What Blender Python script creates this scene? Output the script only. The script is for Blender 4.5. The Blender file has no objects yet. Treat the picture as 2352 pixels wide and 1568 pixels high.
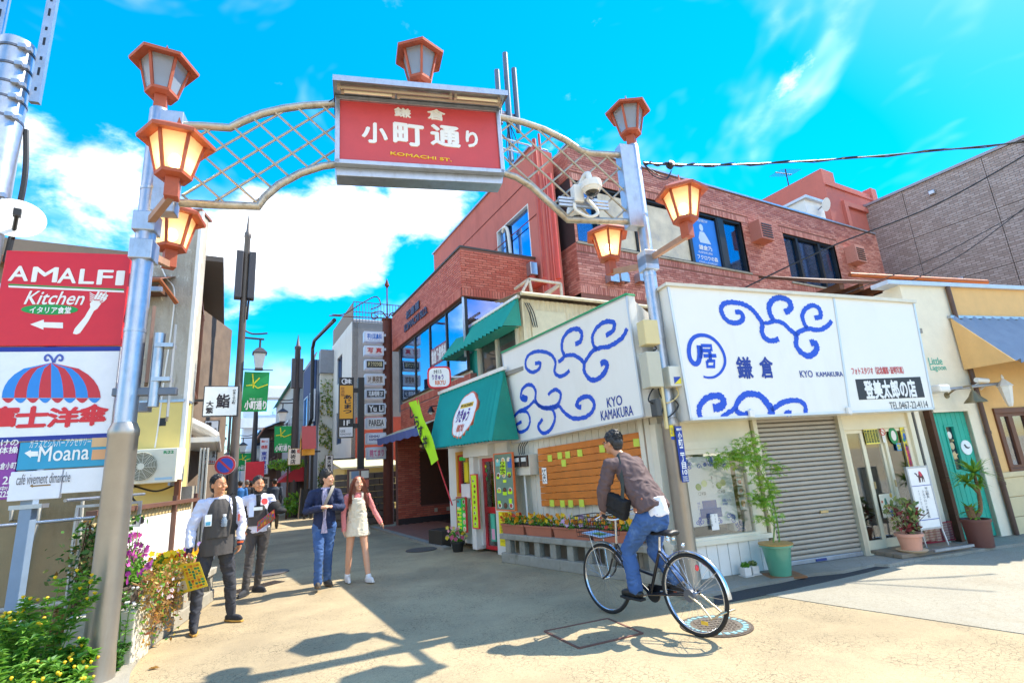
import bpy,math,random
from mathutils import Vector,Matrix,noise
R = math.radians
random.seed(7)
SC = bpy.context.scene
COL = SC.collection
# ---------------------------------------------------------------- camera
F_,PITCH,ROLL,CAMH = 1175.0,R(13.6),R(3.82),1.6      # focal length in units of a 2352 px wide picture
CX,CY = 1176.0,784.0
_f = Vector((0,math.cos(PITCH),math.sin(PITCH)));_u0 = Vector((0,-math.sin(PITCH),math.cos(PITCH)));_r0 = Vector((1,0,0))
RT = _r0*math.cos(ROLL) - _u0*math.sin(ROLL);UP = _r0*math.sin(ROLL) + _u0*math.cos(ROLL)
EYE = Vector((0,0,CAMH))
cd = bpy.data.cameras.new('camera');cd.sensor_width = 36;cd.lens = 36*F_/2352;cd.clip_start = .05;cd.clip_end = 4000
cam = bpy.data.objects.new('camera',cd);COL.objects.link(cam)
cam.matrix_world = Matrix(((RT.x,UP.x,-_f.x,0),(RT.y,UP.y,-_f.y,0),(RT.z,UP.z,-_f.z,CAMH),(0,0,0,1)))
SC.camera = cam
# ---------------------------------------------------------------- sky, sun, exposure
SUN_AZ,SUN_EL = 65.0,51.0
def NT(nt,t,**kw):
    n = nt.nodes.new(t)
    for k,v in kw.items():
        if k.startswith('i_'):
            k = k[2:];n.inputs[int(k) if k.isdigit() else k].default_value = v
        else: setattr(n,k,v)
    return n
def make_world():
    w = bpy.data.worlds.new('World');SC.world = w;w.use_nodes = True
    nt = w.node_tree;nt.nodes.clear();L = nt.links.new
    sky = NT(nt,'ShaderNodeTexSky',sky_type='NISHITA',sun_disc=False,sun_elevation=R(SUN_EL),sun_rotation=R(SUN_AZ),air_density=1.0,dust_density=.25,ozone_density=2.5)
    sp = NT(nt,'ShaderNodeSeparateColor');L(sky.outputs[0],sp.inputs[0]);dn = NT(nt,'ShaderNodeMath',operation='MULTIPLY_ADD');L(sp.outputs[0],dn.inputs[0]);dn.inputs[1].default_value = .22;dn.inputs[2].default_value = .8
    vd = NT(nt,'ShaderNodeVectorMath',operation='DIVIDE');L(sky.outputs[0],vd.inputs[0]);L(dn.outputs[0],vd.inputs[1])
    hs = NT(nt,'ShaderNodeHueSaturation',i_Hue=.494,i_Saturation=1.62,i_Value=.93);L(vd.outputs[0],hs.inputs['Color'])
    tc = NT(nt,'ShaderNodeTexCoord')
    # cloud field: puffy fractal noise over the direction, gathered in banks
    mp = NT(nt,'ShaderNodeMapping');mp.inputs['Scale'].default_value = (1,1,1.7);mp.inputs['Location'].default_value = (1.3,.7,.2)
    L(tc.outputs['Generated'],mp.inputs['Vector'])
    n1 = NT(nt,'ShaderNodeTexNoise',i_Scale=4.2,i_Detail=7,i_Roughness=.6,i_Distortion=.15);L(mp.outputs[0],n1.inputs['Vector'])
    n2 = NT(nt,'ShaderNodeTexNoise',i_Scale=2.2,i_Detail=4,i_Roughness=.7,i_Distortion=.6);L(mp.outputs[0],n2.inputs['Vector'])
    acc = None
    banks = [((60,360),.085,.27),((110,490),.08,.26),((230,420),.085,.26),((400,520),.07,.24),((600,545),.07,.27),((790,545),.10,.32),((980,490),.08,.26),((-900,600),.22,.25)]
    def ray_dir(px,py): return (_f + RT*((px-CX)/F_) - UP*((py-CY)/F_)).normalized()
    dirs = [(ray_dir(*b[0]),b[1],b[2]) for b in banks] + [(Vector((math.sin(R(a)),math.cos(R(a)),.45)).normalized(),.45,.3) for a in (150,250)]
    for d,rad,amp in dirs:
        di = NT(nt,'ShaderNodeVectorMath',operation='DISTANCE');di.inputs[1].default_value = d;L(tc.outputs['Generated'],di.inputs[0])
        mr = NT(nt,'ShaderNodeMapRange',interpolation_type='SMOOTHSTEP');L(di.outputs['Value'],mr.inputs[0])
        mr.inputs[1].default_value = rad*1.9;mr.inputs[2].default_value = rad*.3;mr.inputs[3].default_value = 0;mr.inputs[4].default_value = amp
        if acc is None: acc = mr.outputs[0]
        else:
            ad = NT(nt,'ShaderNodeMath',operation='MAXIMUM');L(acc,ad.inputs[0]);L(mr.outputs[0],ad.inputs[1]);acc = ad.outputs[0]
    ad = NT(nt,'ShaderNodeMath',operation='ADD');L(n1.outputs[0],ad.inputs[0]);L(acc,ad.inputs[1])
    cu = NT(nt,'ShaderNodeMapRange',interpolation_type='SMOOTHSTEP');L(ad.outputs[0],cu.inputs[0])
    cu.inputs[1].default_value = .61;cu.inputs[2].default_value = .83;cu.inputs[4].default_value = 1
    # thin high cloud everywhere
    ci = NT(nt,'ShaderNodeMapRange',interpolation_type='SMOOTHSTEP');L(n2.outputs[0],ci.inputs[0])
    ci.inputs[1].default_value = .50;ci.inputs[2].default_value = .80;ci.inputs[4].default_value = .4
    mx = NT(nt,'ShaderNodeMath',operation='MAXIMUM');L(cu.outputs[0],mx.inputs[0]);L(ci.outputs[0],mx.inputs[1])
    cc = NT(nt,'ShaderNodeMix',data_type='RGBA');L(mx.outputs[0],cc.inputs[0]);L(hs.outputs[0],cc.inputs[6]);nc = NT(nt,'ShaderNodeTexNoise',i_Scale=9,i_Detail=5,i_Roughness=.6);L(mp.outputs[0],nc.inputs['Vector']);cs_ = NT(nt,'ShaderNodeMapRange',interpolation_type='SMOOTHSTEP');L(nc.outputs[0],cs_.inputs[0]);cs_.inputs[1].default_value = .38;cs_.inputs[2].default_value = .62
    cw = NT(nt,'ShaderNodeMix',data_type='RGBA');L(cs_.outputs[0],cw.inputs[0]);cw.inputs[6].default_value = (2.75,3.0,3.3,1);cw.inputs[7].default_value = (6.5,6.6,6.8,1);L(cw.outputs[2],cc.inputs[7])
    bg = NT(nt,'ShaderNodeBackground',i_Strength=.15);L(cc.outputs[2],bg.inputs[0])
    out = NT(nt,'ShaderNodeOutputWorld');L(bg.outputs[0],out.inputs[0])
make_world()
sl = bpy.data.lights.new('sun','SUN');sl.energy = 2.85;sl.angle = R(.5);sl.color = (1,.93,.80)
so = bpy.data.objects.new('sun',sl);COL.objects.link(so);so.location = (20,10,30)
sd = Vector((math.sin(R(SUN_AZ))*math.cos(R(SUN_EL)),math.cos(R(SUN_AZ))*math.cos(R(SUN_EL)),math.sin(R(SUN_EL))))
so.rotation_euler = sd.to_track_quat('Z','Y').to_euler()
vs = SC.view_settings;vs.view_transform = 'Standard';vs.look = 'None';vs.exposure = 1.8;vs.gamma = 1;vs.use_curve_mapping = False
SC.cycles.max_bounces = 8;SC.cycles.diffuse_bounces = 4;SC.cycles.transparent_max_bounces = 12
# ---------------------------------------------------------------- helpers: pixels to places
def ray(px,py): return _f + RT*((px-CX)/F_) - UP*((py-CY)/F_)
def gp(px,py,z=0):
    d = ray(px,py);t = (z-CAMH)/d.z;return EYE + d*t
class Pl:
    """a vertical plane: x runs left to right along it, y goes into it, z is up"""
    def __init__(s,org,az):
        s.o = Vector((org[0],org[1],0));s.az = az;s.e = Vector((math.sin(R(az)),math.cos(R(az)),0));s.n = Vector((-s.e.y,s.e.x,0));s.rz = math.atan2(s.e.y,s.e.x)
    def at(s,px,py,y=0):
        d = ray(px,py);q = s.o + s.n*y;t = (q-EYE).dot(s.n)/d.dot(s.n);p = EYE + d*t - s.o
        return (p.dot(s.e),p.z)
    def poly(s,pts,y=0): return [s.at(a,b,y) for a,b in pts]
    def w(s,x,y,z): return s.o + s.e*x + s.n*y + Vector((0,0,z))
    def loc(s,p): q = Vector(p) - s.o;return Vector((q.dot(s.e),q.dot(s.n),p[2]))
# ---------------------------------------------------------------- helpers: materials
def lin(c):
    if isinstance(c,str): c = [int(c[i:i+2],16)/255 for i in (0,2,4)]
    return tuple(x/12.92 if x <= .04045 else ((x+.055)/1.055)**2.4 for x in c) + (1,)
MATS = {}
def mt(key,col='808080',rough=.6,metal=0,var=.12,vs=5,bump=.15,bs=60,stain=0,stcol='3a3228',sscale=3,emit=0,ecol=None,alpha=1,trans=0,streak=1,spec=.5,coat=0,subsurf=0):
    if key in MATS: return MATS[key]
    m = bpy.data.materials.new(key);m.use_nodes = True;nt = m.node_tree;L = nt.links.new
    b = nt.nodes['Principled BSDF'];b.inputs['Roughness'].default_value = rough;b.inputs['Metallic'].default_value = metal
    b.inputs['Specular IOR Level'].default_value = spec;b.inputs['Coat Weight'].default_value = coat
    c = lin(col);tc = NT(nt,'ShaderNodeTexCoord')
    if var or bump or stain:
        n = NT(nt,'ShaderNodeTexNoise',i_Scale=vs,i_Detail=6,i_Roughness=.65);L(tc.outputs['Object'],n.inputs['Vector'])
        mr = NT(nt,'ShaderNodeMapRange');L(n.outputs[0],mr.inputs[0]);mr.inputs[1].default_value = .25;mr.inputs[2].default_value = .75;mr.inputs[3].default_value = 1-var;mr.inputs[4].default_value = 1+var
        mul = NT(nt,'ShaderNodeMix',data_type='RGBA',blend_type='MULTIPLY');mul.inputs[0].default_value = 1;mul.inputs[6].default_value = c;L(mr.outputs[0],mul.inputs[7]);cur = mul.outputs[2]
        if stain:
            mp = NT(nt,'ShaderNodeMapping');mp.inputs['Scale'].default_value = (1,1,1/(streak));L(tc.outputs['Object'],mp.inputs[0])
            n3 = NT(nt,'ShaderNodeTexNoise',i_Scale=sscale,i_Detail=8,i_Roughness=.72);L(mp.outputs[0],n3.inputs['Vector'])
            m3 = NT(nt,'ShaderNodeMapRange',interpolation_type='SMOOTHSTEP');L(n3.outputs[0],m3.inputs[0]);m3.inputs[1].default_value = .48;m3.inputs[2].default_value = .72;m3.inputs[4].default_value = stain
            mx = NT(nt,'ShaderNodeMix',data_type='RGBA');L(m3.outputs[0],mx.inputs[0]);L(cur,mx.inputs[6]);mx.inputs[7].default_value = lin(stcol);cur = mx.outputs[2]
        L(cur,b.inputs['Base Color'])
        if rough > .12:
            mr2 = NT(nt,'ShaderNodeMapRange');L(n.outputs[0],mr2.inputs[0]);mr2.inputs[3].default_value = rough*.8;mr2.inputs[4].default_value = min(1,rough*1.2);L(mr2.outputs[0],b.inputs['Roughness'])
        if bump:
            nb = NT(nt,'ShaderNodeTexNoise',i_Scale=bs,i_Detail=4);L(tc.outputs['Object'],nb.inputs['Vector'])
            bp = NT(nt,'ShaderNodeBump',i_Strength=bump,i_Distance=.01);L(nb.outputs[0],bp.inputs['Height']);L(bp.outputs[0],b.inputs['Normal'])
    else: b.inputs['Base Color'].default_value = c
    if emit: b.inputs['Emission Color'].default_value = lin(ecol or col);b.inputs['Emission Strength'].default_value = emit
    if alpha < 1: b.inputs['Alpha'].default_value = alpha
    if trans: b.inputs['Transmission Weight'].default_value = trans
    if subsurf: b.inputs['Subsurface Weight'].default_value = subsurf;b.inputs['Subsurface Radius'].default_value = (.02,.008,.004)
    MATS[key] = m;return m
def flat(col,rough=.5,var=.05): return mt('paint_'+col+('' if rough == .5 else str(rough)),col,rough,var=var,vs=8,bump=0)
def thin_leaf(key,col,col2,vs=3):
    """leaf: diffuse with light coming through"""
    if key in MATS: return MATS[key]
    m = bpy.data.materials.new(key);m.use_nodes = True;nt = m.node_tree;L = nt.links.new;nt.nodes.clear()
    tc = NT(nt,'ShaderNodeTexCoord');n = NT(nt,'ShaderNodeTexNoise',i_Scale=vs,i_Detail=4);L(tc.outputs['Object'],n.inputs[0])
    gi = NT(nt,'ShaderNodeNewGeometry');mr = NT(nt,'ShaderNodeMath',operation='ADD');L(n.outputs[0],mr.inputs[0]);mr.inputs[1].default_value = 0
    rm = NT(nt,'ShaderNodeMath',operation='MULTIPLY_ADD');L(gi.outputs['Random Per Island'],rm.inputs[0]);rm.inputs[1].default_value = .6;L(n.outputs[0],rm.inputs[2])
    cl = NT(nt,'ShaderNodeMapRange');L(rm.outputs[0],cl.inputs[0]);cl.inputs[1].default_value = .45;cl.inputs[2].default_value = 1.1
    mx = NT(nt,'ShaderNodeMix',data_type='RGBA');L(cl.outputs[0],mx.inputs[0]);mx.inputs[6].default_value = lin(col);mx.inputs[7].default_value = lin(col2)
    d = NT(nt,'ShaderNodeBsdfPrincipled',i_Roughness=.5);L(mx.outputs[2],d.inputs['Base Color'])
    t = NT(nt,'ShaderNodeBsdfTranslucent');L(mx.outputs[2],t.inputs[0])
    ms = NT(nt,'ShaderNodeMixShader',i_Fac=.35);L(d.outputs[0],ms.inputs[1]);L(t.outputs[0],ms.inputs[2])
    o = NT(nt,'ShaderNodeOutputMaterial');L(ms.outputs[0],o.inputs[0]);MATS[key] = m;return m
def glass_mat(key,tint='9fc4e8',refl=.35,alpha=.35,rough=.03):
    """window glass: clear pane that also mirrors the sky"""
    if key in MATS: return MATS[key]
    m = bpy.data.materials.new(key);m.use_nodes = True;nt = m.node_tree;L = nt.links.new;nt.nodes.clear()
    g = NT(nt,'ShaderNodeBsdfGlossy',i_Roughness=rough);g.inputs[0].default_value = lin(tint)
    t = NT(nt,'ShaderNodeBsdfTransparent');t.inputs[0].default_value = (.92,.95,.96,1)
    fr = NT(nt,'ShaderNodeLayerWeight',i_Blend=.35);mr = NT(nt,'ShaderNodeMapRange');L(fr.outputs['Fresnel'],mr.inputs[0]);mr.inputs[3].default_value = refl;mr.inputs[4].default_value = .95
    ms = NT(nt,'ShaderNodeMixShader');L(mr.outputs[0],ms.inputs[0]);L(t.outputs[0],ms.inputs[1]);L(g.outputs[0],ms.inputs[2])
    o = NT(nt,'ShaderNodeOutputMaterial');L(ms.outputs[0],o.inputs[0]);MATS[key] = m;return m
# ---------------------------------------------------------------- helpers: meshes
class MB:
    def __init__(s): s.v = [];s.f = []
    def add(s,vs,fs):
        k = len(s.v);s.v += [tuple(p) for p in vs];s.f += [tuple(i+k for i in q) for q in fs];return s
    def box(s,x0,x1,y0,y1,z0,z1):
        return s.add([(x0,y0,z0),(x1,y0,z0),(x1,y1,z0),(x0,y1,z0),(x0,y0,z1),(x1,y0,z1),(x1,y1,z1),(x0,y1,z1)],[(3,2,1,0),(4,5,6,7),(0,1,5,4),(1,2,6,5),(2,3,7,6),(3,0,4,7)])
    def obox(s,c,d,rot=None):
        x,y,z = d[0]/2,d[1]/2,d[2]/2;m = rot or Matrix.Identity(3);c = Vector(c)
        ps = [c + m @ Vector(p) for p in [(-x,-y,-z),(x,-y,-z),(x,y,-z),(-x,y,-z),(-x,-y,z),(x,-y,z),(x,y,z),(-x,y,z)]]
        return s.add(ps,[(3,2,1,0),(4,5,6,7),(0,1,5,4),(1,2,6,5),(2,3,7,6),(3,0,4,7)])
    def bar(s,a,b,wd,h,upv=(0,0,1)):
        a,b = Vector(a),Vector(b);d = (b-a);l = d.length;d.normalize();u = Vector(upv);x = d.cross(u)
        if x.length < 1e-4: x = d.cross(Vector((1,0,0)))
        x.normalize();u = x.cross(d)
        return s.obox((a+b)/2,(wd,l,h),Matrix((x,d,u)).transposed())
    def tube(s,pts,r,n=8,cap=True,flat_=1.0):
        pts = [Vector(p) for p in pts];k = len(pts);rs = r if isinstance(r,(list,tuple)) else [r]*k;vs = [];pu = None
        for i,p in enumerate(pts):
            d = (pts[min(i+1,k-1)] - pts[max(i-1,0)]).normalized()
            if pu is None: pu = Vector((0,0,1)) if abs(d.z) < .95 else Vector((1,0,0))
            x = pu.cross(d)
            if x.length < 1e-5: x = Vector((0,1,0)).cross(d)
            x.normalize();y = d.cross(x);pu = y
            rr = rs[i];ra,rb = rr if isinstance(rr,(tuple,list)) else (rr,rr*flat_)
            for j in range(n):
                a = 2*math.pi*j/n;vs.append(p + x*math.cos(a)*ra + y*math.sin(a)*rb)
        fs = [(i*n+j,i*n+(j+1) % n,(i+1)*n+(j+1) % n,(i+1)*n+j) for i in range(k-1) for j in range(n)]
        if cap: fs += [tuple(range(n-1,-1,-1)),tuple((k-1)*n+j for j in range(n))]
        return s.add(vs,fs)
    def lathe(s,prof,n=16,c=(0,0,0),sx=1,sy=1,ph=0,cap=True):
        vs = [];k = len(prof)
        for r,z in prof:
            for j in range(n):
                a = 2*math.pi*j/n+ph;vs.append((c[0]+r*sx*math.cos(a),c[1]+r*sy*math.sin(a),c[2]+z))
        fs = [(i*n+j,i*n+(j+1) % n,(i+1)*n+(j+1) % n,(i+1)*n+j) for i in range(k-1) for j in range(n)]
        if cap: fs += [tuple(range(n-1,-1,-1)),tuple((k-1)*n+j for j in range(n))]
        return s.add(vs,fs)
    def prism(s,poly,y0,y1):
        """polygon given in (x, z), pushed from y0 to y1"""
        k = len(poly);a = sum(poly[i][0]*poly[(i+1) % k][1]-poly[(i+1) % k][0]*poly[i][1] for i in range(k))
        if a < 0: poly = poly[::-1]
        return s.add([(x,y0,z) for x,z in poly]+[(x,y1,z) for x,z in poly],[tuple(range(k)),tuple(range(2*k-1,k-1,-1))]+[(i+k,(i+1) % k+k,(i+1) % k,i) for i in range(k)])
    def prismz(s,poly,z0,z1):
        k = len(poly);a = sum(poly[i][0]*poly[(i+1) % k][1]-poly[(i+1) % k][0]*poly[i][1] for i in range(k))
        if a < 0: poly = poly[::-1]
        return s.add([(x,y,z0) for x,y in poly]+[(x,y,z1) for x,y in poly],[tuple(range(k-1,-1,-1)),tuple(range(k,2*k))]+[(i,(i+1) % k,(i+1) % k+k,i+k) for i in range(k)])
    def quad(s,a,b,c,d): return s.add([a,b,c,d],[(0,1,2,3)])
    def ell(s,c,r,n=12,m=8,rot=None):
        vs = [];c = Vector(c);rot = rot or Matrix.Identity(3)
        for i in range(1,m):
            t = math.pi*i/m
            for j in range(n):
                a = 2*math.pi*j/n;vs.append(c + rot @ Vector((r[0]*math.sin(t)*math.cos(a),r[1]*math.sin(t)*math.sin(a),r[2]*math.cos(t))))
        top = len(vs);vs += [c + rot @ Vector((0,0,r[2])),c + rot @ Vector((0,0,-r[2]))]
        fs = [(i*n+j,(i+1)*n+j,(i+1)*n+(j+1) % n,i*n+(j+1) % n) for i in range(m-2) for j in range(n)]
        fs += [(top,j,(j+1) % n) for j in range(n)] + [(top+1,(m-2)*n+(j+1) % n,(m-2)*n+j) for j in range(n)]
        return s.add(vs,fs)
    def ribbon(s,sp,wds,y,jag=0):
        """flat stroke along points (x, z), facing -y"""
        k = len(sp);vs = []
        for i,(x,z) in enumerate(sp):
            a = Vector(sp[max(i-1,0)]);b = Vector(sp[min(i+1,k-1)]);d = (b-a).normalized();nn = Vector((-d.y,d.x));w_ = wds[i] if isinstance(wds,(list,tuple)) else wds
            for sg in (1,-1):
                q = w_/2*(1+random.uniform(-jag,jag));vs.append((x+nn.x*q*sg,y,z+nn.y*q*sg))
        return s.add(vs,[(2*i+1,2*i+3,2*i+2,2*i) for i in range(k-1)])
    def build(s,name,mat,parent=None,smooth=False,bevel=0,kind=None,loc=None,rot=None):
        me = bpy.data.meshes.new(name);me.from_pydata(s.v,[],s.f);me.materials.append(mat)
        if smooth:
            me.polygons.foreach_set('use_smooth',[True]*len(me.polygons));me.set_sharp_from_angle(angle=R(42))
        return put(name,me,parent,kind,bevel,loc,rot)
def put(name,me,parent=None,kind=None,bevel=0,loc=None,rot=None):
    o = bpy.data.objects.new(name,me);COL.objects.link(o)
    if parent: o.parent = parent
    if kind: o['kind'] = kind
    if loc: o.location = loc
    if rot: o.rotation_euler = rot
    if bevel:
        b = o.modifiers.new('bevel','BEVEL');b.width = bevel;b.segments = 2;b.limit_method = 'ANGLE';b.angle_limit = R(50)
    return o
def tag(o,label,cat,group=None):
    o['label'] = label;o['category'] = cat
    if group: o['group'] = group
    return o
def thing(name,label,cat,loc=(0,0,0),rz=0,group=None):
    o = bpy.data.objects.new(name,None);COL.objects.link(o);o.location = loc;o.rotation_euler = (0,0,rz);o.empty_display_size = .2
    return tag(o,label,cat,group)
def on(pl,name,label,cat,group=None): return thing(name,label,cat,pl.o,pl.rz,group)
def dup(src,loc=None,rz=None,label=None,parent=None):
    c = src.copy();COL.objects.link(c)
    if parent: c.parent = parent
    if loc is not None: c.location = loc
    if rz is not None: c.rotation_euler = (0,0,rz)
    if label: c['label'] = label
    for ch in list(src.children): dup(ch,parent=c)
    return c
def pieces(parent,name,items,mat,cap=300,bevel=0,shared=True):
    """items: (x0,x1,y0,y1,z0,z1) boxes in the parent's frame, biggest in view first; the first `cap` are objects, the rest one mesh"""
    cache = {}
    for x0,x1,y0,y1,z0,z1 in items[:cap]:
        k = (round(x1-x0,3),round(y1-y0,3),round(z1-z0,3))
        if k not in cache:
            q = bevel;a,b,c = k[0]/2,k[1]/2,k[2]/2;m = MB()
            m.box(-a,a,-b,b,-c,c)
            me = bpy.data.meshes.new(name);me.from_pydata(m.v,[],m.f);me.materials.append(mat);cache[k] = me
        put(name,cache[k],parent,loc=((x0+x1)/2,(y0+y1)/2,(z0+z1)/2),bevel=bevel)
    if len(items) > cap:
        m = MB()
        for it in items[cap:]: m.box(*it)
        m.build(name,mat,parent,kind='stuff')
_txt = {}
def glyphs(body,extrude=0,bold=0,align='LEFT',spacing=1.0):
    c = bpy.data.curves.new('lettering','FONT');c.body = body;c.align_x = align;c.extrude = extrude;c.offset = bold;c.resolution_u = 3;c.space_line = 1.02;c.space_character = spacing;c.fill_mode = 'BOTH' if extrude else 'FRONT'
    o = bpy.data.objects.new('lettering',c);me = bpy.data.meshes.new_from_object(o);bpy.data.objects.remove(o);bpy.data.curves.remove(c);return me
def text(body,box,y,mat,parent,vert=False,extrude=0,bold=0,name='lettering',shear=0,rot=0):
    """fit writing into box (x0,z0,x1,z1) on the plane y, facing -y; bold: stroke weight added, in letter heights"""
    if vert: body = '\n'.join(body)
    src = glyphs(body,.5 if extrude else 0,0,'CENTER' if vert else 'LEFT')
    if not src.vertices: return None
    xs = [v.co.x for v in src.vertices];ys = [v.co.y for v in src.vertices];x0,z0,x1,z1 = box
    x0,x1 = min(x0,x1),max(x0,x1);z0,z1 = min(z0,z1),max(z0,z1)
    sx = (x1-x0)/(max(xs)-min(xs));sz = (z1-z0)/(max(ys)-min(ys));ax,az = min(xs),min(ys);cx,cz = (x0+x1)/2,(z0+z1)/2
    m = MB();fs = [tuple(p.vertices) for p in src.polygons];offs = [(0,0)] if not bold else [(-bold,0),(bold,0),(0,bold),(0,-bold),(bold*.7,bold*.7),(-bold*.7,-bold*.7)]
    for k,(ox,oz) in enumerate(offs):
        out = []
        for v in src.vertices:
            x = x0+(v.co.x+ox-ax)*sx;z = z0+(v.co.y+oz-az)*sz;x += shear*(z-z0)
            if rot: dx,dz = x-cx,z-cz;x,z = cx+dx*math.cos(rot)-dz*math.sin(rot),cz+dx*math.sin(rot)+dz*math.cos(rot)
            out.append((x,y-v.co.z*extrude-k*.0004,z))
        m.add(out,fs)
    bpy.data.meshes.remove(src)
    return m.build(name,mat,parent)
def ptext(pl,body,px,y,mat,parent,**k):
    """writing fitted between two picture points: top left and bottom right (x0,y0,x1,y1)"""
    a = pl.at(px[0],px[1],y);b = pl.at(px[2],px[3],y);return text(body,(a[0],b[1],b[0],a[1]),y,mat,parent,**k)
def bez(pts,n=8):
    """smooth curve through points"""
    out = [];P = [Vector(p) for p in pts];k = len(P)
    for i in range(k-1):
        p0,p1,p2,p3 = P[max(i-1,0)],P[i],P[i+1],P[min(i+2,k-1)]
        for j in range(n):
            t = j/n;out.append(.5*((2*p1)+(p2-p0)*t+(2*p0-5*p1+4*p2-p3)*t*t+(3*p1-p0-3*p2+p3)*t**3))
    out.append(P[-1]);return out
def frame(mb,x0,x1,z0,z1,w,y0,y1):
    mb.box(x0,x1,y0,y1,z0,z0+w);mb.box(x0,x1,y0,y1,z1-w,z1);mb.box(x0,x0+w,y0,y1,z0+w,z1-w);mb.box(x1-w,x1,y0,y1,z0+w,z1-w);return mb
def corrugated(mb,p00,p10,p01,p11,nw,amp):
    """sheet from bottom edge p00-p10 to top edge p01-p11 with nw ridges"""
    p00,p10,p01,p11 = map(Vector,(p00,p10,p01,p11));nn = (p10-p00).cross(p01-p00).normalized();vs = [];k = nw*4
    for i in range(k+1):
        t = i/k;o = nn*amp*[0,1,0,-1][i % 4];vs += [p00.lerp(p10,t)+o,p01.lerp(p11,t)+o]
    k0 = len(vs);fs = [(2*i,2*i+2,2*i+3,2*i+1) for i in range(k)]
    vs += [v-nn*.004 for v in vs];fs += [(k0+2*i+1,k0+2*i+3,k0+2*i+2,k0+2*i) for i in range(k)]
    mb.add(vs,fs);return mb
# ---------------------------------------------------------------- shared materials
STEEL = mt('galvanised_steel','b4bac4',.38,.85,var=.14,vs=9,bump=.05,bs=120,stain=.25,stcol='7a6a58',sscale=14,streak=3)
RUSTST = mt('weathered_steel','c0b5a4',.45,.75,var=.2,vs=14,bump=.1,bs=90,stain=.6,stcol='6b4a2c',sscale=9)
WHITE = mt('white_paint','ece8e0',.55,var=.05,bump=.05,stain=.12,stcol='a89a80',sscale=2.5,streak=4)
CREAM = mt('cream_stucco','e6d6ac',.85,var=.08,bump=.3,bs=120,stain=.25,stcol='a8936a',sscale=1.6,streak=3)
BLACK = mt('black_paint','1a1a1c',.45,var=.1,bump=0)
DARK = mt('dark_interior','2a2420',.8,var=.2,bump=0)
CONC = mt('old_concrete','9a9486',.9,var=.22,vs=4,bump=.6,bs=50,stain=.6,stcol='57513f',sscale=4,streak=2)
RUBBER = mt('rubber','1c1c1c',.75,var=.1,bump=.1)
# ================================================================ ground
def ground_mat(key,base,dark,crack=.5,cs=14):
    m = bpy.data.materials.new(key);m.use_nodes = True;nt = m.node_tree;L = nt.links.new;b = nt.nodes['Principled BSDF'];b.inputs['Roughness'].default_value = .92;b.inputs['Specular IOR Level'].default_value = .25
    tc = NT(nt,'ShaderNodeTexCoord')
    def noi(sc,det=6,ro=.65):
        n = NT(nt,'ShaderNodeTexNoise',i_Scale=sc,i_Detail=det,i_Roughness=ro);L(tc.outputs['Object'],n.inputs[0]);return n.outputs[0]
    def rng(x,a,b_,lo,hi):
        q = NT(nt,'ShaderNodeMapRange',interpolation_type='SMOOTHSTEP');L(x,q.inputs[0]);[setattr(q.inputs[i+1],'default_value',v) for i,v in enumerate((a,b_,lo,hi))];return q.outputs[0]
    def mix(fac,ca,cb,bt='MIX'):
        q = NT(nt,'ShaderNodeMix',data_type='RGBA',blend_type=bt)
        for i,v in ((0,fac),(6,ca),(7,cb)):
            if hasattr(v,'is_linked'): L(v,q.inputs[i])
            else: q.inputs[i].default_value = v
        return q.outputs[2]
    c = mix(rng(noi(.45),.35,.7,0,1),lin(base),lin(dark))
    c = mix(rng(noi(140,3,.85),.42,.7,0,.6),c,lin('6e6450'));c = mix(rng(noi(38,5,.8),.48,.68,0,.55),c,lin('84765e'));c = mix(rng(noi(1.1,7,.75),.5,.68,0,.35),c,lin('94866e'))            # stones in the mix
    n = noi(3.2,5);
    dv = NT(nt,'ShaderNodeMix',data_type='VECTOR');
    nv = NT(nt,'ShaderNodeTexNoise',i_Scale=9,i_Detail=3);L(tc.outputs['Object'],nv.inputs[0])
    dv.inputs[0].default_value = .09;L(tc.outputs['Object'],dv.inputs[4]);L(nv.outputs['Color'],dv.inputs[5])
    vo = NT(nt,'ShaderNodeTexVoronoi',feature='DISTANCE_TO_EDGE',i_Scale=cs);L(dv.outputs[1],vo.inputs['Vector'])
    ck = rng(vo.outputs[0],.01,.05,1,0);where = rng(noi(1.3,6,.7),.40,.58,0,crack)
    cm = NT(nt,'ShaderNodeMath',operation='MULTIPLY');L(ck,cm.inputs[0]);L(where,cm.inputs[1])
    c = mix(cm.outputs[0],c,lin('4c4336'));L(c,b.inputs['Base Color'])
    h = NT(nt,'ShaderNodeMath',operation='SUBTRACT');L(noi(90,4),h.inputs[0]);L(cm.outputs[0],h.inputs[1])
    bp = NT(nt,'ShaderNodeBump',i_Strength=.35,i_Distance=.012);L(h.outputs[0],bp.inputs['Height']);L(bp.outputs[0],b.inputs['Normal'])
    return m
TAN = ground_mat('tan_paving','bfab86','9c8b6e',.6,22)
GREYA = ground_mat('grey_asphalt','aaa493','9a9486',.15,8)
APRON = ground_mat('concrete_apron','a6a095','8c867a',.2,3)
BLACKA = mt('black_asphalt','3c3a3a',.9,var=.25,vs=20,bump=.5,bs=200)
def sheet(name,pts,z0,z1,mat,kind='structure'):
    return MB().prismz([(p[0],p[1]) for p in pts],z0,z1).build(name,mat,kind=kind)
sheet('ground',[(-400,-60),(400,-60),(400,900),(-400,900)],-.05,0,TAN)
gl = [gp(1690,1356),gp(1760,1366),gp(1900,1388),gp(2100,1418),gp(2352,1456)]
g2 = [(9,1.2),(40,1),(40,17),(2.45,6.9)]
sheet('side_road',gl + [Vector((p[0],p[1],0)) for p in g2],-.02,.006,GREYA)
A = Pl((2.19,7.03),73.74)           # shop front on the side road
B = Pl((-1.56,11.65),142.8)         # shop front on the shopping street
S = Pl((-4.17,17.33),150.7)         # street front of the brick building
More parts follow.
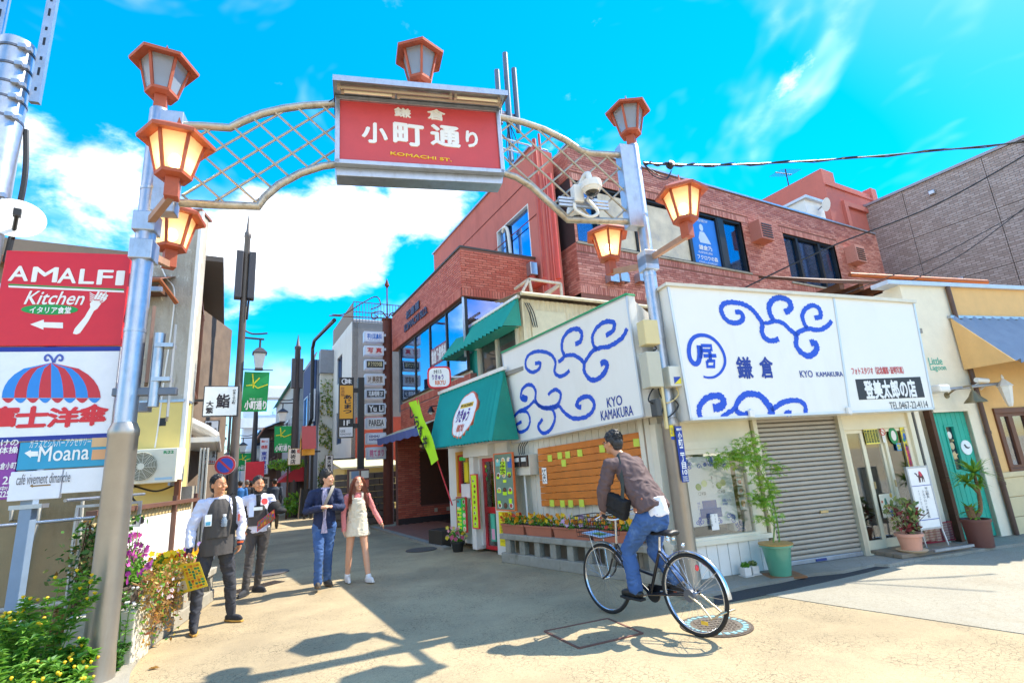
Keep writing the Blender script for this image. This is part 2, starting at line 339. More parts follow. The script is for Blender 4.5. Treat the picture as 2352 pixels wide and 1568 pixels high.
# concrete apron in front of the shop with a ragged front edge, black patch along it
ap = [gp(*p) for p in [(1575,1378),(1640,1370),(1720,1352),(1790,1341),(1860,1325),(1940,1318),(2010,1302),(2040,1303),(2100,1292),(2200,1276),(2300,1260),(2400,1246)]]
for i in range(1,len(ap)-1): ap[i].y += random.uniform(-.02,.02)
sheet('pavement',ap + [A.w(12,.3,0),A.w(-.4,.3,0)],-.02,.045,APRON)
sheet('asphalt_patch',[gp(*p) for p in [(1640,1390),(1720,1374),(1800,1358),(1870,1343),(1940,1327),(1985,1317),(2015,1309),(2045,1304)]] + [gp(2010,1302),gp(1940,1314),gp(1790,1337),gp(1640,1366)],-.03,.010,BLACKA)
# iron covers set in the street
IRON = mt('cast_iron','5a4e44',.6,.5,var=.3,vs=30,bump=.8,bs=60)
CYAN = flat('86b4b8',.5)
def cover(px,r,label,deco=False):
    p = gp(*px);t = thing('manhole_cover',label,'manhole',p)
    MB().lathe([(r,0),(r,.008)],40).build('rim',IRON,t);
    MB().lathe([(r*.93,.004),(r*.93,.012)],40).build('disc',mt('iron_disc','6b6258' if deco else '55504a',.6,.4,var=.3,vs=40,bump=1,bs=45),t)
    if deco:
        for k in range(24):
            a = k*math.pi/12;m = MB();q = []
            for j in range(6):
                b = a+.2*math.sin(j*1.3)*.5+(j-2.5)*.03;q.append((r*(.72+.17*abs(math.sin(j*1.1+k))),b))
            m.prismz([(rr*math.cos(b),rr*math.sin(b)) for rr,b in [(r*.72,a-.1),(r*.74,a+.02),(r*.70,a+.08),(r*.86,a+.1),(r*.88,a-.03),(r*.8,a-.06)]],.010,.0155);m.build('inlay',CYAN,t)
        for k in range(6):
            m = MB()
            for i in range(-8,9):
                x = i*.035;z = (k-2.5)*.06
                if math.hypot(x,z) < r*.6: m.obox((x,z+.01*math.sin(i),.013),(.022,.018,.006),Matrix.Rotation(.5*(-1)**i,3,'Z'))
            if m.v: m.build('rib',IRON,t)
    return t
cover((1645,1437),.33,'round manhole cover with turquoise inlay under the bicycle',True)
cover((968,1262),.33,'small dark round cover beside the teal restaurant')
cover((615,1316),.36,'dark round manhole cover behind the man holding a red map')
hp = [gp(*p) for p in [(1251,1450),(1396,1421),(1476,1455),(1330,1489)]];hc = sum(hp,Vector())/4
t = thing('floor_hatch','square hatch with rusty iron edging in the tan street','hatch',hc)
MB().prismz([(p-hc)[:2] for p in hp],-.02,.005).build('lid',TAN,t)
for i in range(4):
    a,b = hp[i]-hc,hp[(i+1) % 4]-hc;MB().bar((a.x,a.y,.005),(b.x,b.y,.005),.022,.012).build('edge',mt('rusty_iron','7a5446',.8,.2,var=.3,bump=.4),t)
gp1 = gp(590,1347);t = thing('drain_grate','steel drain grate in the paving beside the man with the red map','grate',gp1,R(60))
frame(MB(),-.42,.42,-.15,.15,.02,0,.01).build('frame',IRON,t,rot=(R(-90),0,0))
m = MB()
for i in range(26): m.box(-.4+i*.0315,-.4+i*.0315+.012,-.14,.14,0,.009)
m.build('bars',IRON,t);MB().box(-.4,.4,-.14,.14,-.01,.003).build('well',DARK,t)
# ================================================================ the entrance arch
LP = Vector((-3.80,4.95,0));RP = Vector((2.0,6.82,0))
G = Pl((LP.x,LP.y),math.degrees(math.atan2(RP.x-LP.x,RP.y-LP.y)));GL = (RP-LP).length
arch = on(G,'entrance_arch','steel lattice street arch carrying a red name board and copper lanterns','arch')
COPPER = mt('copper_lantern','b0583c',.55,.25,var=.14,vs=10,bump=.08,stain=.25,stcol='7a3c2a',sscale=6)
PANE = mt('frosted_pane','a8b6c4',.35,var=.06,bump=0,trans=.35,alpha=.85)
def lit_pane():
    m = bpy.data.materials.new('glowing_pane');m.use_nodes = True;nt = m.node_tree;L = nt.links.new;nt.nodes.clear()
    tl = NT(nt,'ShaderNodeBsdfTranslucent');tl.inputs[0].default_value = lin('f8f2d4');tp = NT(nt,'ShaderNodeBsdfTransparent');tp.inputs[0].default_value = lin('fff2cc');gl_ = NT(nt,'ShaderNodeBsdfPrincipled',i_Roughness=.3);gl_.inputs['Base Color'].default_value = lin('ece2bc')
    a = NT(nt,'ShaderNodeMixShader',i_Fac=.45);L(tl.outputs[0],a.inputs[1]);L(gl_.outputs[0],a.inputs[2]);b = NT(nt,'ShaderNodeMixShader',i_Fac=.3);L(a.outputs[0],b.inputs[1]);L(tp.outputs[0],b.inputs[2])
    o = NT(nt,'ShaderNodeOutputMaterial');L(b.outputs[0],o.inputs[0]);return m
PANEL = lit_pane()
BULB = mt('bulb_lit','fff0b0',.3,var=0,bump=0,emit=8,ecol='fff0b8');BULBO = mt('bulb_off','e8e8e4',.2,var=0,bump=0)
def lantern(x,y,z,lit,sc=1.0,ph=0.0,parent=arch):
    t = bpy.data.objects.new('lantern',None);COL.objects.link(t);t.parent = parent;t.location = (x,y,z);t.scale = (sc,)*3;t.rotation_euler = (0,0,ph);t.empty_display_size = .1
    def hexa(r,zz,k=6,off=0): return [(r*math.cos(off+i*math.pi/3),r*math.sin(off+i*math.pi/3),zz) for i in range(6)]
    m = MB();m.box(-.062,.062,-.062,.062,-.02,.2);m.build('stem',COPPER,t,bevel=.004)
    m = MB();vs = hexa(.10,.19)+hexa(.165,.21)+hexa(.17,.245)+hexa(.15,.245);m.add(vs,[tuple(range(5,-1,-1))]+[(a*6+i,a*6+(i+1) % 6,a*6+6+(i+1) % 6,a*6+6+i) for a in range(3) for i in range(6)]+[tuple(range(18,24))]);m.build('tray',COPPER,t)
    for i in range(6):
        a = i*math.pi/3;m = MB();m.bar((.155*math.cos(a),.155*math.sin(a),.235),(.25*math.cos(a),.25*math.sin(a),.64),.03,.022,(math.cos(a),math.sin(a),0));m.build('bar',COPPER,t)
        b = a+math.pi/3;r0,r1 = .148,.238
        MB().quad((r0*math.cos(a),r0*math.sin(a),.245),(r0*math.cos(b),r0*math.sin(b),.245),(r1*math.cos(b),r1*math.sin(b),.635),(r1*math.cos(a),r1*math.sin(a),.635)).build('pane',PANEL if lit else PANE,t)
    m = MB();rings = [hexa(.235,.62),hexa(.345,.60),hexa(.352,.635),hexa(.20,.735),hexa(.05,.80),hexa(.01,.83)];vs = sum(rings,[])
    m.add(vs,[tuple(range(5,-1,-1))]+[(a*6+i,a*6+(i+1) % 6,a*6+6+(i+1) % 6,a*6+6+i) for a in range(5) for i in range(6)]+[tuple(range(30,36))]);m.build('roof',COPPER,t)
    MB().add([(-.03,.006,.78),(.05,.006,.78),(.0,.006,.92),(-.03,-.006,.78),(.05,-.006,.78),(0,-.006,.92)],[(0,2,1),(3,4,5),(0,1,4,3),(1,2,5,4),(2,0,3,5)]).build('finial',COPPER,t)
    if lit: MB().ell((0,0,.40),(.06,.06,.08),12,8).build('bulb',BULB,t,smooth=True)
    return t
def armed(pole_x,az,L,z,lit,sc,ph):
    a = R(az);wd = Vector((math.sin(a)*L,math.cos(a)*L,0));lx,ly = wd.dot(G.e),wd.dot(G.n)
    MB().bar((pole_x,0,z-.10),(pole_x+lx,ly,z+.02),.06,.075).build('arm',mt('arm_metal','b08870',.6,.4,var=.2,stain=.4),arch)
    MB().box(pole_x-.105,pole_x+.105,-.105,.105,z-.2,z+.02).build('clamp',STEEL,arch,bevel=.01)
    lantern(pole_x+lx,ly,z,lit,sc,ph)
# posts: wide lower shaft, collar, slimmer upper shaft
def zz(px,py,x): # height of a picture point on the post at x
    p = G.w(x,0,0);d = ray(px,py);t = math.hypot(p.x,p.y)/math.hypot(d.x,d.y);return CAMH+d.z*t
for x,r0,r1,zc,zt in ((0,.122,.094,zz(272,995,0),zz(370,258,0)),(GL,.115,.088,zz(1553,975,GL),zz(1455,338,GL))):
    MB().lathe([(r0+.02,-.03),(r0+.012,.05),(r0,.3),(r0,zc-.03),(r0+.006,zc-.02),(r0+.006,zc+.03),(r1+.006,zc+.10)],28,(x,0,0)).build('lower_shaft',mt('satin_brown_metal','aaa49c',.38,.75,var=.14,vs=2,bump=.04,bs=90,stain=.3,stcol='8a7458',sscale=3,streak=6),arch,smooth=True)
    MB().lathe([(r1+.002,zc+.09),(r1,zc+.12),(r1,zt),(r1*.9,zt+.02)],28,(x,0,0)).build('post',STEEL,arch,smooth=True)
    for k in (.28,.5,.72):
        z = zc+(zt-zc)*k;MB().lathe([(r1+.004,z),(r1+.004,z+.035)],28,(x,0,0)).build('band',STEEL,arch,smooth=True)
    s = 1 if x == 0 else -1
    z0 = zz(340,470,0) if x == 0 else zz(1488,510,GL)
    MB().box(x+s*.03,x+s*.26,-.085,.085,z0-.1,zt-.02).build('mounting_plate',STEEL,arch,bevel=.008)
    lantern(x,0,zt,False,.98,R(12) if x == 0 else R(40))
armed(0,126,.60,zz(375,500,0)-.02,True,1.0,R(10));armed(0,-14,.62,4.12,True,1.0,R(30))
armed(GL,140,.66,4.40,True,1.0,R(20));armed(GL,-40,.66,4.33,True,1.0,R(5))
# lattice wings
LT = [(398,288),(465,290),(528,294),(555,280),(600,262),(650,250),(700,243),(785,238)];LB = [(412,466),(500,471),(595,474),(606,455),(640,425),(690,398),(740,382),(785,376)]
RTp = [(1140,268),(1200,281),(1250,298),(1300,323),(1335,347),(1352,352),(1446,358)];RBp = [(1140,393),(1185,407),(1220,428),(1255,460),(1285,487),(1303,505),(1380,507),(1466,510)]
for tp,bt in ((LT,LB),(RTp,RBp)):
    c = []
    for q in (tp,bt):
        pts = [G.at(*p) for p in q];c.append(pts)
        MB().tube([(x,0,z) for x,z in pts],.045,12).build('lattice_rail',RUSTST,arch,smooth=True)
    def zat(pts,x):
        for (x0,z0),(x1,z1) in zip(pts,pts[1:]):
            if x0 <= x <= x1: return z0+(z1-z0)*(x-x0)/(x1-x0)
        return None
    x0 = max(c[0][0][0],c[1][0][0])+.02;x1 = min(c[0][-1][0],c[1][-1][0])-.02
    for s in (1,-1):
        k = -6.0
        while k < 14:
            run = [];lo,hi = None,None
            for i in range(0,401):
                x = x0+(x1-x0)*i/400;z = s*(x-x0)*.92+k
                a,b = zat(c[0],x),zat(c[1],x)
                if a and b and b <= z <= a:
                    if lo is None: lo = (x,z)
                    hi = (x,z)
            if lo and hi[0]-lo[0] > .06: MB().tube([(lo[0],.008*s,lo[1]),(hi[0],.008*s,hi[1])],.0145,6).build('lattice_bar',RUSTST,arch,smooth=True)
            k += .335
# name board
RED = mt('red_board','ce4a4e',.5,var=.06,bump=.03,stain=.1,stcol='8a2a2a')
yb = -.16
c = G.poly([(779,226),(1139,254),(1151,392),(778,370)],yb)
cx0,cx1 = c[0][0],c[1][0];zb0 = (c[2][1]+c[3][1])/2;zb1 = (c[0][1]+c[1][1])/2
bz0 = G.at(960,404,yb)[1]
def skew(poly): return poly
MB().prism([(c[0][0],c[0][1]),(c[1][0],c[1][1]),(c[2][0],c[2][1]),(c[3][0],c[3][1])],yb,.16).build('name_board',RED,arch)
fr = MB();w = .045
def edge(mb,a,b,wd,y0,y1,inn):
    """strip along a-b lying wd to the side inn"""
    d = Vector((b[0]-a[0],b[1]-a[1])).normalized();n = Vector((-d.y,d.x))*wd*inn;mb.prism([a,b,(b[0]+n.x,b[1]+n.y),(a[0]+n.x,a[1]+n.y)],y0,y1)
o = [(c[0][0]-w,c[0][1]+.02),(c[1][0]+w,c[1][1]+.02),(c[2][0]+w,c[2][1]-w),(c[3][0]-w,c[3][1]-w)]
for i,(a,b) in enumerate(((o[0],o[1]),(o[1],o[2]),(o[2],o[3]),(o[3],o[0]))):
    m = MB();edge(m,a,b,.055,yb-.03,.19,-1);m.build('board_frame',STEEL,arch,bevel=.004)
m = MB();a,b = o[3],o[2];m.prism([(a[0],a[1]),(b[0],b[1]),(b[0]-.02,b[1]-.11),(a[0]+.02,a[1]-.11)],-.1,.13);m.build('bottom_box',STEEL,arch,bevel=.006)
# lamp hood over the board with strip lights
hf = [G.at(770,172,-.52),G.at(1149,205,-.52)]
zl,zr = hf[0][1],hf[1][1];xl,xr = o[0][0]-.02,o[1][0]+.02;zbl,zbr = o[0][1],o[1][1]
m = MB();m.add([(xl,-.52,zl-.075),(xr,-.52,zr-.075),(xr,-.52,zr),(xl,-.52,zl),(xl,.2,zl+.05),(xr,.2,zr+.05),(xl,.2,zbl),(xr,.2,zbr)],[(0,1,2,3),(3,2,5,4),(4,5,7,6)])
m.add([(xl,-.52,zl-.075),(xl,-.52,zl),(xl,.2,zl+.05),(xl,.2,zbl),(xl,-.17,zbl)],[(0,1,2,3,4)]);m.add([(xr,-.52,zr-.075),(xr,-.52,zr),(xr,.2,zr+.05),(xr,.2,zbr),(xr,-.17,zbr)],[(4,3,2,1,0)])
m.add([(xl,-.5,zl-.03),(xr,-.5,zr-.03),(xr,-.17,zbr+.01),(xl,-.17,zbl+.01)],[(0,1,2,3)]);m.build('hood',STEEL,arch)
TUBEW = mt('strip_light','f4ecd0',.4,var=.03,bump=0);TUBEO = mt('strip_fitting','b8aa98',.5,var=.1,bump=0)
def hp_(t,s): # point on the hood's inside, t along, s from front to back
    x = xl+(xr-xl)*t;za = zl+(zr-zl)*t;zc_ = zbl+(zbr-zbl)*t;return Vector((x,-.5+.33*s,(za-.03)*(1-s)+(zc_+.01)*s-.035))
for s,t0,t1,mat in ((.35,.03,.66,TUBEO),(.6,.36,.98,TUBEO),(.58,.05,.33,TUBEW),(.38,.69,.96,TUBEW)):
    MB().tube([hp_(t0,s),hp_(t1,s)],.02,10).build('strip_light',mat,arch,smooth=True)
    for q in (t0,t1): MB().obox(hp_(q,s)+Vector((0,0,.005)),(.035,.05,.06)).build('lamp_holder',TUBEO,arch)
lantern((xl+xr)/2-.0,-.1,(zl+zr)/2+.14,False,.98,R(30))
# raised lettering
LET = mt('white_letter','f0eeea',.5,var=.03,bump=0);LETY = mt('yellow_letter','f2cc28',.5,var=.05,bump=0)
for ch,px in (('鎌',(906,247,943,272)),('倉',(982,250,1022,279))): ptext(G,ch,px,yb-.002,LET,arch,extrude=.02,bold=.025)
for ch,px in (('小',(833,281,889,332)),('町',(905,283,972,338)),('通',(990,287,1056,340)),('り',(1070,302,1097,340))): ptext(G,ch,px,yb-.002,LET,arch,extrude=.02,bold=.035)
ptext(G,'KOMACHI ST.',(897,349,1037,372),yb-.002,LETY,arch,extrude=.015,bold=.01)
# loose wires on the rails
MB().tube([(x,-.05,z) for x,z in bez([G.at(*p) for p in [(756,240),(768,232),(770,222),(776,215)]])],.006,5).build('cable',BLACK,arch)
# surveillance camera on the right wing
sc_ = on(G,'surveillance_camera','white dome surveillance camera on the right wing of the arch','camera')
WP = mt('white_plastic','e8e4dc',.4,var=.04,bump=0)
q = G.at(1350,440,-.2);MB().ell((q[0],-.32,q[1]),(.13,.13,.12),20,12).build('housing',WP,sc_,smooth=True)
MB().lathe([(.135,0),(.14,.03),(.135,.1)],24,(q[0],-.32,q[1]-.03)).build('collar',WP,sc_,smooth=True)
MB().tube([(x,y,z) for x,y,z in bez([(q[0]-.02,-.32,q[1]+.1),(q[0]-.02,-.3,q[1]+.2),(q[0]-.03,-.2,q[1]+.22),(q[0]-.07,-.1,q[1]+.1)])],.04,10).build('bracket',WP,sc_,smooth=True)
MB().ell((q[0],-.32,q[1]-.04),(.105,.105,.1),20,12).build('dome',mt('smoked_dome','15151a',.08,var=0,bump=0,coat=1),sc_,smooth=True)
MB().box(q[0]-.2,q[0]-.06,-.2,-.06,q[1]-.16,q[1]+.1).build('junction_box',WP,sc_,bevel=.015)
for k in range(3): MB().box(q[0]-.42,q[0]+.32,-.16,-.12,q[1]-.12-.05*k,q[1]-.09-.05*k).build('rail',STEEL,sc_)
MB().tube([Vector((x,-.2,z)) for x,z in bez([(q[0]-.02,q[1]-.12),(q[0]+.12,q[1]-.3),(q[0]-.02,q[1]-.38),(q[0]-.2,q[1]-.3),(q[0]-.22,q[1]-.2)],6)],.022,8).build('conduit',WP,sc_,smooth=True)
s2 = on(G,'surveillance_camera','second white dome camera half hidden behind the arch lattice','camera')
q = G.at(1325,498,.2);MB().ell((q[0],.2,q[1]+.08),(.14,.14,.14),20,12).build('housing',WP,s2,smooth=True);MB().ell((q[0],.2,q[1]-.01),(.1,.1,.09),16,10).build('dome',MATS['smoked_dome'],s2,smooth=True)
MB().box(q[0]-.05,q[0]+.25,-.0,.2,q[1]+.14,q[1]+.2).build('bracket',STEEL,s2)
# ================================================================ corner shop (white, one storey, two fronts)
shop = on(A,'corner_shop','white single storey corner shop with grey shutter and glass doors','shop')
SHW = mt('cream_white_wall','e9dfc8',.7,var=.05,bump=.1,stain=.15,stcol='b09a78',sscale=2,streak=3)
Bl = lambda x,y,z=0: A.loc(B.w(x,y,z))        # a place on front B in the shop's frame
# body: footprint with both fronts; the signs hide its upper half
xw0,xw1 = 1.05,4.75
foot = [Bl(2.0,.12)[:2],Bl(5.55,.12)[:2],(-.12,.02),(1.16,.02),(1.16,.5),(4.62,.5),(4.62,.02),(4.78,.02),(4.9,4.2),Bl(2.0,4.0)[:2]]
MB().prismz(foot,2.02,3.3).build('upper_wall',SHW,shop)
MB().prismz([Bl(2.0,.02)[:2],(-.25,-.2),(4.85,-.02),(4.95,4.3),Bl(2.0,4.1)[:2]],3.3,3.38).build('roof',mt('roof_sheet','8f8a80',.7,var=.2),shop)
MB().prismz([Bl(2.0,.12)[:2],Bl(5.5,.12)[:2],Bl(5.5,.3)[:2],Bl(2.0,.3)[:2]],0,2.02).build('wall',SHW,shop)
# side A: window wall with boarded skirt
wz = A.at(1650,1243)[1]
wl,wr = -.35,A.at(1765,1200)[0]
w0 = A.at(1590,1232,.03);w1 = A.at(1722,1040,.03);gx0,gx1,gz0,gz1 = -.12,A.at(1722,1150,.03)[0],A.at(1650,1231,.03)[1],A.at(1650,1040,.03)[1]
m = MB();m.box(wl,wr,.05,.2,gz1,2.02);m.box(gx1,wr,.05,.2,0,gz1);m.box(wl,gx1,.05,.2,0,gz0);m.box(wl,gx0,.05,.2,gz0,gz1);m.build('wall',SHW,shop)
n = 9
for i in range(n):
    a = wl+(wr-.02-wl)*i/n;b = wl+(wr-.02-wl)*(i+1)/n;MB().box(a+.004,b-.004,.018,.052,.045,wz-.03).build('board',WHITE,shop,bevel=.004)
MB().box(wl,wr+.01,-.03,.06,wz-.03,wz+.03).build('sill',SHW,shop,bevel=.006)
fw = on(A,'shop_window','display window with a sweets poster in the white corner shop','window')
frame(MB(),gx0-.06,gx1+.07,gz0-.06,gz1+.07,.07,.0,.07).build('frame',SHW,fw,bevel=.006)
frame(MB(),gx0-.1,gx1+.16,gz1+.07,gz1+.17,.05,-.005,.05).build('head_trim',SHW,fw)
MB().box(gx0,gx1,.035,.041,gz0,gz1).build('pane',glass_mat('shop_glass','ffffff',.04,.3),fw)
m = MB();m.box(gx0,gx1,.9,.92,gz0-.3,gz1);m.box(gx0,gx1,.2,.9,gz0-.03,gz0);m.build('interior',DARK,fw)
# poster behind the glass
PO = mt('poster_white','f2f0ee',.6,var=.03,bump=0);BLUE = mt('kyo_blue','1450c8',.5,var=.04,bump=0);BLK = mt('ink','22202a',.6,var=.05,bump=0)
po = on(A,'shop_poster','white sweets poster with blue swirls behind the shop window','poster')
yq = .10;pq = [A.at(*p,yq) for p in [(1560,1042),(1688,1042),(1688,1095),(1694,1215),(1560,1222)]]
px0,px1,pz0,pz1 = gx0+.02,A.at(1686,1130,yq)[0],A.at(1640,1205,yq)[1],gz1-.03
MB().box(px0,px1,yq,yq+.008,pz0,pz1).build('sheet',PO,po)
def curl(mb,x,z,r,a0,sgn,y,w=.006,turns=1.2):
    pts = []
    for i in range(14):
        t = i/13;a = a0+sgn*t*turns*2*math.pi;rr = r*(1-.75*t);pts.append((x+rr*math.cos(a),z+rr*math.sin(a)))
    mb.ribbon(pts,w,y)
m = MB()
for i in range(46):
    top = i % 2;x = random.uniform(px0+.04,px1-.04);z = (pz1-random.uniform(.03,.16)) if top else (pz0+random.uniform(.03,.11));curl(m,x,z,random.uniform(.02,.04),random.uniform(0,6),random.choice((-1,1)),yq-.002,.011)
m.build('swirl_print',BLUE,po)
pt = lambda b,box,mat=BLK,**k: ptext(A,b,box,yq-.003,mat,po,**k)
pt('甘さ控えめ',(1644,1092,1653,1142),vert=True);pt('新しい',(1632,1092,1640,1120),vert=True);pt('鎌倉のおみやげ',(1622,1095,1632,1162),vert=True)
pt('居',(1625,1050,1638,1068),BLUE,bold=.03)
m = MB();cx_,cz_ = A.at(1632,1058,yq);m.ribbon([(cx_+.07*math.cos(a*.2),cz_+.07*math.sin(a*.2)) for a in range(8,38)],.008,yq-.003);m.build('circle_print',BLUE,po)
GRN = flat('6f9a3c');
for (a,b,col) in ((1604,1118,'7c9f45'),(1617,1110,'dbe0a0'),(1660,1108,'d8d49a'),(1651,1114,'86a840')):
    q = A.at(a,b,yq);MB().lathe([(.045,0),(.045,.003)],16).build('sweet_print',flat(col),po,loc=(q[0],yq-.002,q[1]),rot=(R(90),0,0))
bx = [A.at(*p,yq) for p in [(1612,1150),(1662,1150),(1672,1185),(1605,1190)]]
MB().prism([(bx[0][0],bx[0][1]-.0),(bx[0][0]+.22,bx[0][1]),(bx[0][0]+.22,bx[0][1]-.13),(bx[0][0],bx[0][1]-.13)],yq-.004,yq-.001).build('box_print',flat('3f62ac'),po)
MB().prism([(bx[0][0]-.05,bx[0][1]-.10),(bx[0][0]+.28,bx[0][1]-.10),(bx[0][0]+.28,bx[0][1]-.22),(bx[0][0]-.05,bx[0][1]-.22)],yq-.006,yq-.004).build('box_print',flat('2c4c98'),po)
for b,box in (('6個入り\n¥900',(1658,1145,1680,1158)),('12個入り\n¥1800',(1605,1176,1628,1190)),('大福\nまんじゅう\nミックス',(1601,1153,1620,1170))): pt(b,box,BLUE)
pt('1コ ¥150',(1604,1130,1622,1136));pt('1コ ¥150',(1648,1125,1666,1131))
sl_ = on(A,'price_slip','small white paper strip with brushed writing below the sweets poster','paper slip')
q = [A.at(*p,.02) for p in [(1628,1180),(1650,1215)]];MB().box(q[0][0],q[1][0],-.006,-.001,q[1][1],q[0][1]).build('sheet',PO,sl_);ptext(A,'かしわ餅',(1631,1182,1638,1208),-.0075,BLK,sl_,vert=True);ptext(A,'ずんだ',(1640,1180,1646,1200),-.0075,BLK,sl_,vert=True)
for i,(y0,col) in enumerate(((1078,'e8e0d0'),(1098,'c85040'),(1118,'b85a40'),(1142,'d89840'))):
    c = on(A,'picture_card',['white card with red writing, top of the strip beside the poster','card showing a red sweet beside the poster','card showing brown cut sweets beside the poster','card showing a golden cake, lowest beside the poster'][i],'card','cards in the window')
    h = 16 if i < 3 else 27;a = A.at(1688+i*3,y0,.1);b = A.at(1704+i*3+(4 if i == 3 else 0),y0+h,.1);MB().box(a[0],b[0],.1,.104,b[1],a[1]).build('sheet',PO,c);MB().ell(((a[0]+b[0])/2,.098,(a[1]+b[1])/2),((b[0]-a[0])*.33,.003,(a[1]-b[1])*.28),12,6).build('print',flat(col),c)
tn = on(A,'patterned_package','blue and white swirl patterned package standing on the window ledge','package')
a = A.at(1684,1228,.3);b = A.at(1706,1192,.3);MB().box(a[0],b[0],.25,.4,gz0,b[1]).build('box',PO,tn,bevel=.01);m = MB()
for i in range(16): curl(m,random.uniform(a[0]+.03,b[0]-.03),random.uniform(a[1]+.02,b[1]-.02),.03,random.uniform(0,6),random.choice((-1,1)),.246,.012)
m.build('swirl_print',BLUE,tn)
# shutter
sx0,sx1 = A.at(1748,1000)[0],A.at(1940,1150)[0];sx0 = A.at(1738,965,.06)[0]+.0;sx0 = 1.24;sx1 = A.at(1948,1120,.06)[0]
sh = on(A,'roller_shutter','closed grey steel roller shutter in the white corner shop','shutter')
SHG = mt('shutter_grey','a89f92',.45,.35,var=.08,vs=3,bump=.03,stain=.2,stcol='6b6257',sscale=2)
nz = 30;zt = 2.02;h = (zt-.1)/nz
for i in range(nz):
    z = .1+i*h;m = MB();pr = [(.075,0),(.05,h*.15),(.045,h*.5),(.05,h*.8),(.075,h*.93),(.085,h)]
    m.add([(x,y,z+dz) for y,dz in pr for x in (sx0,sx1)],[(2*j,2*j+1,2*j+3,2*j+2) for j in range(len(pr)-1)]);m.build('slat',SHG,sh,smooth=True).location.y = random.uniform(-.004,.004)
MB().box(sx0,sx1,.03,.09,.05,.105).build('bottom_rail',STEEL,sh,bevel=.004)
for x in (sx0-.07,sx1): MB().box(x,x+.07,-.01,.1,.045,zt).build('guide',mt('alu_cream','cfc6ae',.4,.4,var=.05,bump=0),sh,bevel=.004)
q = A.at(1893,1174,.04);MB().box(q[0]-.07,q[0]+.07,.028,.05,q[1]-.02,q[1]+.02).build('handle',mt('brass_dull','c0a878',.4,.5,bump=0),sh,bevel=.005)
q = A.at(1888,1295,.03);MB().box(q[0]-.09,q[0]+.09,.02,.03,.06,.09).build('maker_plate',flat('2a3a7a'),sh)
# glass doors
ALU = mt('cream_door_frame','e8ddbf',.45,var=.04,bump=0,stain=.1,stcol='b0a080')
dx0 = sx1+.07;dx1 = A.at(2098,1100,.05)[0];dz1 = A.at(2000,985,.05)[1]
gd = on(A,'glass_doors','cream framed glass sliding doors beside the roller shutter','door')
m = MB();m.box(dx0,dx1+.1,.02,.12,dz1,2.02);m.box(dx0,dx0+.05,.02,.12,.045,dz1);m.box(dx1+.03,dx1+.1,.02,.12,.045,dz1);m.box(dx0,dx1+.1,.0,.14,.02,.06);m.build('door_frame',ALU,gd,bevel=.004)
xs = [dx0+.05,dx0+.05+(dx1-dx0-.02)*.30,dx0+.05+(dx1-dx0-.02)*.64,dx1+.03]
GLS = glass_mat('door_glass','ffffff',.10,.3)
for i in range(3):
    a,b = xs[i],xs[i+1];y = .05+(i % 2)*.03;l = frame(MB(),a,b,.06,dz1,.05,y,y+.03);l.box(a+.05,b-.05,y,y+.03,.11,.22);l.build('door_leaf',ALU,gd,bevel=.003);MB().box(a+.05,b-.05,y+.012,y+.018,.22,dz1-.05).build('pane',GLS,gd)
for i in (1,2): MB().box(xs[i]+.012,xs[i]+.035,.04,.05,.92,1.02).build('pull',mt('brass_dull'),gd)
# what one sees through the doors: room with shelves, curtain, stool
room = MB();room.box(dx0-.3,dx1+.3,2.4,2.45,0,2.2);room.box(dx0-.35,dx0-.3,.2,2.4,0,2.2);room.box(dx1+.3,dx1+.35,.2,2.4,0,2.2);room.box(dx0-.3,dx1+.3,.16,2.4,0,.05);room.box(dx0-.3,dx1+.3,.16,2.4,2.15,2.2)
room.build('room',mt('room_wall','b89c78',.8,var=.25,vs=2,bump=0),shop)
shf = on(A,'shelf_unit','wooden shelf with boxes seen through the glass doors','shelf');WOODM = mt('brown_wood','8a5a34',.6,var=.25,vs=6,bump=.1)
MB().box(dx0+.2,dx1-.1,1.5,1.9,.3,1.05).build('cabinet',WOODM,shf);MB().box(dx0+.2,dx1-.1,1.9,1.95,1.05,2.0).build('back',mt('room_wall'),shf)
for z in (1.35,1.7): MB().box(dx0+.2,dx1-.1,1.6,1.9,z,z+.025).build('shelf',WOODM,shf)
for i in range(7):
    x = dx0+.3+i*.17;b = tag(MB().box(x,x+.12,1.62,1.8,(1.725 if i % 2 else 1.375),(1.725 if i % 2 else 1.375)+.12).build('carton',flat(random.choice(['c8b890','5060a0','b04840','e0d8c0','607060'])),None),'small carton, %s from the left on the %s shelf behind the glass doors' % (('first','second','third','fourth')[i//2],'upper' if i % 2 else 'lower'),'carton','cartons on the shelf');b.location = A.o;b.rotation_euler = (0,0,A.rz)
st = on(A,'stool','reddish wooden stool behind the right glass door','stool')
q = A.at(2060,1225,.6);MB().box(q[0]-.2,q[0]+.25,.5,.85,.42,.47).build('seat',WOODM,st)
for a in (-.17,.2):
    for b in (.53,.8): MB().box(q[0]+a,q[0]+a+.035,b,b+.035,.05,.42).build('leg',WOODM,st)
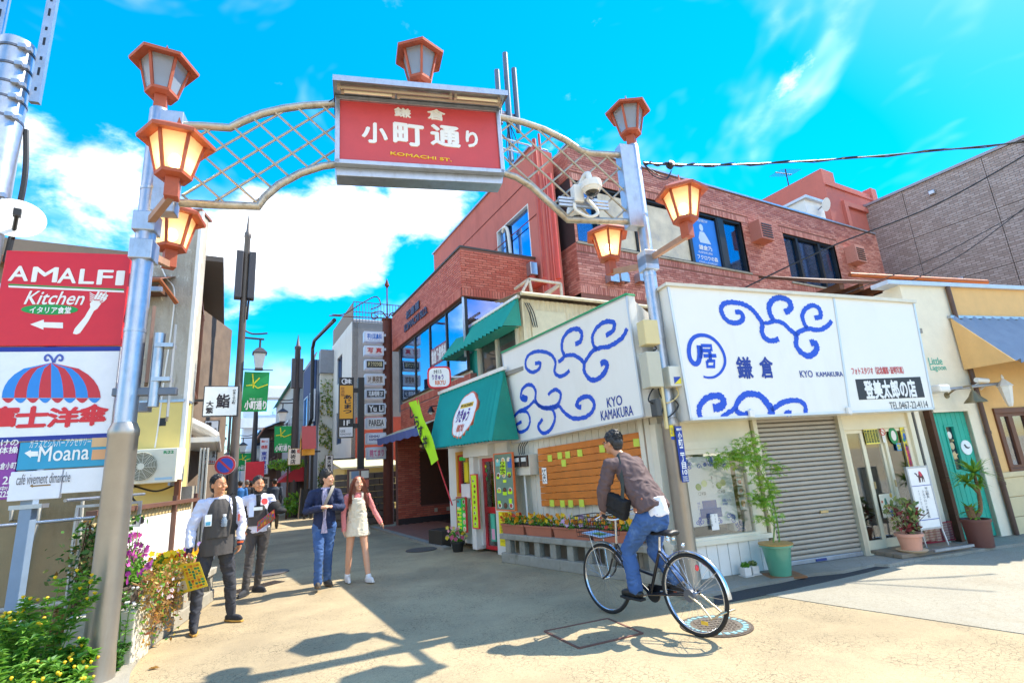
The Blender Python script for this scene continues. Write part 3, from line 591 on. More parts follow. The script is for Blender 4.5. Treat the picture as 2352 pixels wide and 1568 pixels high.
# papers on the doors
def paper(label,px,col,txt=None,tcol=None,y=.035,vert=False,name='notice',extra=None,pl=A,bold=.02):
    t = on(pl,name,label,'notice');a = pl.at(px[0],px[1],y);b = pl.at(px[2],px[3],y);MB().box(a[0],b[0],y,y+.003,b[1],a[1]).build('sheet',flat(col),t)
    if txt:
        w_,h_ = b[0]-a[0],a[1]-b[1];text(txt,(a[0]+w_*.1,b[1]+h_*.1,b[0]-w_*.1,a[1]-h_*.1),y-.0015,flat(tcol or '22202a'),t,vert=vert,bold=bold)
    if extra: extra(t,a,b,y)
    return t
def bars_y(t,a,b,y):
    w_ = (b[0]-a[0])/5
    for i in range(5):
        MB().box(a[0]+w_*(i+.12),a[0]+w_*(i+.88),y-.002,y,b[1]+.02,a[1]-.02).build('print',flat('1e4030'),t);text('成人式証明写真七五三入学'[i*2:i*2+4],(a[0]+w_*(i+.25),b[1]+.04,a[0]+w_*(i+.75),a[1]-.04),y-.004,flat('f0d820'),t,vert=True)
paper('yellow notice with dark vertical columns on the middle door pane',(1983,985,2022,1018),'f0e060',extra=bars_y)
def nosm(t,a,b,y):
    cx,cz = (a[0]+b[0])/2,a[1]-.09;m = MB();m.ribbon([(cx+.05*math.cos(i*math.pi/8),cz+.05*math.sin(i*math.pi/8)) for i in range(17)],.012,y-.002);m.ribbon([(cx-.035,cz+.035),(cx+.035,cz-.035)],.012,y-.002);m.build('print',flat('d03030'),t);text('禁煙',(a[0]+.02,b[1]+.03,b[0]-.02,b[1]+.1),y-.002,flat('3060b0'),t)
paper('white no smoking notice on the middle door pane',(2021,978,2035,1016),'f0ece4',extra=nosm)
def sticker(t,a,b,y):
    MB().ell(((a[0]+b[0])/2,y-.003,(a[1]+b[1])/2),((b[0]-a[0])*.2,.003,(a[1]-b[1])*.28),12,8).build('print',flat('f0e8e0'),t)
t = on(A,'round_sticker','green oval sticker on the right door pane','sticker');q = A.at(2052,1000,.045);MB().ell((q[0],.045,q[1]),(.09,.004,.13),20,8).build('disc',flat('1f8a4a'),t);MB().ell((q[0],.040,q[1]),(.05,.004,.08),14,8).build('print',flat('ece4dc'),t)
def blot(cols):
    def f(t,a,b,y):
        for i in range(9):
            x = random.uniform(a[0]+.03,b[0]-.03);z = random.uniform(b[1]+.03,a[1]-.03);MB().ell((x,y-.001,z),(random.uniform(.015,.035),.002,random.uniform(.02,.05)),10,6).build('print',flat(random.choice(cols)),t)
    return f
paper('yellow and blue poster, upper one on the right door pane',(2066,980,2094,1015),'f0dc30','イベント\n案内','2858b0',extra=blot(['3070c0','2a9a58']))
paper('small sky blue notice under the green oval sticker',(2058,1018,2072,1034),'3898d8','営業中','f0e040')
paper('yellow poster with people, lower one on the right door pane',(2076,1018,2102,1080),'f0d020','着物体験','e04878',extra=blot(['303038','b05a40','e86090','304a90']))
paper('cream poster with small pictures low on the middle door pane',(2018,1135,2062,1185),'f4e8cc',extra=blot(['d86a48','4a8a70','e0b048','4878a8']))
# right hand jamb and downpipe beside the doors
for x,w_,mat in ((dx1+.1,.09,ALU),(dx1+.21,.03,mt('grey_rubber','5a5650',.7)),(dx1+.25,.1,SHW)): MB().box(x,x+w_,-.02,.12,.045,2.02).build('jamb',mat,shop,bevel=.004)
JX = dx1+.36
# ---------------------------------------------------------------- front B: corner post, vertical cladding, cedar board panel
cp = Bl(5.62,-.02)
CL = mt('cladding_white','ded6c4',.6,var=.06,bump=.05,stain=.2,stcol='9a8a6c',sscale=2,streak=4)
for i in range(24):
    a = 2.0+i*.149;MB().prismz([Bl(a+.004,.085)[:2],Bl(a+.145,.085)[:2],Bl(a+.145,.125)[:2],Bl(a+.004,.125)[:2]],.05,2.6).build('cladding',CL,shop)
for (a,b) in ((5.42,5.50),(5.53,5.62),(5.64,5.76)): MB().prismz([Bl(a,-.04)[:2],Bl(b,-.04)[:2],Bl(b,.1)[:2],Bl(a,.1)[:2]],.045,2.7).build('corner_post',CL,shop,bevel=.006)
plk = on(B,'cedar_panel','orange cedar board panel on the wall beside the cyclist','panel')
CED = mt('cedar_board','cc7426',.55,var=.22,vs=3,bump=.12,bs=20,stain=.3,stcol='8a4a1c',sscale=2.2,streak=.15)
tl,tr,bl_,br = [B.at(*p,.02) for p in ((1236,1030),(1511,985),(1246,1163),(1528,1155))]
nb = 9;YEL = flat('c8d84a')
for i in range(nb):
    def lp(a,b,t): return (a[0]+(b[0]-a[0])*t,a[1]+(b[1]-a[1])*t)
    q = [lp(tl,bl_,i/nb),lp(tr,br,i/nb),lp(tr,br,(i+.93)/nb),lp(tl,bl_,(i+.93)/nb)]
    MB().prism(q,.0+random.uniform(0,.004),.03).build('plank',CED,plk,bevel=.003)
for x in (tl[0]+.3,(tl[0]+tr[0])/2,tr[0]-.3): MB().box(x-.03,x+.03,.03,.085,min(bl_[1],br[1])+.05,max(tl[1],tr[1])-.08).build('batten',CED,plk)
for k,(a,b) in enumerate([(1263,1052),(1286,1046),(1304,1044),(1332,1040),(1383,1030),(1400,1032),(1295,1063),(1268,1155),(1292,1156),(1311,1156),(1336,1155),(1462,1016)]):
    q = B.at(a,b,-.002);t = on(B,'square_note','yellow green square on the cedar panel, %s from the left in the %s' % (('first','third','fourth','fifth','sixth','seventh','second','first','second','third','fourth','eighth')[k],'bottom row' if 7 <= k <= 10 else 'upper rows'),'note','yellow squares on the cedar panel');MB().box(q[0]-.055,q[0]+.055,-.006,-.002,q[1]-.055,q[1]+.055).build('sheet',YEL,t)
paper('small white paper with brushed writing at the left of the cedar panel',(1244,1074,1257,1110),'f4f0ea','げんまい',y=-.012,vert=True,pl=B)
# electricity meters left of the panel
em = on(B,'electric_meter','grey box with two electricity meters left of the cedar panel','meter')
q0 = B.at(1190,1045,-.05);q1 = B.at(1225,1090,-.05);MB().box(q0[0],q1[0],-.12,.08,q1[1],q0[1]).build('box',mt('meter_box','d8d0bc',.5,bump=0),em,bevel=.01)
for k in range(2):
    x = q0[0]+(q1[0]-q0[0])*(.05+.5*k);w_ = (q1[0]-q0[0])*.42;zc = (q0[1]+q1[1])/2;MB().box(x,x+w_,-.17,-.12,zc-.03,q0[1]-.01).build('meter',mt('meter_black','2a2a2e',.25,bump=0,coat=.6),em,bevel=.008);MB().box(x+.02,x+w_-.02,-.175,-.17,zc+.06,q0[1]-.05).build('dial',flat('d8d8d0'),em)
MB().tube([B.loc(B.w(q0[0]+.12,-.03,q0[1]-.3)),(q0[0]+.14,-.03,.3)],.018,8).build('conduit',WHITE,em)
for k in range(4): MB().tube([Vector((x,-.05,z)) for x,z in bez([(q0[0]+.05+.05*k,q0[1]),(q0[0]+.02+.06*k,q0[1]+.12),(q0[0]+.1+.07*k,q0[1]+.22)])],.008,5).build('cable',BLACK,em)
# ---------------------------------------------------------------- the two big white sign boxes
SIGNW = mt('sign_white','efebe2',.35,var=.02,vs=2,bump=0,stain=.16,stcol='c4b698',sscale=1.3,streak=5)
def swirl(pl,px,ws,y,mat,parent,jag=.2,n=9):
    pts = [Vector(pl.at(a,b,y)) for a,b in px];cv = bez([(p.x,p.y,0) for p in pts],n);k = len(cv)
    wv = [(ws[0]+(ws[1]-ws[0])*i/(k-1))*1.38 for i in range(k)];MB().ribbon([(p.x,p.y) for p in cv],wv,y,jag).build('swirl',mat,parent)
def boxsign(pl,name,label,corners,y,depth,seam=None):
    t = on(pl,name,label,'sign');q = [pl.at(*p,y) for p in corners]
    MB().prism(q,y,y+depth).build('box',SIGNW,t,bevel=.01)
    for i in range(4):
        m = MB();edge(m,q[i],q[(i+1) % 4],.03,y-.012,y+.02,-1);m.build('edge_trim',mt('alu_edge','d0d4d8',.4,.5,var=.05,bump=0),t)
    return t,q
yA = -.42
s1,q = boxsign(A,'shop_sign','big white box sign with blue swirls over the shutter and glass doors',[(1531,652),(2098,691),(2146,940),(1585,965)],yA,.5)
def z_(y,dx=0): return y
# panel joint
a,b = A.at(1913,678,yA),A.at(1953,952,yA);MB().prism([(a[0]-.015,a[1]),(a[0]+.015,a[1]),(b[0]+.015,b[1]),(b[0]-.015,b[1])],yA-.012,yA).build('joint',mt('alu_edge'),s1)
MB().prism([A.at(*p,yA) for p in [(1526,650),(2100,690),(2100,697),(1526,657)]],yA-.04,yA+.5).build('cap',mt('cream_cap','e0d8c4',.6),s1)
for p in ((1722,950),(1946,943)): qq = A.at(*p,yA);MB().box(qq[0]-.035,qq[0]+.035,yA-.05,yA-.005,qq[1]-.05,qq[1]+.05).build('clip',WHITE,s1,bevel=.01)
yl = yA-.004;Z4 = lambda pts: [((2600+x*900/1764)*.57422,(1100+y*800/1568)*.57422) for x,y in pts]
for pts,w_ in (([(668,290),(710,292),(730,325),(715,360),(670,375),(610,360),(570,310),(560,255),(590,220),(650,213),(730,228),(800,270),(850,330),(880,380),(878,440),(900,490),(950,515),(1010,500)],(.05,.055)),
                ([(1055,290),(1095,270),(1105,230),(1075,192),(1020,178),(970,190),(935,240),(940,300),(968,350)],(.07,.055)),
                ([(885,375),(930,375),(975,360),(1040,375),(1100,430),(1145,475),(1145,545),(1180,600),(1235,632),(1290,610),(1308,560),(1285,530),(1258,535)],(.04,.075)),
                ([(1140,470),(1180,440),(1240,420),(1320,430),(1390,400),(1425,358)],(.05,.05)),
                ([(1290,335),(1335,325),(1335,280),(1305,245),(1260,240),(1215,270),(1195,320),(1210,380),(1235,415)],(.055,.05)),
                ([(495,1040),(545,1035),(578,1000),(560,955),(510,945),(445,965),(400,1010),(385,1060),(395,1112)],(.08,.05)),
                ([(560,1115),(610,1080),(665,1045),(690,990),(740,940),(800,930),(870,950),(915,1000),(950,1050),(948,1095)],(.04,.08)),
                ([(670,1050),(700,1080),(745,1095),(800,1072)],(.05,.06)),([(950,1060),(990,1030),(1050,995),(1110,982),(1170,985),(1215,1020),(1220,1085)],(.05,.05)),([(1062,1095),(1080,1078),(1110,1085)],(.05,.06))):
    swirl(A,Z4(pts),w_,yl,BLUE,s1)
# round mark: brush circle with the character
swirl(A,Z4([(385,550),(390,620),(380,680),(350,695),(318,660),(305,600),(315,530),(350,485),(410,470),(480,490),(540,545),(580,620),(588,690),(560,755),(510,795),(460,803),(420,795)]),(.055,.02),yl-.001,BLUE,s1,.05)
for st_ in ([(400,553),(480,553),(480,595)],[(398,590),(478,592)],[(400,555),(402,610),(398,650)],[(420,632),(520,632)],[(470,605),(474,670)],[(448,672),(505,672),(503,718),(450,718),(448,672)]):
    MB().ribbon([A.at(*p,yl) for p in Z4(st_)],.05,yl-.001,.06).build('mark_stroke',BLUE,s1)
NAVY = mt('sign_navy','1c3c96',.5,var=.03,bump=0)
for ch,p in (('鎌',(1689,820,1731,868)),('倉',(1742,820,1780,867))): ptext(A,ch,p,yl,NAVY,s1,bold=.03)
ptext(A,'KYO',(1836,851,1868,866),yl,NAVY,s1,bold=.008);ptext(A,'KAMAKURA',(1874,854,1937,864),yl,NAVY,s1,bold=.008)
REDT = flat('d02a30');ptext(A,'フォトスタジオ（記念撮影･証明写真）',(1954,843,2077,858),yl,REDT,s1,bold=.012)
m = [A.at(*p,yA) for p in [(1964,871),(2113,865),(2124,912),(1973,918)]];MB().prism(m,yA-.004,yA-.001).build('name_panel',mt('name_black','2a2a2e',.5,var=.1,vs=20,bump=0),s1);ptext(A,'登美太郎の店',(1982,875,2108,911),yA-.006,LET,s1,bold=.045)
ptext(A,'TEL.0467-22-4114',(2042,923,2133,936),yl,flat('38343a'),s1)
# sign on the street front
K = Pl((-.225,10.05),150.2)
s2,q = boxsign(K,'shop_sign','big white tilted looking box sign with blue swirls over the cedar panel',[(1153,811),(1440,676),(1481,957),(1176,1020)],0,.14)
MB().prism([K.at(*p,0) for p in [(1152,809),(1441,673),(1442,677),(1153,812)]],-.03,.14).build('cap',mt('green_trim','2a9a62',.5,bump=0),s2)
a = K.at(1440,676,0);b = K.at(1481,957,0)
MB().add([(a[0]+.002,0,a[1]),(b[0]+.002,0,b[1]),tuple(K.loc((2.25,7.35,a[1]-.35))),tuple(K.loc((2.25,7.35,b[1]+.06)))],[(0,1,3,2)]).build('side_panel',SIGNW,s2)
Z2 = lambda pts: [((1950+x*800/1045)*.57422,(1100+y*1200/1568)*.57422) for x,y in pts]
for pts,w_ in (([(248,462),(275,460),(268,490),(235,507),(203,487),(200,445),(225,410),(280,398),(330,415),(355,455),(350,505),(375,528),(405,520),(428,497)],(.05,.045)),
                ([(458,360),(485,345),(492,305),(470,282),(430,290),(395,330),(388,385),(400,425),(370,455)],(.06,.05)),
                ([(400,422),(450,418),(500,455),(505,500),(530,540),(570,545),(610,510),(625,470),(610,455),(590,465)],(.045,.065)),
                ([(505,460),(545,400),(590,380),(640,370),(700,330),(730,280)],(.05,.05)),
                ([(618,315),(655,290),(660,250),(620,243),(575,270),(548,320),(555,370),(575,385)],(.055,.045)),
                ([(180,632),(205,640),(195,655),(175,640),(180,600),(205,575),(235,578),(252,610),(250,650),(275,685),(330,690),(370,670),(382,620),(355,598),(325,615),(318,628)],(.05,.045)),
                ([(120,765),(160,715),(210,690),(245,655)],(.045,.045)),([(160,715),(205,715),(222,760),(205,805),(165,818),(150,785),(178,765)],(.04,.045)),
                ([(245,660),(290,695),(335,700),(352,745),(330,805),(290,825),(265,790),(288,752)],(.045,.05)),([(345,695),(375,685),(395,710),(440,745),(500,745),(545,715),(557,670),(530,635),(485,645),(465,680),(490,690)],(.045,.055))):
    swirl(K,Z2(pts),w_,-.004,BLUE,s2)
ptext(K,'KYO',(1393,914,1430,929),-.004,NAVY,s2,bold=.012);ptext(K,'KAMAKURA',(1379,944,1455,953),-.004,NAVY,s2,bold=.01)
# ================================================================ neighbour with the teal door
lag = on(A,'lagoon_shop','cream plastered little shop with a teal plank door','shop')
tz = A.at(2200,655)[1];lx1 = A.at(2250,950)[0]
dxa,dxb = A.at(2165,1050,.05)[0]-.02,A.at(2255,1100,.05)[0];ddz = A.at(2180,946,.05)[1]
CRS = mt('ivory_plaster','ece0c6',.9,var=.06,bump=.35,bs=40,stain=.2,stcol='b8a27a',sscale=1.5,streak=2)
m = MB();m.box(4.62,dxa,.1,.3,0,ddz);m.box(dxb,lx1,.0,.3,0,ddz);m.box(4.62,lx1,.0,.3,ddz,tz-.05);m.box(4.62,lx1,.3,5,0,tz-.08);m.build('wall',CRS,lag)
MB().box(4.3,12.5,-.06,.25,tz-.05,tz+.02).build('coping',mt('coping_metal','c8ccd4',.45,.4,bump=0),lag)
dr = on(A,'plank_door','teal painted plank door with a small window and mermaid plate','door');TEAL = mt('teal_paint','1fa890',.55,var=.12,vs=4,bump=.15,stain=.25,stcol='6a8a74',sscale=6,streak=3)
n = 7
for i in range(n):
    w_ = (dxb-dxa)/n;x = dxa+i*w_
    if i in (2,3):
        MB().box(x+.003,x+w_-.003,.05,.09,.06,1.05).build('plank',TEAL,dr,bevel=.004);MB().box(x+.003,x+w_-.003,.05,.09,1.78,ddz).build('plank',TEAL,dr,bevel=.004)
    else: MB().box(x+.003,x+w_-.003,.05,.09,.06,ddz).build('plank',TEAL,dr,bevel=.004)
wx0,wx1 = dxa+(dxb-dxa)*2/7,dxa+(dxb-dxa)*4/7;frame(MB(),wx0-.01,wx1+.01,1.05,1.78,.03,.035,.08).build('window_frame',TEAL,dr);MB().box(wx0,wx1,.075,.08,1.06,1.77).build('pane',mt('dark_pane','24343c',.1,var=.2,bump=0),dr)
for z,cc in ((1.62,'e8e4d8'),(1.45,'c8b890'),(1.3,'d8b888')): MB().ell(((wx0+wx1)/2,.068,z),(.05,.01,.06),10,6).build('trinket',flat(cc),dr)
m = MB()
for i in range(5): a = i*2*math.pi/5+.3;m.ribbon([((wx0+wx1)/2,1.3),((wx0+wx1)/2+.07*math.cos(a),1.3+.07*math.sin(a))],[.03,.008],.058)
m.build('starfish',flat('e0c088'),dr)
q = A.at(2220,1027,.04);MB().lathe([(.115,0),(.115,.012)],28).build('round_plate',flat('e8eeee'),dr,loc=(q[0],.048,q[1]),rot=(R(90),0,0));m = MB();m.ribbon([(q[0]-.04,q[1]+.05),(q[0]-.02,q[1]+.01),(q[0]+.02,q[1]-.01),(q[0]+.07,q[1]-.0)],[.03,.035,.025,.006],.033);m.build('mermaid_print',flat('203038'),dr)
q = A.at(2200,1010,.03);MB().ell((q[0]-.12,.03,q[1]),(.02,.02,.02)).build('knob',mt('brass_dull'),dr)
for x in (dxa-.09,): MB().box(x,x+.075,.0,.1,.05,ddz+.05).build('jamb',mt('dark_bark','5a3c28',.8,var=.3,bump=.6,bs=20),lag)
MB().box(dxa-.02,dxb+.06,-.02,.1,ddz,ddz+.05).build('lintel',CRS,lag);MB().box(dxb,dxb+.05,-.015,.1,.05,ddz).build('jamb',CRS,lag)
ptext(A,'Little',(2131,821,2166,837),-.004,flat('58b8a0'),lag,bold=.01);ptext(A,'Lagoon',(2135,838,2175,853),-.004,flat('58b8a0'),lag,bold=.01)
# peach building on the far right
pch = on(A,'peach_building','peach coloured building with a striped metal awning at the right edge','building')
PEA = mt('peach_stucco','e6b878',.9,var=.07,bump=.3,bs=80,stain=.15,stcol='b88a50',sscale=1.5,streak=3)
pw = A.poly([(2278,940),(2326,1085),(2380,1085),(2360,935)],0)
wx0,wx1 = A.at(2300,1010)[0],A.at(2352,1010)[0]+.3;wz0,wz1 = A.at(2330,1085)[1],A.at(2290,940)[1]
m = MB();m.box(lx1,wx0,.0,.3,.5,tz-.05);m.box(wx1,12.5,0,.3,.5,tz-.05);m.box(wx0,wx1,0,.3,.5,wz0);m.box(wx0,wx1,0,.3,wz1,tz-.05);m.box(lx1,12.5,.3,5,0,tz-.1);m.build('wall',PEA,pch)
BEI = mt('beige_block','d8c498',.85,var=.08,bump=.2)
k = 0
for r in range(3):
    for i in range(5): MB().box(lx1+.02+i*.62+.004,lx1+.02+(i+1)*.62-.004,-.03,.3,.0+.3*r+.004 if r else .02,.3*(r+1)-.004).build('stone_panel',BEI,pch,bevel=.006)
MB().box(lx1,12.5,-.05,.3,.9,.98).build('ledge',BEI,pch,bevel=.01)
BRW = mt('brown_frame','6a3c22',.5,var=.2,bump=.1,stain=.2)
pw_ = on(A,'framed_window','brown wooden framed window in the peach wall','window')
frame(MB(),wx0-.02,wx1+.02,wz0-.02,wz1+.02,.09,-.03,.06).build('frame',BRW,pw_,bevel=.006);frame(MB(),wx0+.07,(wx0+wx1)/2-.05,wz0+.07,wz1-.07,.05,.0,.04).build('sash',BRW,pw_);frame(MB(),(wx0+wx1)/2-.05,wx1-.07,wz0+.07,wz1-.07,.05,.0,.04).build('sash',BRW,pw_)
MB().box(wx0+.07,wx1-.07,.03,.035,wz0+.07,wz1-.07).build('pane',glass_mat('dark_glass','e8f0ff',.25,.3),pw_);MB().box(wx0,wx1,.25,.28,wz0,wz1).build('interior',DARK,pw_)
aw = on(A,'striped_awning','dark corrugated metal awning with a peach side on the right building','awning')
a0 = A.at(2182,730,-.03);a1 = A.at(2232,835,-.55);x1 = 12.4;zt_,zb_ = a0[1],a1[1];xa = a0[0]
corrugated(MB(),(xa+.02,-.75,zb_),(x1,-.75,zb_),(xa+.02,-.03,zt_),(x1,-.03,zt_),30,.045).build('sheet',mt('ribbed_metal','9a9ea6',.4,.4,var=.1,bump=0),aw)
MB().add([(xa,-.03,zt_),(xa,-.75,zb_),(xa,-.03,zb_),(xa+.03,-.03,zt_),(xa+.03,-.75,zb_),(xa+.03,-.03,zb_)],[(0,1,2),(5,4,3),(0,3,4,1),(1,4,5,2),(2,5,3,0)]).build('side_panel',PEA,aw)
MB().box(xa-.02,x1,-.06,.0,zt_-.01,zt_+.04).build('top_rail',STEEL,aw)
dp = on(A,'downpipe','brown downpipe running down between cream and peach walls','pipe')
p0 = A.at(2166,660,-.05);p1 = A.at(2322,1232,-.05);xx = lx1;MB().tube([(xx,-.05,tz-.06),(xx,-.05,.05)],.035,10).build('pipe',mt('brown_pipe','5a4034',.5,var=.2,bump=0),dp,smooth=True)
for z in (.8,1.6,2.4,3.2): MB().lathe([(.042,z),(.042,z+.05)],12,(xx,-.05,0)).build('bracket',mt('brown_pipe'),dp)
# lamps and camera on that wall
wl_ = on(A,'wall_lantern','white carriage lantern on the peach wall','lamp');q = A.at(2308,905,-.25);WI = mt('white_iron','e4e0d8',.5,bump=0)
MB().lathe([(.03,-.2),(.05,-.14),(.09,.12),(.11,.13),(.04,.22),(.015,.25),(.02,.28),(.005,.32)],6,(q[0],-.28,q[1])).build('lantern',WI,wl_);MB().tube([(q[0]-.12,0,q[1]+.12),(q[0]-.1,-.12,q[1]+.2),(q[0],-.24,q[1]+.14)],.015,8).build('bracket',WI,wl_)
bl2 = on(A,'barn_lamp','dull bronze gooseneck lamp above the teal door','lamp');q = A.at(2240,918,-.3);BRZ = mt('bronze','8a7a5a',.45,.7,bump=.05)
MB().lathe([(.15,-.04),(.14,-.02),(.07,.06),(.04,.12),(.03,.14)],18,(q[0],-.3,q[1])).build('shade',BRZ,bl2,smooth=True);MB().tube(bez([(q[0]-.15,-.02,q[1]+.12),(q[0]-.12,-.15,q[1]+.2),(q[0],-.28,q[1]+.22),(q[0],-.3,q[1]+.12)]),.013,8).build('neck',BRZ,bl2,smooth=True);MB().lathe([(.05,0),(.05,.02)],14).build('plate',BRZ,bl2,loc=(q[0]-.15,0,q[1]+.12),rot=(R(90),0,0))
cc = on(A,'bullet_camera','white bullet security camera above the bronze lamp','camera');q = A.at(2252,872,-.2);MB().tube([(q[0]-.1,-.2,q[1]),(q[0]+.12,-.22,q[1]-.02)],.04,12).build('body',WP,cc,smooth=True);MB().tube([(q[0],0,q[1]-.12),(q[0],-.18,q[1]-.04)],.015,8).build('bracket',WP,cc)
tb = on(A,'awning_roll','rolled awning arm in grey metal along the cream wall','awning arm');a = A.at(2150,893,-.2);b = A.at(2300,880,-.2);MB().tube([(a[0]+.1,-.2,a[1]-.02),(b[0],-.2,b[1])],.025,10).build('bar',STEEL,tb);MB().box(a[0]-.05,a[0]+.18,-.3,0,a[1]-.06,a[1]+.06).build('housing',WHITE,tb,bevel=.03)
# ================================================================ red brick building
def brick_mat(key,c1,c2,c3):
    m = bpy.data.materials.new(key);m.use_nodes = True;nt = m.node_tree;L = nt.links.new;b = nt.nodes['Principled BSDF'];b.inputs['Roughness'].default_value = .65
    g = NT(nt,'ShaderNodeNewGeometry');o = NT(nt,'ShaderNodeObjectInfo');tc = NT(nt,'ShaderNodeTexCoord')
    a = NT(nt,'ShaderNodeMath',operation='ADD');L(g.outputs['Random Per Island'],a.inputs[0]);L(o.outputs['Random'],a.inputs[1]);fr = NT(nt,'ShaderNodeMath',operation='FRACT');L(a.outputs[0],fr.inputs[0])
    r = NT(nt,'ShaderNodeValToRGB');e = r.color_ramp.elements;e[0].color = lin(c1);e[1].color = lin(c3);k = e.new(.5);k.color = lin(c2);L(fr.outputs[0],r.inputs[0])
    n = NT(nt,'ShaderNodeTexNoise',i_Scale=30,i_Detail=5);L(tc.outputs['Object'],n.inputs[0]);mr = NT(nt,'ShaderNodeMapRange');L(n.outputs[0],mr.inputs[0]);mr.inputs[3].default_value = .75;mr.inputs[4].default_value = 1.2
    mx = NT(nt,'ShaderNodeMix',data_type='RGBA',blend_type='MULTIPLY');mx.inputs[0].default_value = 1;L(r.outputs[0],mx.inputs[6]);L(mr.outputs[0],mx.inputs[7]);L(mx.outputs[2],b.inputs['Base Color'])
    bp = NT(nt,'ShaderNodeBump',i_Strength=.3,i_Distance=.006);L(n.outputs[0],bp.inputs['Height']);L(bp.outputs[0],b.inputs['Normal']);MATS[key] = m;return m
BK = brick_mat('red_brick','ba5842','c8664e','d2765e')
BK2 = brick_mat('plum_brick','a46052','ba7666','ca8e7e')
MORT = mt('brick_joint','85584c',.9,var=.15,bump=.2)
STU = mt('red_stucco','c87062',.85,var=.1,vs=2,bump=.3,bs=60,stain=.25,stcol='84382c',sscale=1.2,streak=4)
W = Pl((1.90,12.84),60.7)
bb = on(S,'brick_building','three storey red brick corner building with wide window strips','building')
Wl = lambda x,y,z=0: S.loc(W.w(x,y,z))
NEAR = [];REST = []
def bricks(fn,x0,x1,z0,z1,holes=(),soldier=(),bw=.24,bh=.0635,near=True,dep=.012):
    """running bond on a face; fn(x, y, z) gives the place, y out of the wall is negative"""
    out = []
    def ok(a,b,c,d): return not any(a < h[1] and b > h[0] and c < h[3] and d > h[2] for h in list(holes)+list(soldier))
    r = 0;z = z0
    while z+bh <= z1+1e-4:
        x = x0-(bw/2 if r % 2 else 0)
        while x < x1:
            a,b = max(x,x0),min(x+bw-.012,x1)
            if b-a > .05:
                for h in list(holes)+list(soldier):
                    if z < h[3]-.005 and z+bh-.012 > h[2]+.005 and a < h[1] and b > h[0]:
                        if a < h[0] < b: b = h[0]-.004
                        elif a < h[1] < b: a = h[1]+.004
                        else: a = b
                if b-a > .04: out.append((a,b,z,z+bh-.012))
            x += bw
        z += bh;r += 1
    for h in soldier:
        x = h[0]
        while x+.07 <= h[1]+.01: out.append((x,x+.062,h[2]+.006,h[3]-.006));x += .075
    for a,b,c,d in out:
        q = random.uniform(0,.004);vs = [fn(x,y,z_) for z_ in (c,d) for y in (-dep-q,.0) for x in (a,b)]
        (NEAR if near else REST).append(vs)
def emit_bricks(lst,mat,cap):
    lst = sorted(lst,key=lambda v: (S.w(*v[0])-EYE).length)
    fs = [(0,1,5,4),(1,3,7,5),(2,0,4,6),(4,5,7,6),(1,0,2,3),(3,2,6,7)]
    cache = {}
    for vs in lst[:cap]:
        o = vs[0];k = tuple(round(c,3) for v in vs for c in (v-o))
        if k not in cache:
            me = bpy.data.meshes.new('brick');me.from_pydata([tuple(v-o) for v in vs],[],fs);me.materials.append(mat);cache[k] = me
        put('brick',cache[k],bb,loc=tuple(o))
    m = MB()
    for vs in lst[cap:]: m.add(vs,fs)
    if m.v: m.build('brick',mat,bb,kind='stuff')
fS = lambda x,y,z: Vector((x,y,z));fF = lambda x,y,z: S.loc(W.w(x,y,z)) ;FB = Pl((-1.14,11.92),60.7);fB = lambda x,y,z: S.loc(FB.w(x,y,z))
SL = 6.2
# second floor band (overhanging): walls behind the bricks
m = MB();m.box(0,SL,0,2.3,5.72,7.0);m.build('band_wall',MORT,bb)
MB().box(-.02,SL+.02,-.03,2.3,7.0,7.05).build('band_coping',mt('dark_coping','4a4440',.6),bb)
bricks(fS,.0,SL,5.93,7.0);
bricks(fS,.0,SL,5.72,5.93,soldier=[(0,SL,5.72,5.93)])
bricks(fB,.0,2.25,5.93,7.0);bricks(fB,.0,2.25,5.72,5.93,soldier=[(0,2.25,5.72,5.93)])
# second floor glass: along the street and round the corner
WIN2 = glass_mat('street_glass','cfe4ff',.42,.3)
z20,z21 = 3.87,5.70;xs2 = [.66,S.at(1001,870)[0] if 0 else 2.2,3.55,4.85,SL-.05]
m = MB();m.box(.62,SL-.04,.14,.2,z20-.07,z20);m.build('window_sill',mt('alu_cream'),bb)
for i in range(4):
    a,b = xs2[i],xs2[i+1]
    w_ = MB().box(a+.03,b-.03,.10,.11,z20,z21).build('window',WIN2,bb)
    frame(MB(),a,b,z20,z21,.035,.07,.14).build('frame',BLACK,w_)
w_ = MB().add([fB(.05,.1,4.3),fB(2.2,.1,4.3),fB(2.2,.1,5.70),fB(.05,.1,5.70)],[(0,1,2,3)]).build('window',glass_mat('violet_glass','b8c4ff',.5),bb)
MB().add([fB(0,.05,4.2),fB(.06,.05,4.2),fB(.06,.05,5.72),fB(0,.05,5.72)],[(0,1,2,3)]).build('frame',STEEL,w_)
m = MB();m.box(.3,SL,1.6,1.65,3.6,5.72);m.box(.3,.35,.12,1.6,3.6,5.72);m.box(.3,SL,.12,1.6,3.55,3.6);m.build('second_floor_room',mt('pale_room','8a8a8c',.8,var=.2,vs=2,bump=0),bb)
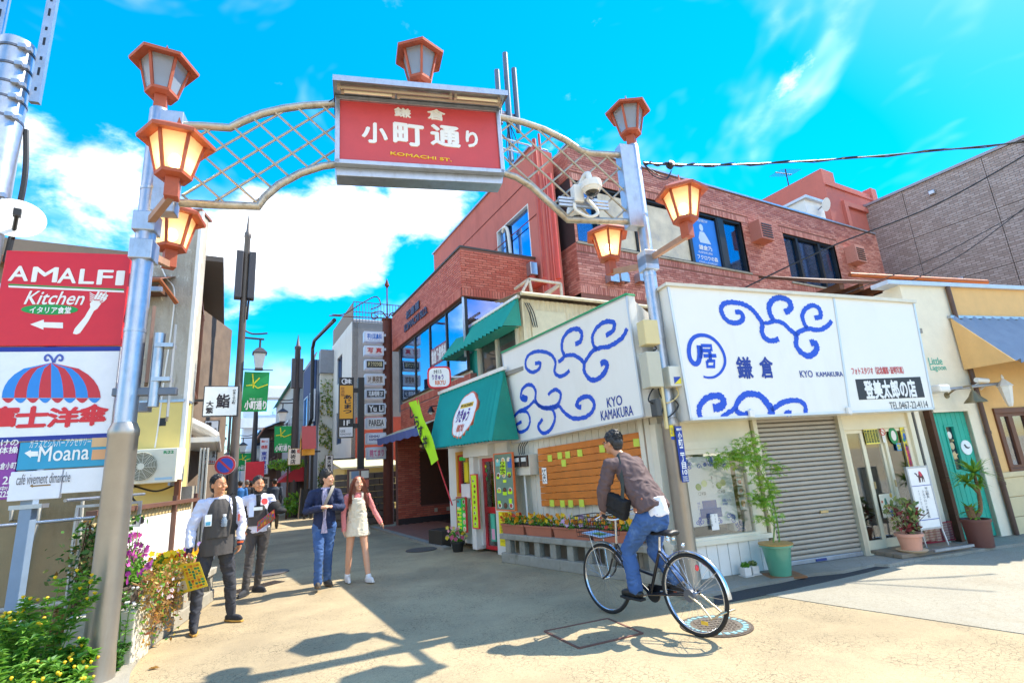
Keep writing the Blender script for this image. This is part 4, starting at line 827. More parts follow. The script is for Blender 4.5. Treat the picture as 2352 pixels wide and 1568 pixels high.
# window posters
BLP = mt('blue_poster','2c7cd8',.45,var=.12,vs=2,bump=0)
def plate(name,label,pl,x0,x1,z0,z1,y,mat):
    t = on(pl,name,label,'poster');MB().box(x0,x1,y,y+.01,z0,z1).build('sheet',mat,t);return t
t = plate('window_poster','large blue food poster in the second floor street window',S,4.9,SL-.15,z20+.05,z21-.1,.13,BLP)
for k,(x,z) in enumerate(((5.25,5.2),(5.75,5.25),(5.2,4.75),(5.72,4.72),(5.25,4.3))):
    MB().lathe([(.21,0),(.21,.004)],20).build('dish_print',flat('c8d4e8'),t,loc=(x,.128,z),rot=(R(90),0,0));MB().lathe([(.13,0),(.13,.004)],16).build('food_print',flat(['8a5a90','d8c8b0','60408a','905a80','c89890'][k]),t,loc=(x,.122,z),rot=(R(90),0,0))
t = plate('window_poster','dark red banner with white brushed writing in the street window',S,3.6,4.82,4.45,4.95,.09,flat('8a3048'));text('鎌倉乃御焼処',(3.66,4.5,4.78,4.9),.085,LET,t,bold=.04)
t = plate('window_poster','tall menu poster with dark food pictures in the leftmost street window',S,.8,2.1,z20+.1,z21-.15,.13,flat('5aa0e0'))
for k in range(4): MB().lathe([(.2,0),(.2,.004)],16).build('food_print',flat(['6a4030','c87830','403038','d8a040'][k]),t,loc=(1.55+.1*(k % 2),.126,5.2-.33*k),rot=(R(90),0,0))
for i in range(9):
    t = tag(MB().box(2.3+i*.36,2.5+i*.36,.3,.32,z20,z20+.42).build('hanging_banner',flat('c8405a' if i % 2 else '40384a'),None),'short %s cloth strip, %s from the left along the foot of the street windows' % ('red' if i % 2 else 'dark',('first','second','third','fourth','fifth')[i//2]),'banner','cloth strips in the street windows');t.location = S.o;t.rotation_euler = (0,0,S.rz)
# wall letters
for b,px in (('松喜屋',(958,692,982,731)),('KOMACHI BLD.',(947,712,993,751))):
    pass
text('松喜屋',(1.75,6.36,3.05,6.62),-.04,mt('letter_navy','3a3c5a',.5,.3,bump=0),bb,extrude=.02,bold=.03);text('KOMACHI BLD.',(1.55,6.0,3.75,6.24),-.04,mt('letter_navy'),bb,extrude=.02,bold=.02)
# spandrel below the second floor windows and the blue grey canopy
m = MB();m.box(.5,SL,.12,.4,2.9,3.8);m.build('spandrel_wall',MORT,bb)
fsp = lambda x,y,z: Vector((x,.12+y,z));bricks(fsp,.5,SL,2.95,3.6,soldier=[(.5,SL,3.6,3.8)])
cn = on(S,'street_canopy','narrow blue grey fabric canopy over the brick entrance','canopy')
ca,cb = .05,4.4;MB().add([(ca,-.55,2.72),(cb,-.55,2.72),(cb,.12,2.98),(ca,.12,2.98)],[(0,1,2,3)]).build('cover',mt('canopy_cream','d8c8a0',.7),cn)
m = MB();k = 24
for i in range(k+1):
    x = ca+(cb-ca)*i/k;m.v += [(x,-.56+.01*(i % 2),2.73),(x,-.55+.015*(i % 2),2.52+.02*math.cos(i*1.57))]
m.f += [(2*i,2*i+1,2*i+3,2*i+2) for i in range(k)];m.build('valance',mt('canopy_blue','5c6ca8',.8,var=.1),cn)
# ground floor entrance: facing wall with a relief panel, brick floor
fg = lambda x,y,z: Vector((.45-y*0+0.0,x,z))
MB().box(.2,.44,.0,4.2,0,2.9).build('entrance_wall',MORT,bb);
fE = lambda x,y,z: Vector((.45-y,x,z));bricks(fE,.0,4.2,.2,2.9,holes=[(.75,2.5,.55,2.25)])
MB().box(.44,.47,.0,4.2,.0,.2).build('skirting',mt('dark_skirting','3a3230',.7),bb)
MB().box(.44,.452,.75,2.5,.55,2.25).build('relief_panel',mt('relief_brown','5a3626',.8,var=.3,vs=9,bump=1.0,bs=14),bb)
for k in range(3): MB().box(.462,.485,1.2+k*.42,1.3+k*.42,.3,.42).build('outlet',flat('c8b8a0'),bb)
MB().box(.2,SL,4.2,4.4,0,3.2).build('back_wall',BK2,bb);MB().box(.2,SL,.12,4.4,2.82,2.9).build('soffit',mt('soffit','7a6a5c',.8),bb)
q = (.62,1.0,2.35);MB().ell((.55,1.0,2.45),(.06,.3,.22),18,12).build('entrance_mirror',mt('mirror_bronze','a89878',.15,.8,bump=0),bb,smooth=True)
# paving bricks of the entrance floor
PV = mt('paver','9a6a58',.8,var=.25,vs=5,bump=.3)
items = []
for i in range(22):
    for j in range(16):
        x = .5+i*.24+(.12 if j % 2 else 0);y = .0+j*.115;items.append((x,x+.228,y-.6,y-.6+.103,.0,.028))
items.sort(key=lambda b: -b[0]);fl = bpy.data.objects.new('entrance_floor',None);COL.objects.link(fl);fl.location = S.o;fl.rotation_euler = (0,0,S.rz);fl['kind'] = 'structure'
MB().box(.5,SL-.2,-.65,4.2,0,.012).build('bed',mt('paver_joint','5a4038',.9),fl);pieces(fl,'paving_brick',items,PV,300)
MB().box(.3,SL+.3,-.82,-.66,0,.05).build('kerb',CONC,fl)
# third floor, set back, stucco on the street side
y3 = 2.2;x3a,x3b = -1.53,6.45
wx0,wx1 = 4.05,6.0;wq = [(4.2,7.05),(4.2,8.75),(6.02,8.68),(5.95,7.05)]
m = MB();m.box(x3a,4.1,y3,y3+.3,5.7,10.32);m.box(4.1,6.05,y3,y3+.3,8.72,10.32);m.box(6.05,x3b,y3,y3+.3,5.7,10.32);m.box(x3a,x3b-.02,y3+.3,y3+.7,5.0,10.3);m.box(x3a,4.6,y3+.7,y3+6,5.0,10.2);m.build('stucco_wall',STU,bb)
w_ = MB().box(4.15,6.0,y3+.1,y3+.11,7.05,8.7).build('window',glass_mat('deep_blue_glass','9cc8ff',.75),bb);frame(MB(),4.1,6.05,7.0,8.74,.03,y3-.01,y3+.14).build('frame',WHITE,w_);MB().box(4.62,4.7,y3-.01,y3+.14,7.05,8.7).build('mullion',BLACK,w_);MB().box(4.15,6.0,y3+.28,y3+.29,7.05,8.7).build('pane_backing',DARK,w_)
for z in (8.2,9.4): MB().box(x3a,x3b,y3-.012,y3,z,z+.03).build('groove',mt('groove','7a352c',.9),bb)
MB().box(x3a-.05,x3b+.0,y3-.06,y3+.4,10.3,10.36).build('roof_edge',STEEL,bb)
for x,z in ((4.05,7.5),(5.0,8.3)): MB().tube(bez([(x,y3-.06,7.05),(x-.02,y3-.1,z),(x-.1,y3-.18,z+.2),(x-.25,y3-.14,z+.12)]),.05,10).build('gooseneck_vent',WHITE,bb,smooth=True)
# right wing in the shop fronts' direction
WLn = 16.24
m = MB();P_ = lambda x,y: Wl(x,y)[:2]
h1 = (.08,7.2,7.37,9.25);h2 = (9.47,12.8,7.33,9.24)
def wall_with_holes(x0,x1,z0,z1,holes,y,mat):
    xs = sorted({x0,x1}|{h[0] for h in holes}|{h[1] for h in holes});zs = sorted({z0,z1}|{h[2] for h in holes}|{h[3] for h in holes});mb = MB()
    for i in range(len(xs)-1):
        for j in range(len(zs)-1):
            cx,cz = (xs[i]+xs[i+1])/2,(zs[j]+zs[j+1])/2
            if not any(h[0] < cx < h[1] and h[2] < cz < h[3] for h in holes): mb.add([Wl(xs[i],y,zs[j]),Wl(xs[i+1],y,zs[j]),Wl(xs[i+1],y,zs[j+1]),Wl(xs[i],y,zs[j+1])],[(0,1,2,3)])
    return mb.build('wing_wall',mat,bb)
wall_with_holes(0,WLn,3.5,10.3,[h1,h2],0,MORT)
mb = MB();mb.add([Wl(0,0,5.9),Wl(0,0,10.3),Wl(0,3,10.3),Wl(0,3,5.9)],[(0,1,2,3)]);mb.add([Wl(WLn,0,3),Wl(WLn,0,10.3),Wl(WLn,5,10.3),Wl(WLn,5,3)],[(3,2,1,0)]);mb.add([Wl(0,0,10.3),Wl(WLn,0,10.3),Wl(WLn,5,10.3),Wl(0,5,10.3)],[(0,1,2,3)]);mb.add([Wl(0,.6,3.5),Wl(WLn,.6,3.5),Wl(WLn,.6,10.2),Wl(0,.6,10.2)],[(0,1,2,3)]);mb.build('wing_body',mt('wing_dark','3a3032',.8,var=.2),bb)
bricks(fF,0,WLn,5.9,10.3,holes=[h1,h2],soldier=[(0,7.6,9.25,9.47),(9.3,13.0,9.24,9.46),(0,7.6,7.1,7.3),(9.3,13.0,7.06,7.26),(0,7.2,5.9,6.12)],near=False,bw=.26,bh=.0725)
fWs = lambda x,y,z: S.loc(W.w(y,x,z));bricks(fWs,0,2.2,5.9,10.3,holes=[(.0,1.6,7.37,9.25)],near=False,bw=.26,bh=.0725)
MB().add([Wl(-.03,-.05,10.3),Wl(WLn,-.05,10.3),Wl(WLn,.4,10.3),Wl(-.03,.4,10.3),Wl(-.03,-.05,10.36),Wl(WLn,-.05,10.36),Wl(WLn,.4,10.36),Wl(-.03,.4,10.36)],[(0,1,5,4),(4,5,6,7),(3,0,4,7),(1,2,6,5),(3,2,1,0)]).build('roof_edge',STEEL,bb)
emit_bricks(NEAR,BK,300);
mR = MB();fs = [(0,1,5,4),(1,3,7,5),(2,0,4,6),(4,5,7,6),(1,0,2,3),(3,2,6,7)]
for vs in REST: mR.add(vs,fs)
mR.build('brick',BK2,bb,kind='stuff')
def wbox(mb,x0,x1,y0,y1,z0,z1): return mb.add([Wl(x,y,z) for z in (z0,z1) for x,y in ((x0,y0),(x1,y0),(x1,y1),(x0,y1))],[(3,2,1,0),(4,5,6,7),(0,1,5,4),(1,2,6,5),(2,3,7,6),(3,0,4,7)])
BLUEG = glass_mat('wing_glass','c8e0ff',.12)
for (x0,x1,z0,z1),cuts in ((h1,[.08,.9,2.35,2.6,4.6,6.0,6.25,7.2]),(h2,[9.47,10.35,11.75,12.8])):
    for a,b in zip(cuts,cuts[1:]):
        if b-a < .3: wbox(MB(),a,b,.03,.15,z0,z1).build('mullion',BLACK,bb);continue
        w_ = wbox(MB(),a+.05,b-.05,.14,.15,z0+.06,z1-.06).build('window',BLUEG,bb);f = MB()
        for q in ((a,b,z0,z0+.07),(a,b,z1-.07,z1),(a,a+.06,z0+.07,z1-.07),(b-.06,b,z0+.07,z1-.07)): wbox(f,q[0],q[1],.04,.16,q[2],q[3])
        f.build('frame',BLACK,w_);wbox(MB(),a+.05,b-.05,.17,.175,z0+.06,z1-.06).build('pane_backing',mt('sky_reflection_blue','5aa4dc',.6,var=.1,vs=1.5),w_)  # added blue sheet behind each pane, its colour standing in for reflected sky
    wbox(MB(),x0-.05,x1+.05,-.05,.16,z0-.06,z0).build('window_sill',CONC,bb)
OWL = mt('owl_poster','d8cab0',.6,var=.35,vs=1.2,bump=0,stain=.5,stcol='8a8896',sscale=1.3)
for i,(a,b,lb) in enumerate(((.95,2.3,'pale feathered photo print in the left pane of the brick wing'),(2.65,4.55,'wide pale photo print of feathers in the brick wing window'))):
    t = on(W,'window_print',lb,'poster');MB().box(a,b,.11,.12,7.45,9.1).build('sheet',OWL,t)
t = on(W,'window_poster','blue poster with a white figure and lettering in the brick wing window','poster');MB().box(4.75,5.95,.11,.12,7.45,9.1).build('sheet',mt('blue_poster'),t)
text('鎌倉乃',(5.0,7.95,5.6,8.12),.105,LET,t,bold=.02);text('KAMAKURA',(4.95,7.82,5.6,7.9),.105,LET,t);text('フクロウの森',(4.85,7.6,5.8,7.76),.105,LET,t,bold=.02);text('OWL’s FOREST',(4.9,7.48,5.75,7.55),.105,LET,t);text('当館3F',(5.1,8.95,5.6,9.06),.105,LET,t)
m = MB();m.ell((5.25,.107,8.75),(.09,.004,.13),12,8);m.prism([(5.15,8.6),(5.35,8.6),(5.55,8.3),(5.6,8.2),(5.3,8.2),(5.1,8.2),(5.05,8.35)],.105,.108);m.build('figure_print',flat('c8d8e8'),t)
# louvred boxes on the wing
for x,lb in ((7.85,'a'),(13.7,'b')):
    m = wbox(MB(),x-.28,x+.42,-.42,0,8.55,9.25);m.build('vent_box',BK2,bb)
    for k in range(6): wbox(MB(),x-.2,x+.34,-.44,-.42,8.62+k*.09,8.66+k*.09).build('louvre',BLACK,bb)
for k,x in enumerate((.95,1.5,2.4)): q = W.at(1402+20*k+(20 if k == 2 else 0),638,-.1);p = Wl(q[0],-.02,q[1]);
for k,px in enumerate((1404,1428,1470)):
    q = W.at(px,636,-.1);m = MB();
    for i in range(5):
        a = i/4*math.pi*.5;m.v += [tuple(Wl(q[0]+.16*math.cos(t_),-.02-.2*math.sin(a),q[1]+.17*math.sin(t_)-.0*i)) for t_ in [j*math.pi/8 for j in range(9)]]
    m.f += [(i*9+j,i*9+j+1,i*9+j+10,i*9+j+9) for i in range(4) for j in range(8)]
    mm = MB();prof = []
    for j in range(9): t_ = j*math.pi/8;prof.append((q[0]+.15*math.cos(t_),q[1]+.13*math.sin(t_)))
    prof = [(q[0]+.15,q[1]-.18)]+prof+[(q[0]-.15,q[1]-.18)]
    mm.add([Wl(x,-.02,z) for x,z in prof]+[Wl(x,-.25,z) for x,z in prof],[(i,i+1,i+1+len(prof),i+len(prof)) for i in range(len(prof)-1)]+[tuple(range(2*len(prof)-1,len(prof)-1,-1))]);mm.build('vent_hood',STEEL,bb)
# pipes in the corner between the two wings
PIP = mt('red_pipe','b84430',.45,var=.12,bump=0)
def wp(px,py,y): q = S.at(px,py,y);return Vector((q[0],y,q[1]))
for px,top,bot,r in ((1243,385,690,.06),(1256,385,690,.035),(1266,480,690,.035),(1275,490,650,.07)):
    a = wp(px,(top+bot)/2,y3-.12);MB().tube([(a.x,y3-.1,5.8 if bot > 680 else 6.0),(a.x,y3-.1,10.3 if top < 400 else 8.9)],r,10).build('pipe',PIP if px != 1275 else mt('red_pipe2','c03c28',.4,bump=0),bb,smooth=True)
a = wp(1222,632,y3-.2);MB().tube(bez([a,a+Vector((0,0,-.25)),a+Vector((.15,0,-.35)),a+Vector((.6,0,-.35))]),.09,10).build('pipe_elbow',PIP,bb,smooth=True);MB().obox(a+Vector((0,0,.15)),(.28,.22,.36)).build('pipe_head',STEEL,bb,bevel=.02)
# roof antennas on the corner
an = thing('mobile_antenna','cluster of slim grey antenna tubes on the roof behind the arch','antenna',W.w(-.6,2.0,10.2),W.rz)
for dx,z0,z1 in ((-.35,1.9,3.9),(0,2.1,4.7),(.3,1.8,4.2)): MB().tube([(dx,0,z0),(dx,0,z1)],.085,12).build('antenna_tube',mt('antenna_grey','5a6a80',.5,bump=0),an,smooth=True)
MB().tube([(0,.12,0),(0,.12,3.0)],.05,8).build('mast',mt('antenna_grey'),an);MB().box(-.4,.4,.08,.14,2.4,2.5).build('cross_bar',STEEL,an)
for k in range(5): MB().tube(bez([(random.uniform(-.1,.1),.05,2.1),(random.uniform(-.25,.25),0,1.2),(random.uniform(-.1,.1),0,.3)]),.015,5).build('cable',BLACK,an)
tr = on(W,'roof_railing','thin grey railing on the roof edge behind the arch','railing');
for z in (10.6,10.95): MB().tube([(-3.0,1.2,z),(.2,1.2,z)],.025,6).build('rail',STEEL,tr)
for i in range(6): MB().tube([(-3.0+i*.64,1.2,10.3),(-3.0+i*.64,1.2,10.95)],.022,6).build('baluster',STEEL,tr)
# red stucco tower, roof hut, brown tiled block
tw = on(W,'stucco_tower','red stucco stair tower rising behind the brick wing','tower');TY = 1.5
def wz_(px,py,y=TY): return W.at(px,py,y)
a = wz_(1885,387);b = wz_(2010,452);zt_ = a[1];xb = b[0]
c1 = wz_(1895,425)[1];
m = MB();m.box(a[0],xb,TY,TY+9,4,b[1]-.0);m.box(a[0],a[0]+1.0,TY,TY+9,b[1],zt_);m.build('wall',STU,tw)
m = MB();n0 = wz_(1935,478);n1 = wz_(2000,520);m.box(n0[0]-.1,xb-.6,TY-.05,TY,4,n0[1]-.2);
MB().box(a[0]+1.1,xb-.5,TY-.14,TY-.002,n0[1]+.1,n0[1]+.35).build('moulding',STU,tw);MB().box(a[0]+1.1,a[0]+1.4,TY-.14,TY-.002,4,n0[1]+.1).build('moulding',STU,tw);MB().box(xb-.75,xb-.5,TY-.14,TY-.002,4,n0[1]+.1).build('moulding',STU,tw);MB().box(a[0]-.0,xb+.05,TY-.08,TY-.002,b[1]-.35,b[1]-.25).build('moulding',STU,tw)
MB().box(xb-.5,xb,TY-.1,TY+.3,b[1]-1,b[1]+.35).build('corner_block',STU,tw)
hut = on(W,'roof_hut','small white hut with a satellite dish on the brick wing roof','hut');q = W.at(1830,470,2.0);MB().box(q[0]-.8,q[0]+.6,1.2,2.4,10.3,q[1]-.3).build('wall',WHITE,hut);MB().box(q[0]-.9,q[0]+.7,1.05,2.5,q[1]-.3,q[1]-.18).build('roof',mt('coping_metal'),hut)
MB().lathe([(.3,.1),(.24,.03),(.1,0),(.01,-.01)],16).build('dish',WHITE,hut,loc=(q[0]+.1,.9,q[1]-.55),rot=(R(110),0,0));MB().tube([(q[0]+.1,1.2,q[1]-.65),(q[0]+.1,.95,q[1]-.55)],.03,6).build('dish_arm',STEEL,hut)
ya = on(W,'television_aerial','rake shaped television aerial on the tower roof','aerial');q = W.at(1805,395,6.0);MB().tube([(q[0],6,q[1]-2.2),(q[0],6,q[1]+.2)],.04,6).build('mast',BLACK,ya);MB().tube([(q[0]-1.1,6,q[1]-.3),(q[0]+1.1,6.3,q[1]+.25)],.03,6).build('boom',BLACK,ya)
for i in range(9): x = q[0]-1.0+i*.25;MB().tube([(x,5.6,q[1]-.27+i*.06),(x+.05,6.5,q[1]-.27+i*.06)],.015,5).build('rod',BLACK,ya)
def tile_mat():
    m = bpy.data.materials.new('brown_tile');m.use_nodes = True;nt = m.node_tree;L = nt.links.new;b = nt.nodes['Principled BSDF'];b.inputs['Roughness'].default_value = .55
    tc = NT(nt,'ShaderNodeTexCoord');mp = NT(nt,'ShaderNodeMapping');mp.inputs['Rotation'].default_value = (R(90),0,0);L(tc.outputs['Object'],mp.inputs[0])
    br = NT(nt,'ShaderNodeTexBrick',offset=.5,i_Scale=1.0);br.inputs['Brick Width'].default_value = .3;br.inputs['Row Height'].default_value = .1;br.inputs['Mortar Size'].default_value = .012;br.inputs['Color1'].default_value = lin('98867e');br.inputs['Color2'].default_value = lin('b6a6a0');br.inputs['Mortar'].default_value = lin('7c6c66');L(mp.outputs[0],br.inputs['Vector'])
    L(br.outputs['Color'],b.inputs['Base Color']);bp = NT(nt,'ShaderNodeBump',i_Strength=.4,i_Distance=.01);bp.invert = True;L(br.outputs['Fac'],bp.inputs['Height']);L(bp.outputs[0],b.inputs['Normal']);return m
T = Pl((19,22),150.7);tb_ = on(T,'tiled_block','tall brown tiled apartment block at the upper right','building');zt_ = T.at(2020,462)[1]
TM = tile_mat();x0 = T.at(2025,600)[0]-1.5
for i in range(5):
    for j in range(5): MB().box(x0+i*3.0+.012,x0+(i+1)*3.0-.012,0,.3,1+j*(zt_-1)/5+.012,1+(j+1)*(zt_-1)/5-.012).build('panel',TM,tb_)
MB().box(x0-.1,x0+15,.08,9,.5,zt_-.05).build('body',mt('dark_joint','4a403c',.8),tb_);MB().box(x0-.1,x0+15.1,-.08,9,zt_,zt_+.12).build('coping',mt('coping_grey','9a9aa4',.5,.3,bump=0),tb_)
for px in ((2142,443),(2208,643)): q = T.at(*px);MB().box(q[0]-.12,q[0]+.12,-.14,0,q[1]-.1,q[1]+.1).build('vent_cap',STEEL,tb_,bevel=.03)
q = T.at(2345,340,-.1);MB().tube([(q[0]+.2,-.1,q[1]+.2),(q[0]+.15,-.1,2)],.07,10).build('downpipe',mt('pale_pipe','a8b4cc',.5,bump=0),tb_,smooth=True)
# brown tiled lean-to roof seen above the shop sign
rf = on(A,'wooden_roof','old wooden lean-to roof with copper gutter behind the white sign','roof');WD = mt('dark_wood','5a3a28',.7,var=.3,vs=4,bump=.3)
q0 = A.at(1855,655,2.6);q1 = A.at(2040,635,2.2);
MB().add([(q0[0]-.3,2.0,q0[1]-.1),(q1[0]+2.4,1.8,q1[1]-.24),(q1[0]+3.2,4.6,q1[1]+.9),(q0[0]+.6,4.6,q1[1]+.9),(q0[0]-.3,2.0,q0[1]-.18),(q1[0]+2.4,1.8,q1[1]-.32),(q1[0]+3.2,4.6,q1[1]+.82),(q0[0]+.6,4.6,q1[1]+.82)],[(0,1,2,3),(7,6,5,4),(0,4,5,1),(3,7,4,0)]).build('roof_sheet',WD,rf)
MB().tube([(q0[0]+.5,1.95,q0[1]+.02),(q1[0]+2.4,1.75,q1[1]-.22)],.05,10).build('gutter',mt('copper_gutter','9a5a38',.45,.5,bump=.1),rf,smooth=True)
for i in range(6): MB().box(q0[0]+.2+i*.55,q0[0]+.32+i*.55,2.0,4,q0[1]-.3,q0[1]-.16).build('rafter',WD,rf)
MB().box(q0[0],q1[0]+2.6,2.5,2.7,3.0,q0[1]-.25).build('wall',DARK,rf);MB().box(q0[0]+1.3,q0[0]+1.5,2.3,2.5,3.0,q0[1]-.2).build('post',WD,rf)
# ================================================================ teal restaurant
ri = on(B,'teal_restaurant','small white restaurant with teal corrugated awnings and red door','shop')
TG = mt('teal_corrugated','1a9c8c',.5,.05,var=.08,vs=2,bump=0,stain=.15,stcol='2a6a60',sscale=1.5,streak=3);RWH = mt('shop_white','e4dfd6',.6,var=.05,bump=.1,stain=.2,stcol='a89c88',sscale=2,streak=3)
dxl,dxr = B.at(1118,1200,.1)[0],B.at(1150,1200,.1)[0]
wl0,wl1,wlz0,wlz1 = B.at(1053,1090)[0],B.at(1078,1090)[0],B.at(1065,1135)[1],B.at(1060,1040)[1]
m = MB();m.box(.0,wl0,0,.2,.12,3.2);m.box(wl1,dxl,0,.2,.12,3.2);m.box(wl0,wl1,0,.2,.12,wlz0);m.box(wl0,wl1,0,.2,wlz1,3.2);m.box(dxl,2.2,0,.2,1.78,3.2);m.box(dxr,2.15,0,.2,0,1.78);m.box(0,2.2,.2,4,2.6,3.2);m.box(-.05,.0,0,4,0,3.2);m.build('wall',RWH,ri)
for k in range(12): MB().box(-.075,-.05,.25,1.2,.2+k*.2,.34+k*.2).build('louvre',mt('louvre_grey','8a8a86',.6),ri)
MB().box(dxl-.22,dxl-.06,-.12,.1,.05,1.82).build('pillar',RWH,ri,bevel=.01);MB().box(dxl-.38,dxl+.55,-.16,.0,1.82,2.05).build('fascia',RWH,ri,bevel=.01)
MB().box(.05,2.1,.3,.34,.0,2.4).build('interior',mt('warm_interior','6a5a48',.8,var=.3,vs=3),ri)
dd = on(B,'red_door','red framed glass door of the teal restaurant','door');RDP = mt('red_gloss','c8202c',.35,var=.06,bump=0,coat=.4)
fm = frame(MB(),dxl,dxr,.05,1.78,.07,.06,.12);fm.box(dxl+.07,dxr-.07,.06,.12,.72,.84);fm.build('frame',RDP,dd,bevel=.004);MB().box(dxl+.07,dxr-.07,.08,.085,.12,.72).build('pane',GLS,dd);MB().box(dxl+.07,dxr-.07,.08,.085,.84,1.71).build('pane',GLS,dd)
for k,c_ in enumerate(('e0d030','28a048','d02a30','28a048')): MB().ell((dxl+.1+.02*(k % 2),.074,1.62-k*.08),(.03,.004,.03),10,6).build('paper_flower',flat(c_),dd)
wn = on(B,'yellow_window','yellow framed window with red sash in the restaurant wall','window');frame(MB(),wl0-.02,wl1+.02,wlz0-.04,wlz1+.03,.07,-.05,.08).build('frame',flat('d89a30'),wn,bevel=.004);frame(MB(),wl0+.05,wl1-.05,wlz0+.03,wlz1-.04,.05,-.02,.05).build('sash',RDP,wn);MB().box(wl0+.1,wl1-.1,.02,.025,wlz0+.08,wlz1-.09).build('pane',GLS,wn);MB().box(wl0+.1,wl1-.1,-.025,-.02,wlz1-.16,wlz1-.08).build('paper',flat('30d848'),wn)
# awnings
aw1 = on(B,'teal_awning','large teal corrugated awning with a cloud shaped sign over the red door','awning')
T0,T1 = B.at(1013,905,0),B.at(1158,828,0);b0,b1 = B.at(1000,1036,-.62),B.at(1146,1000,-.62);za = (b0[1]+b1[1])/2;zt_ = T0[1]
xl0,xr0 = b0[0]-.02,b1[0]
corrugated(MB(),(xl0-.25,-.62,za),(2.62,-.62,za),(T0[0]+.02,-.02,zt_),(2.3,-.02,zt_+.1),20,.036).build('sheet',TG,aw1)
MB().add([(2.62,-.62,za),(2.3,-.02,zt_+.1),(2.62,-.02,za)],[(0,2,1)]).build('side',mt('teal_side','128a72',.5,bump=0),aw1);MB().bar((T0[0]-.03,-.03,zt_+.02),(2.35,-.03,zt_+.12),.08,.07).build('ridge_trim',WHITE,aw1)
MB().add([(xl0-.25,-.6,za-.01),(2.6,-.6,za-.01),(2.6,0,za-.01),(xl0-.1,0,za-.01)],[(3,2,1,0)]).build('underside',RWH,aw1)
# cloud sign lying on the slope
cs = on(B,'cloud_sign','cloud shaped white sign with orange edge on the teal awning','sign');cpx = B.at(1067,952,-.4);cc_ = (cpx[0],cpx[1]);tilt = math.atan2(.6,zt_-za)
def cloud(r,n=80): return [((.33+.0*0)*r*math.cos(a)*(1+.07*abs(math.sin(3.5*a))),.40*r*math.sin(a)*(1+.07*abs(math.sin(3.5*a)))) for a in [2*math.pi*i/n for i in range(n)]]
ce = bpy.data.objects.new('face',None);
def put_sl(o): o.scale = (1.2,1,1.2);o.location = (cc_[0],-.40,cc_[1]);o.rotation_euler = (-tilt*.85,0,0);return o
put_sl(MB().prism(cloud(1),0,.05).build('edge',flat('e06a48'),cs));put_sl(MB().prism(cloud(.93),-.006,0).build('face',flat('f4f0ea'),cs));put_sl(MB().box(-.2,.2,-.012,-.006,.13,.21).build('band',flat('f0c030'),cs))
for b,box,mat in (('かまくらのごはん屋さん',(-.19,.145,.19,.195),BLK),('りきゅう',(-.22,-.13,.16,.1),flat('5a2a8a')),('RIKYU',(-.1,-.30,.1,-.18),flat('d8582a'))): put_sl(text(b,box,-.014,mat,cs,bold=.03))
# upper floor
uf = on(B,'upper_storey','set back upper storey of the restaurant with teal ribbed cladding','upper floor')
yu = .8
q0 = B.at(1101,792,yu);q1 = B.at(1186,851,yu);ux1 = 2.6
corrugated(MB(),(-1.2,yu,3.2),(.15,yu,3.2),(-1.2,yu,4.4),(.15,yu,4.4),14,.015).build('cladding',TG,uf);MB().box(-1.2,1.88,yu+.05,yu+2,3.2,5.1).build('wall',mt('rusty_cream','d8cba8',.7,var=.1,bump=.1,stain=.4,stcol='8a6a40',sscale=3,streak=4),uf)
MB().box(-1.25,.2,yu-.05,yu+.05,4.36,4.44).build('trim',WHITE,uf)
ww = frame(MB(),.15,1.75,3.55,4.6,.06,yu-.03,yu+.05).build('window_frame',mt('alu_cream'),uf);MB().box(.2,1.7,yu+.02,yu+.03,3.6,4.55).build('pane',GLS,ww);MB().box(.2,1.7,yu+.035,yu+.045,3.6,4.55).build('curtain',flat('d8d4c8'),ww);MB().box(.9,.96,yu-.02,yu+.04,3.6,4.55).build('mullion',mt('alu_cream'),ww)
aw2 = on(B,'teal_awning','smaller teal corrugated awning above the restaurant upper window','awning')
corrugated(MB(),(-.95,yu-.4,4.3),(1.75,yu-.4,4.5),(-.6,yu,4.95),(1.85,yu,5.15),17,.032).build('sheet',TG,aw2);MB().add([(1.75,yu-.4,4.5),(1.85,yu,5.15),(1.9,yu,4.5)],[(0,2,1)]).build('side',mt('teal_side'),aw2);MB().bar((-.62,yu-.01,4.97),(1.88,yu-.01,5.18),.08,.06).build('ridge_trim',WHITE,aw2);MB().add([(-.95,yu-.39,4.29),(1.75,yu-.39,4.49),(1.85,yu,4.49),(-.9,yu,4.29)],[(3,2,1,0)]).build('underside',mt('teal_side'),aw2)
U = Pl(B.w(1.9,.85,0)[:2],62);sd_ = on(U,'tin_shed','rusty cream corrugated tin wall and gutter above the street sign','shed');RC = mt('rusty_cream');uz = U.at(1330,690)[1];ul = 4.6
corrugated(MB(),(0,0,3.2),(ul,0,3.2),(0,0,uz-.1),(ul,0,uz-.1),36,.012).build('tin_wall',RC,sd_);corrugated(MB(),(-.1,-.15,uz),(ul,-.15,uz),(-.1,1.2,uz+.2),(ul,1.2,uz+.2),44,.014).build('tin_roof',mt('rusty_tin','b8a890',.6,.3,var=.2,bump=0,stain=.6,stcol='8a5a30',sscale=4),sd_);MB().tube([(-.1,-.18,uz-.04),(ul,-.18,uz-.04)],.045,8).build('gutter',RC,sd_,smooth=True);MB().box(.2,1.1,-.03,-.005,3.3,uz-.35).build('window_panel',mt('cream_panel','d8cca8',.6),sd_)
brk = on(U,'rusty_bracket','rusty white steel bracket frame on the tin shed roof','bracket')
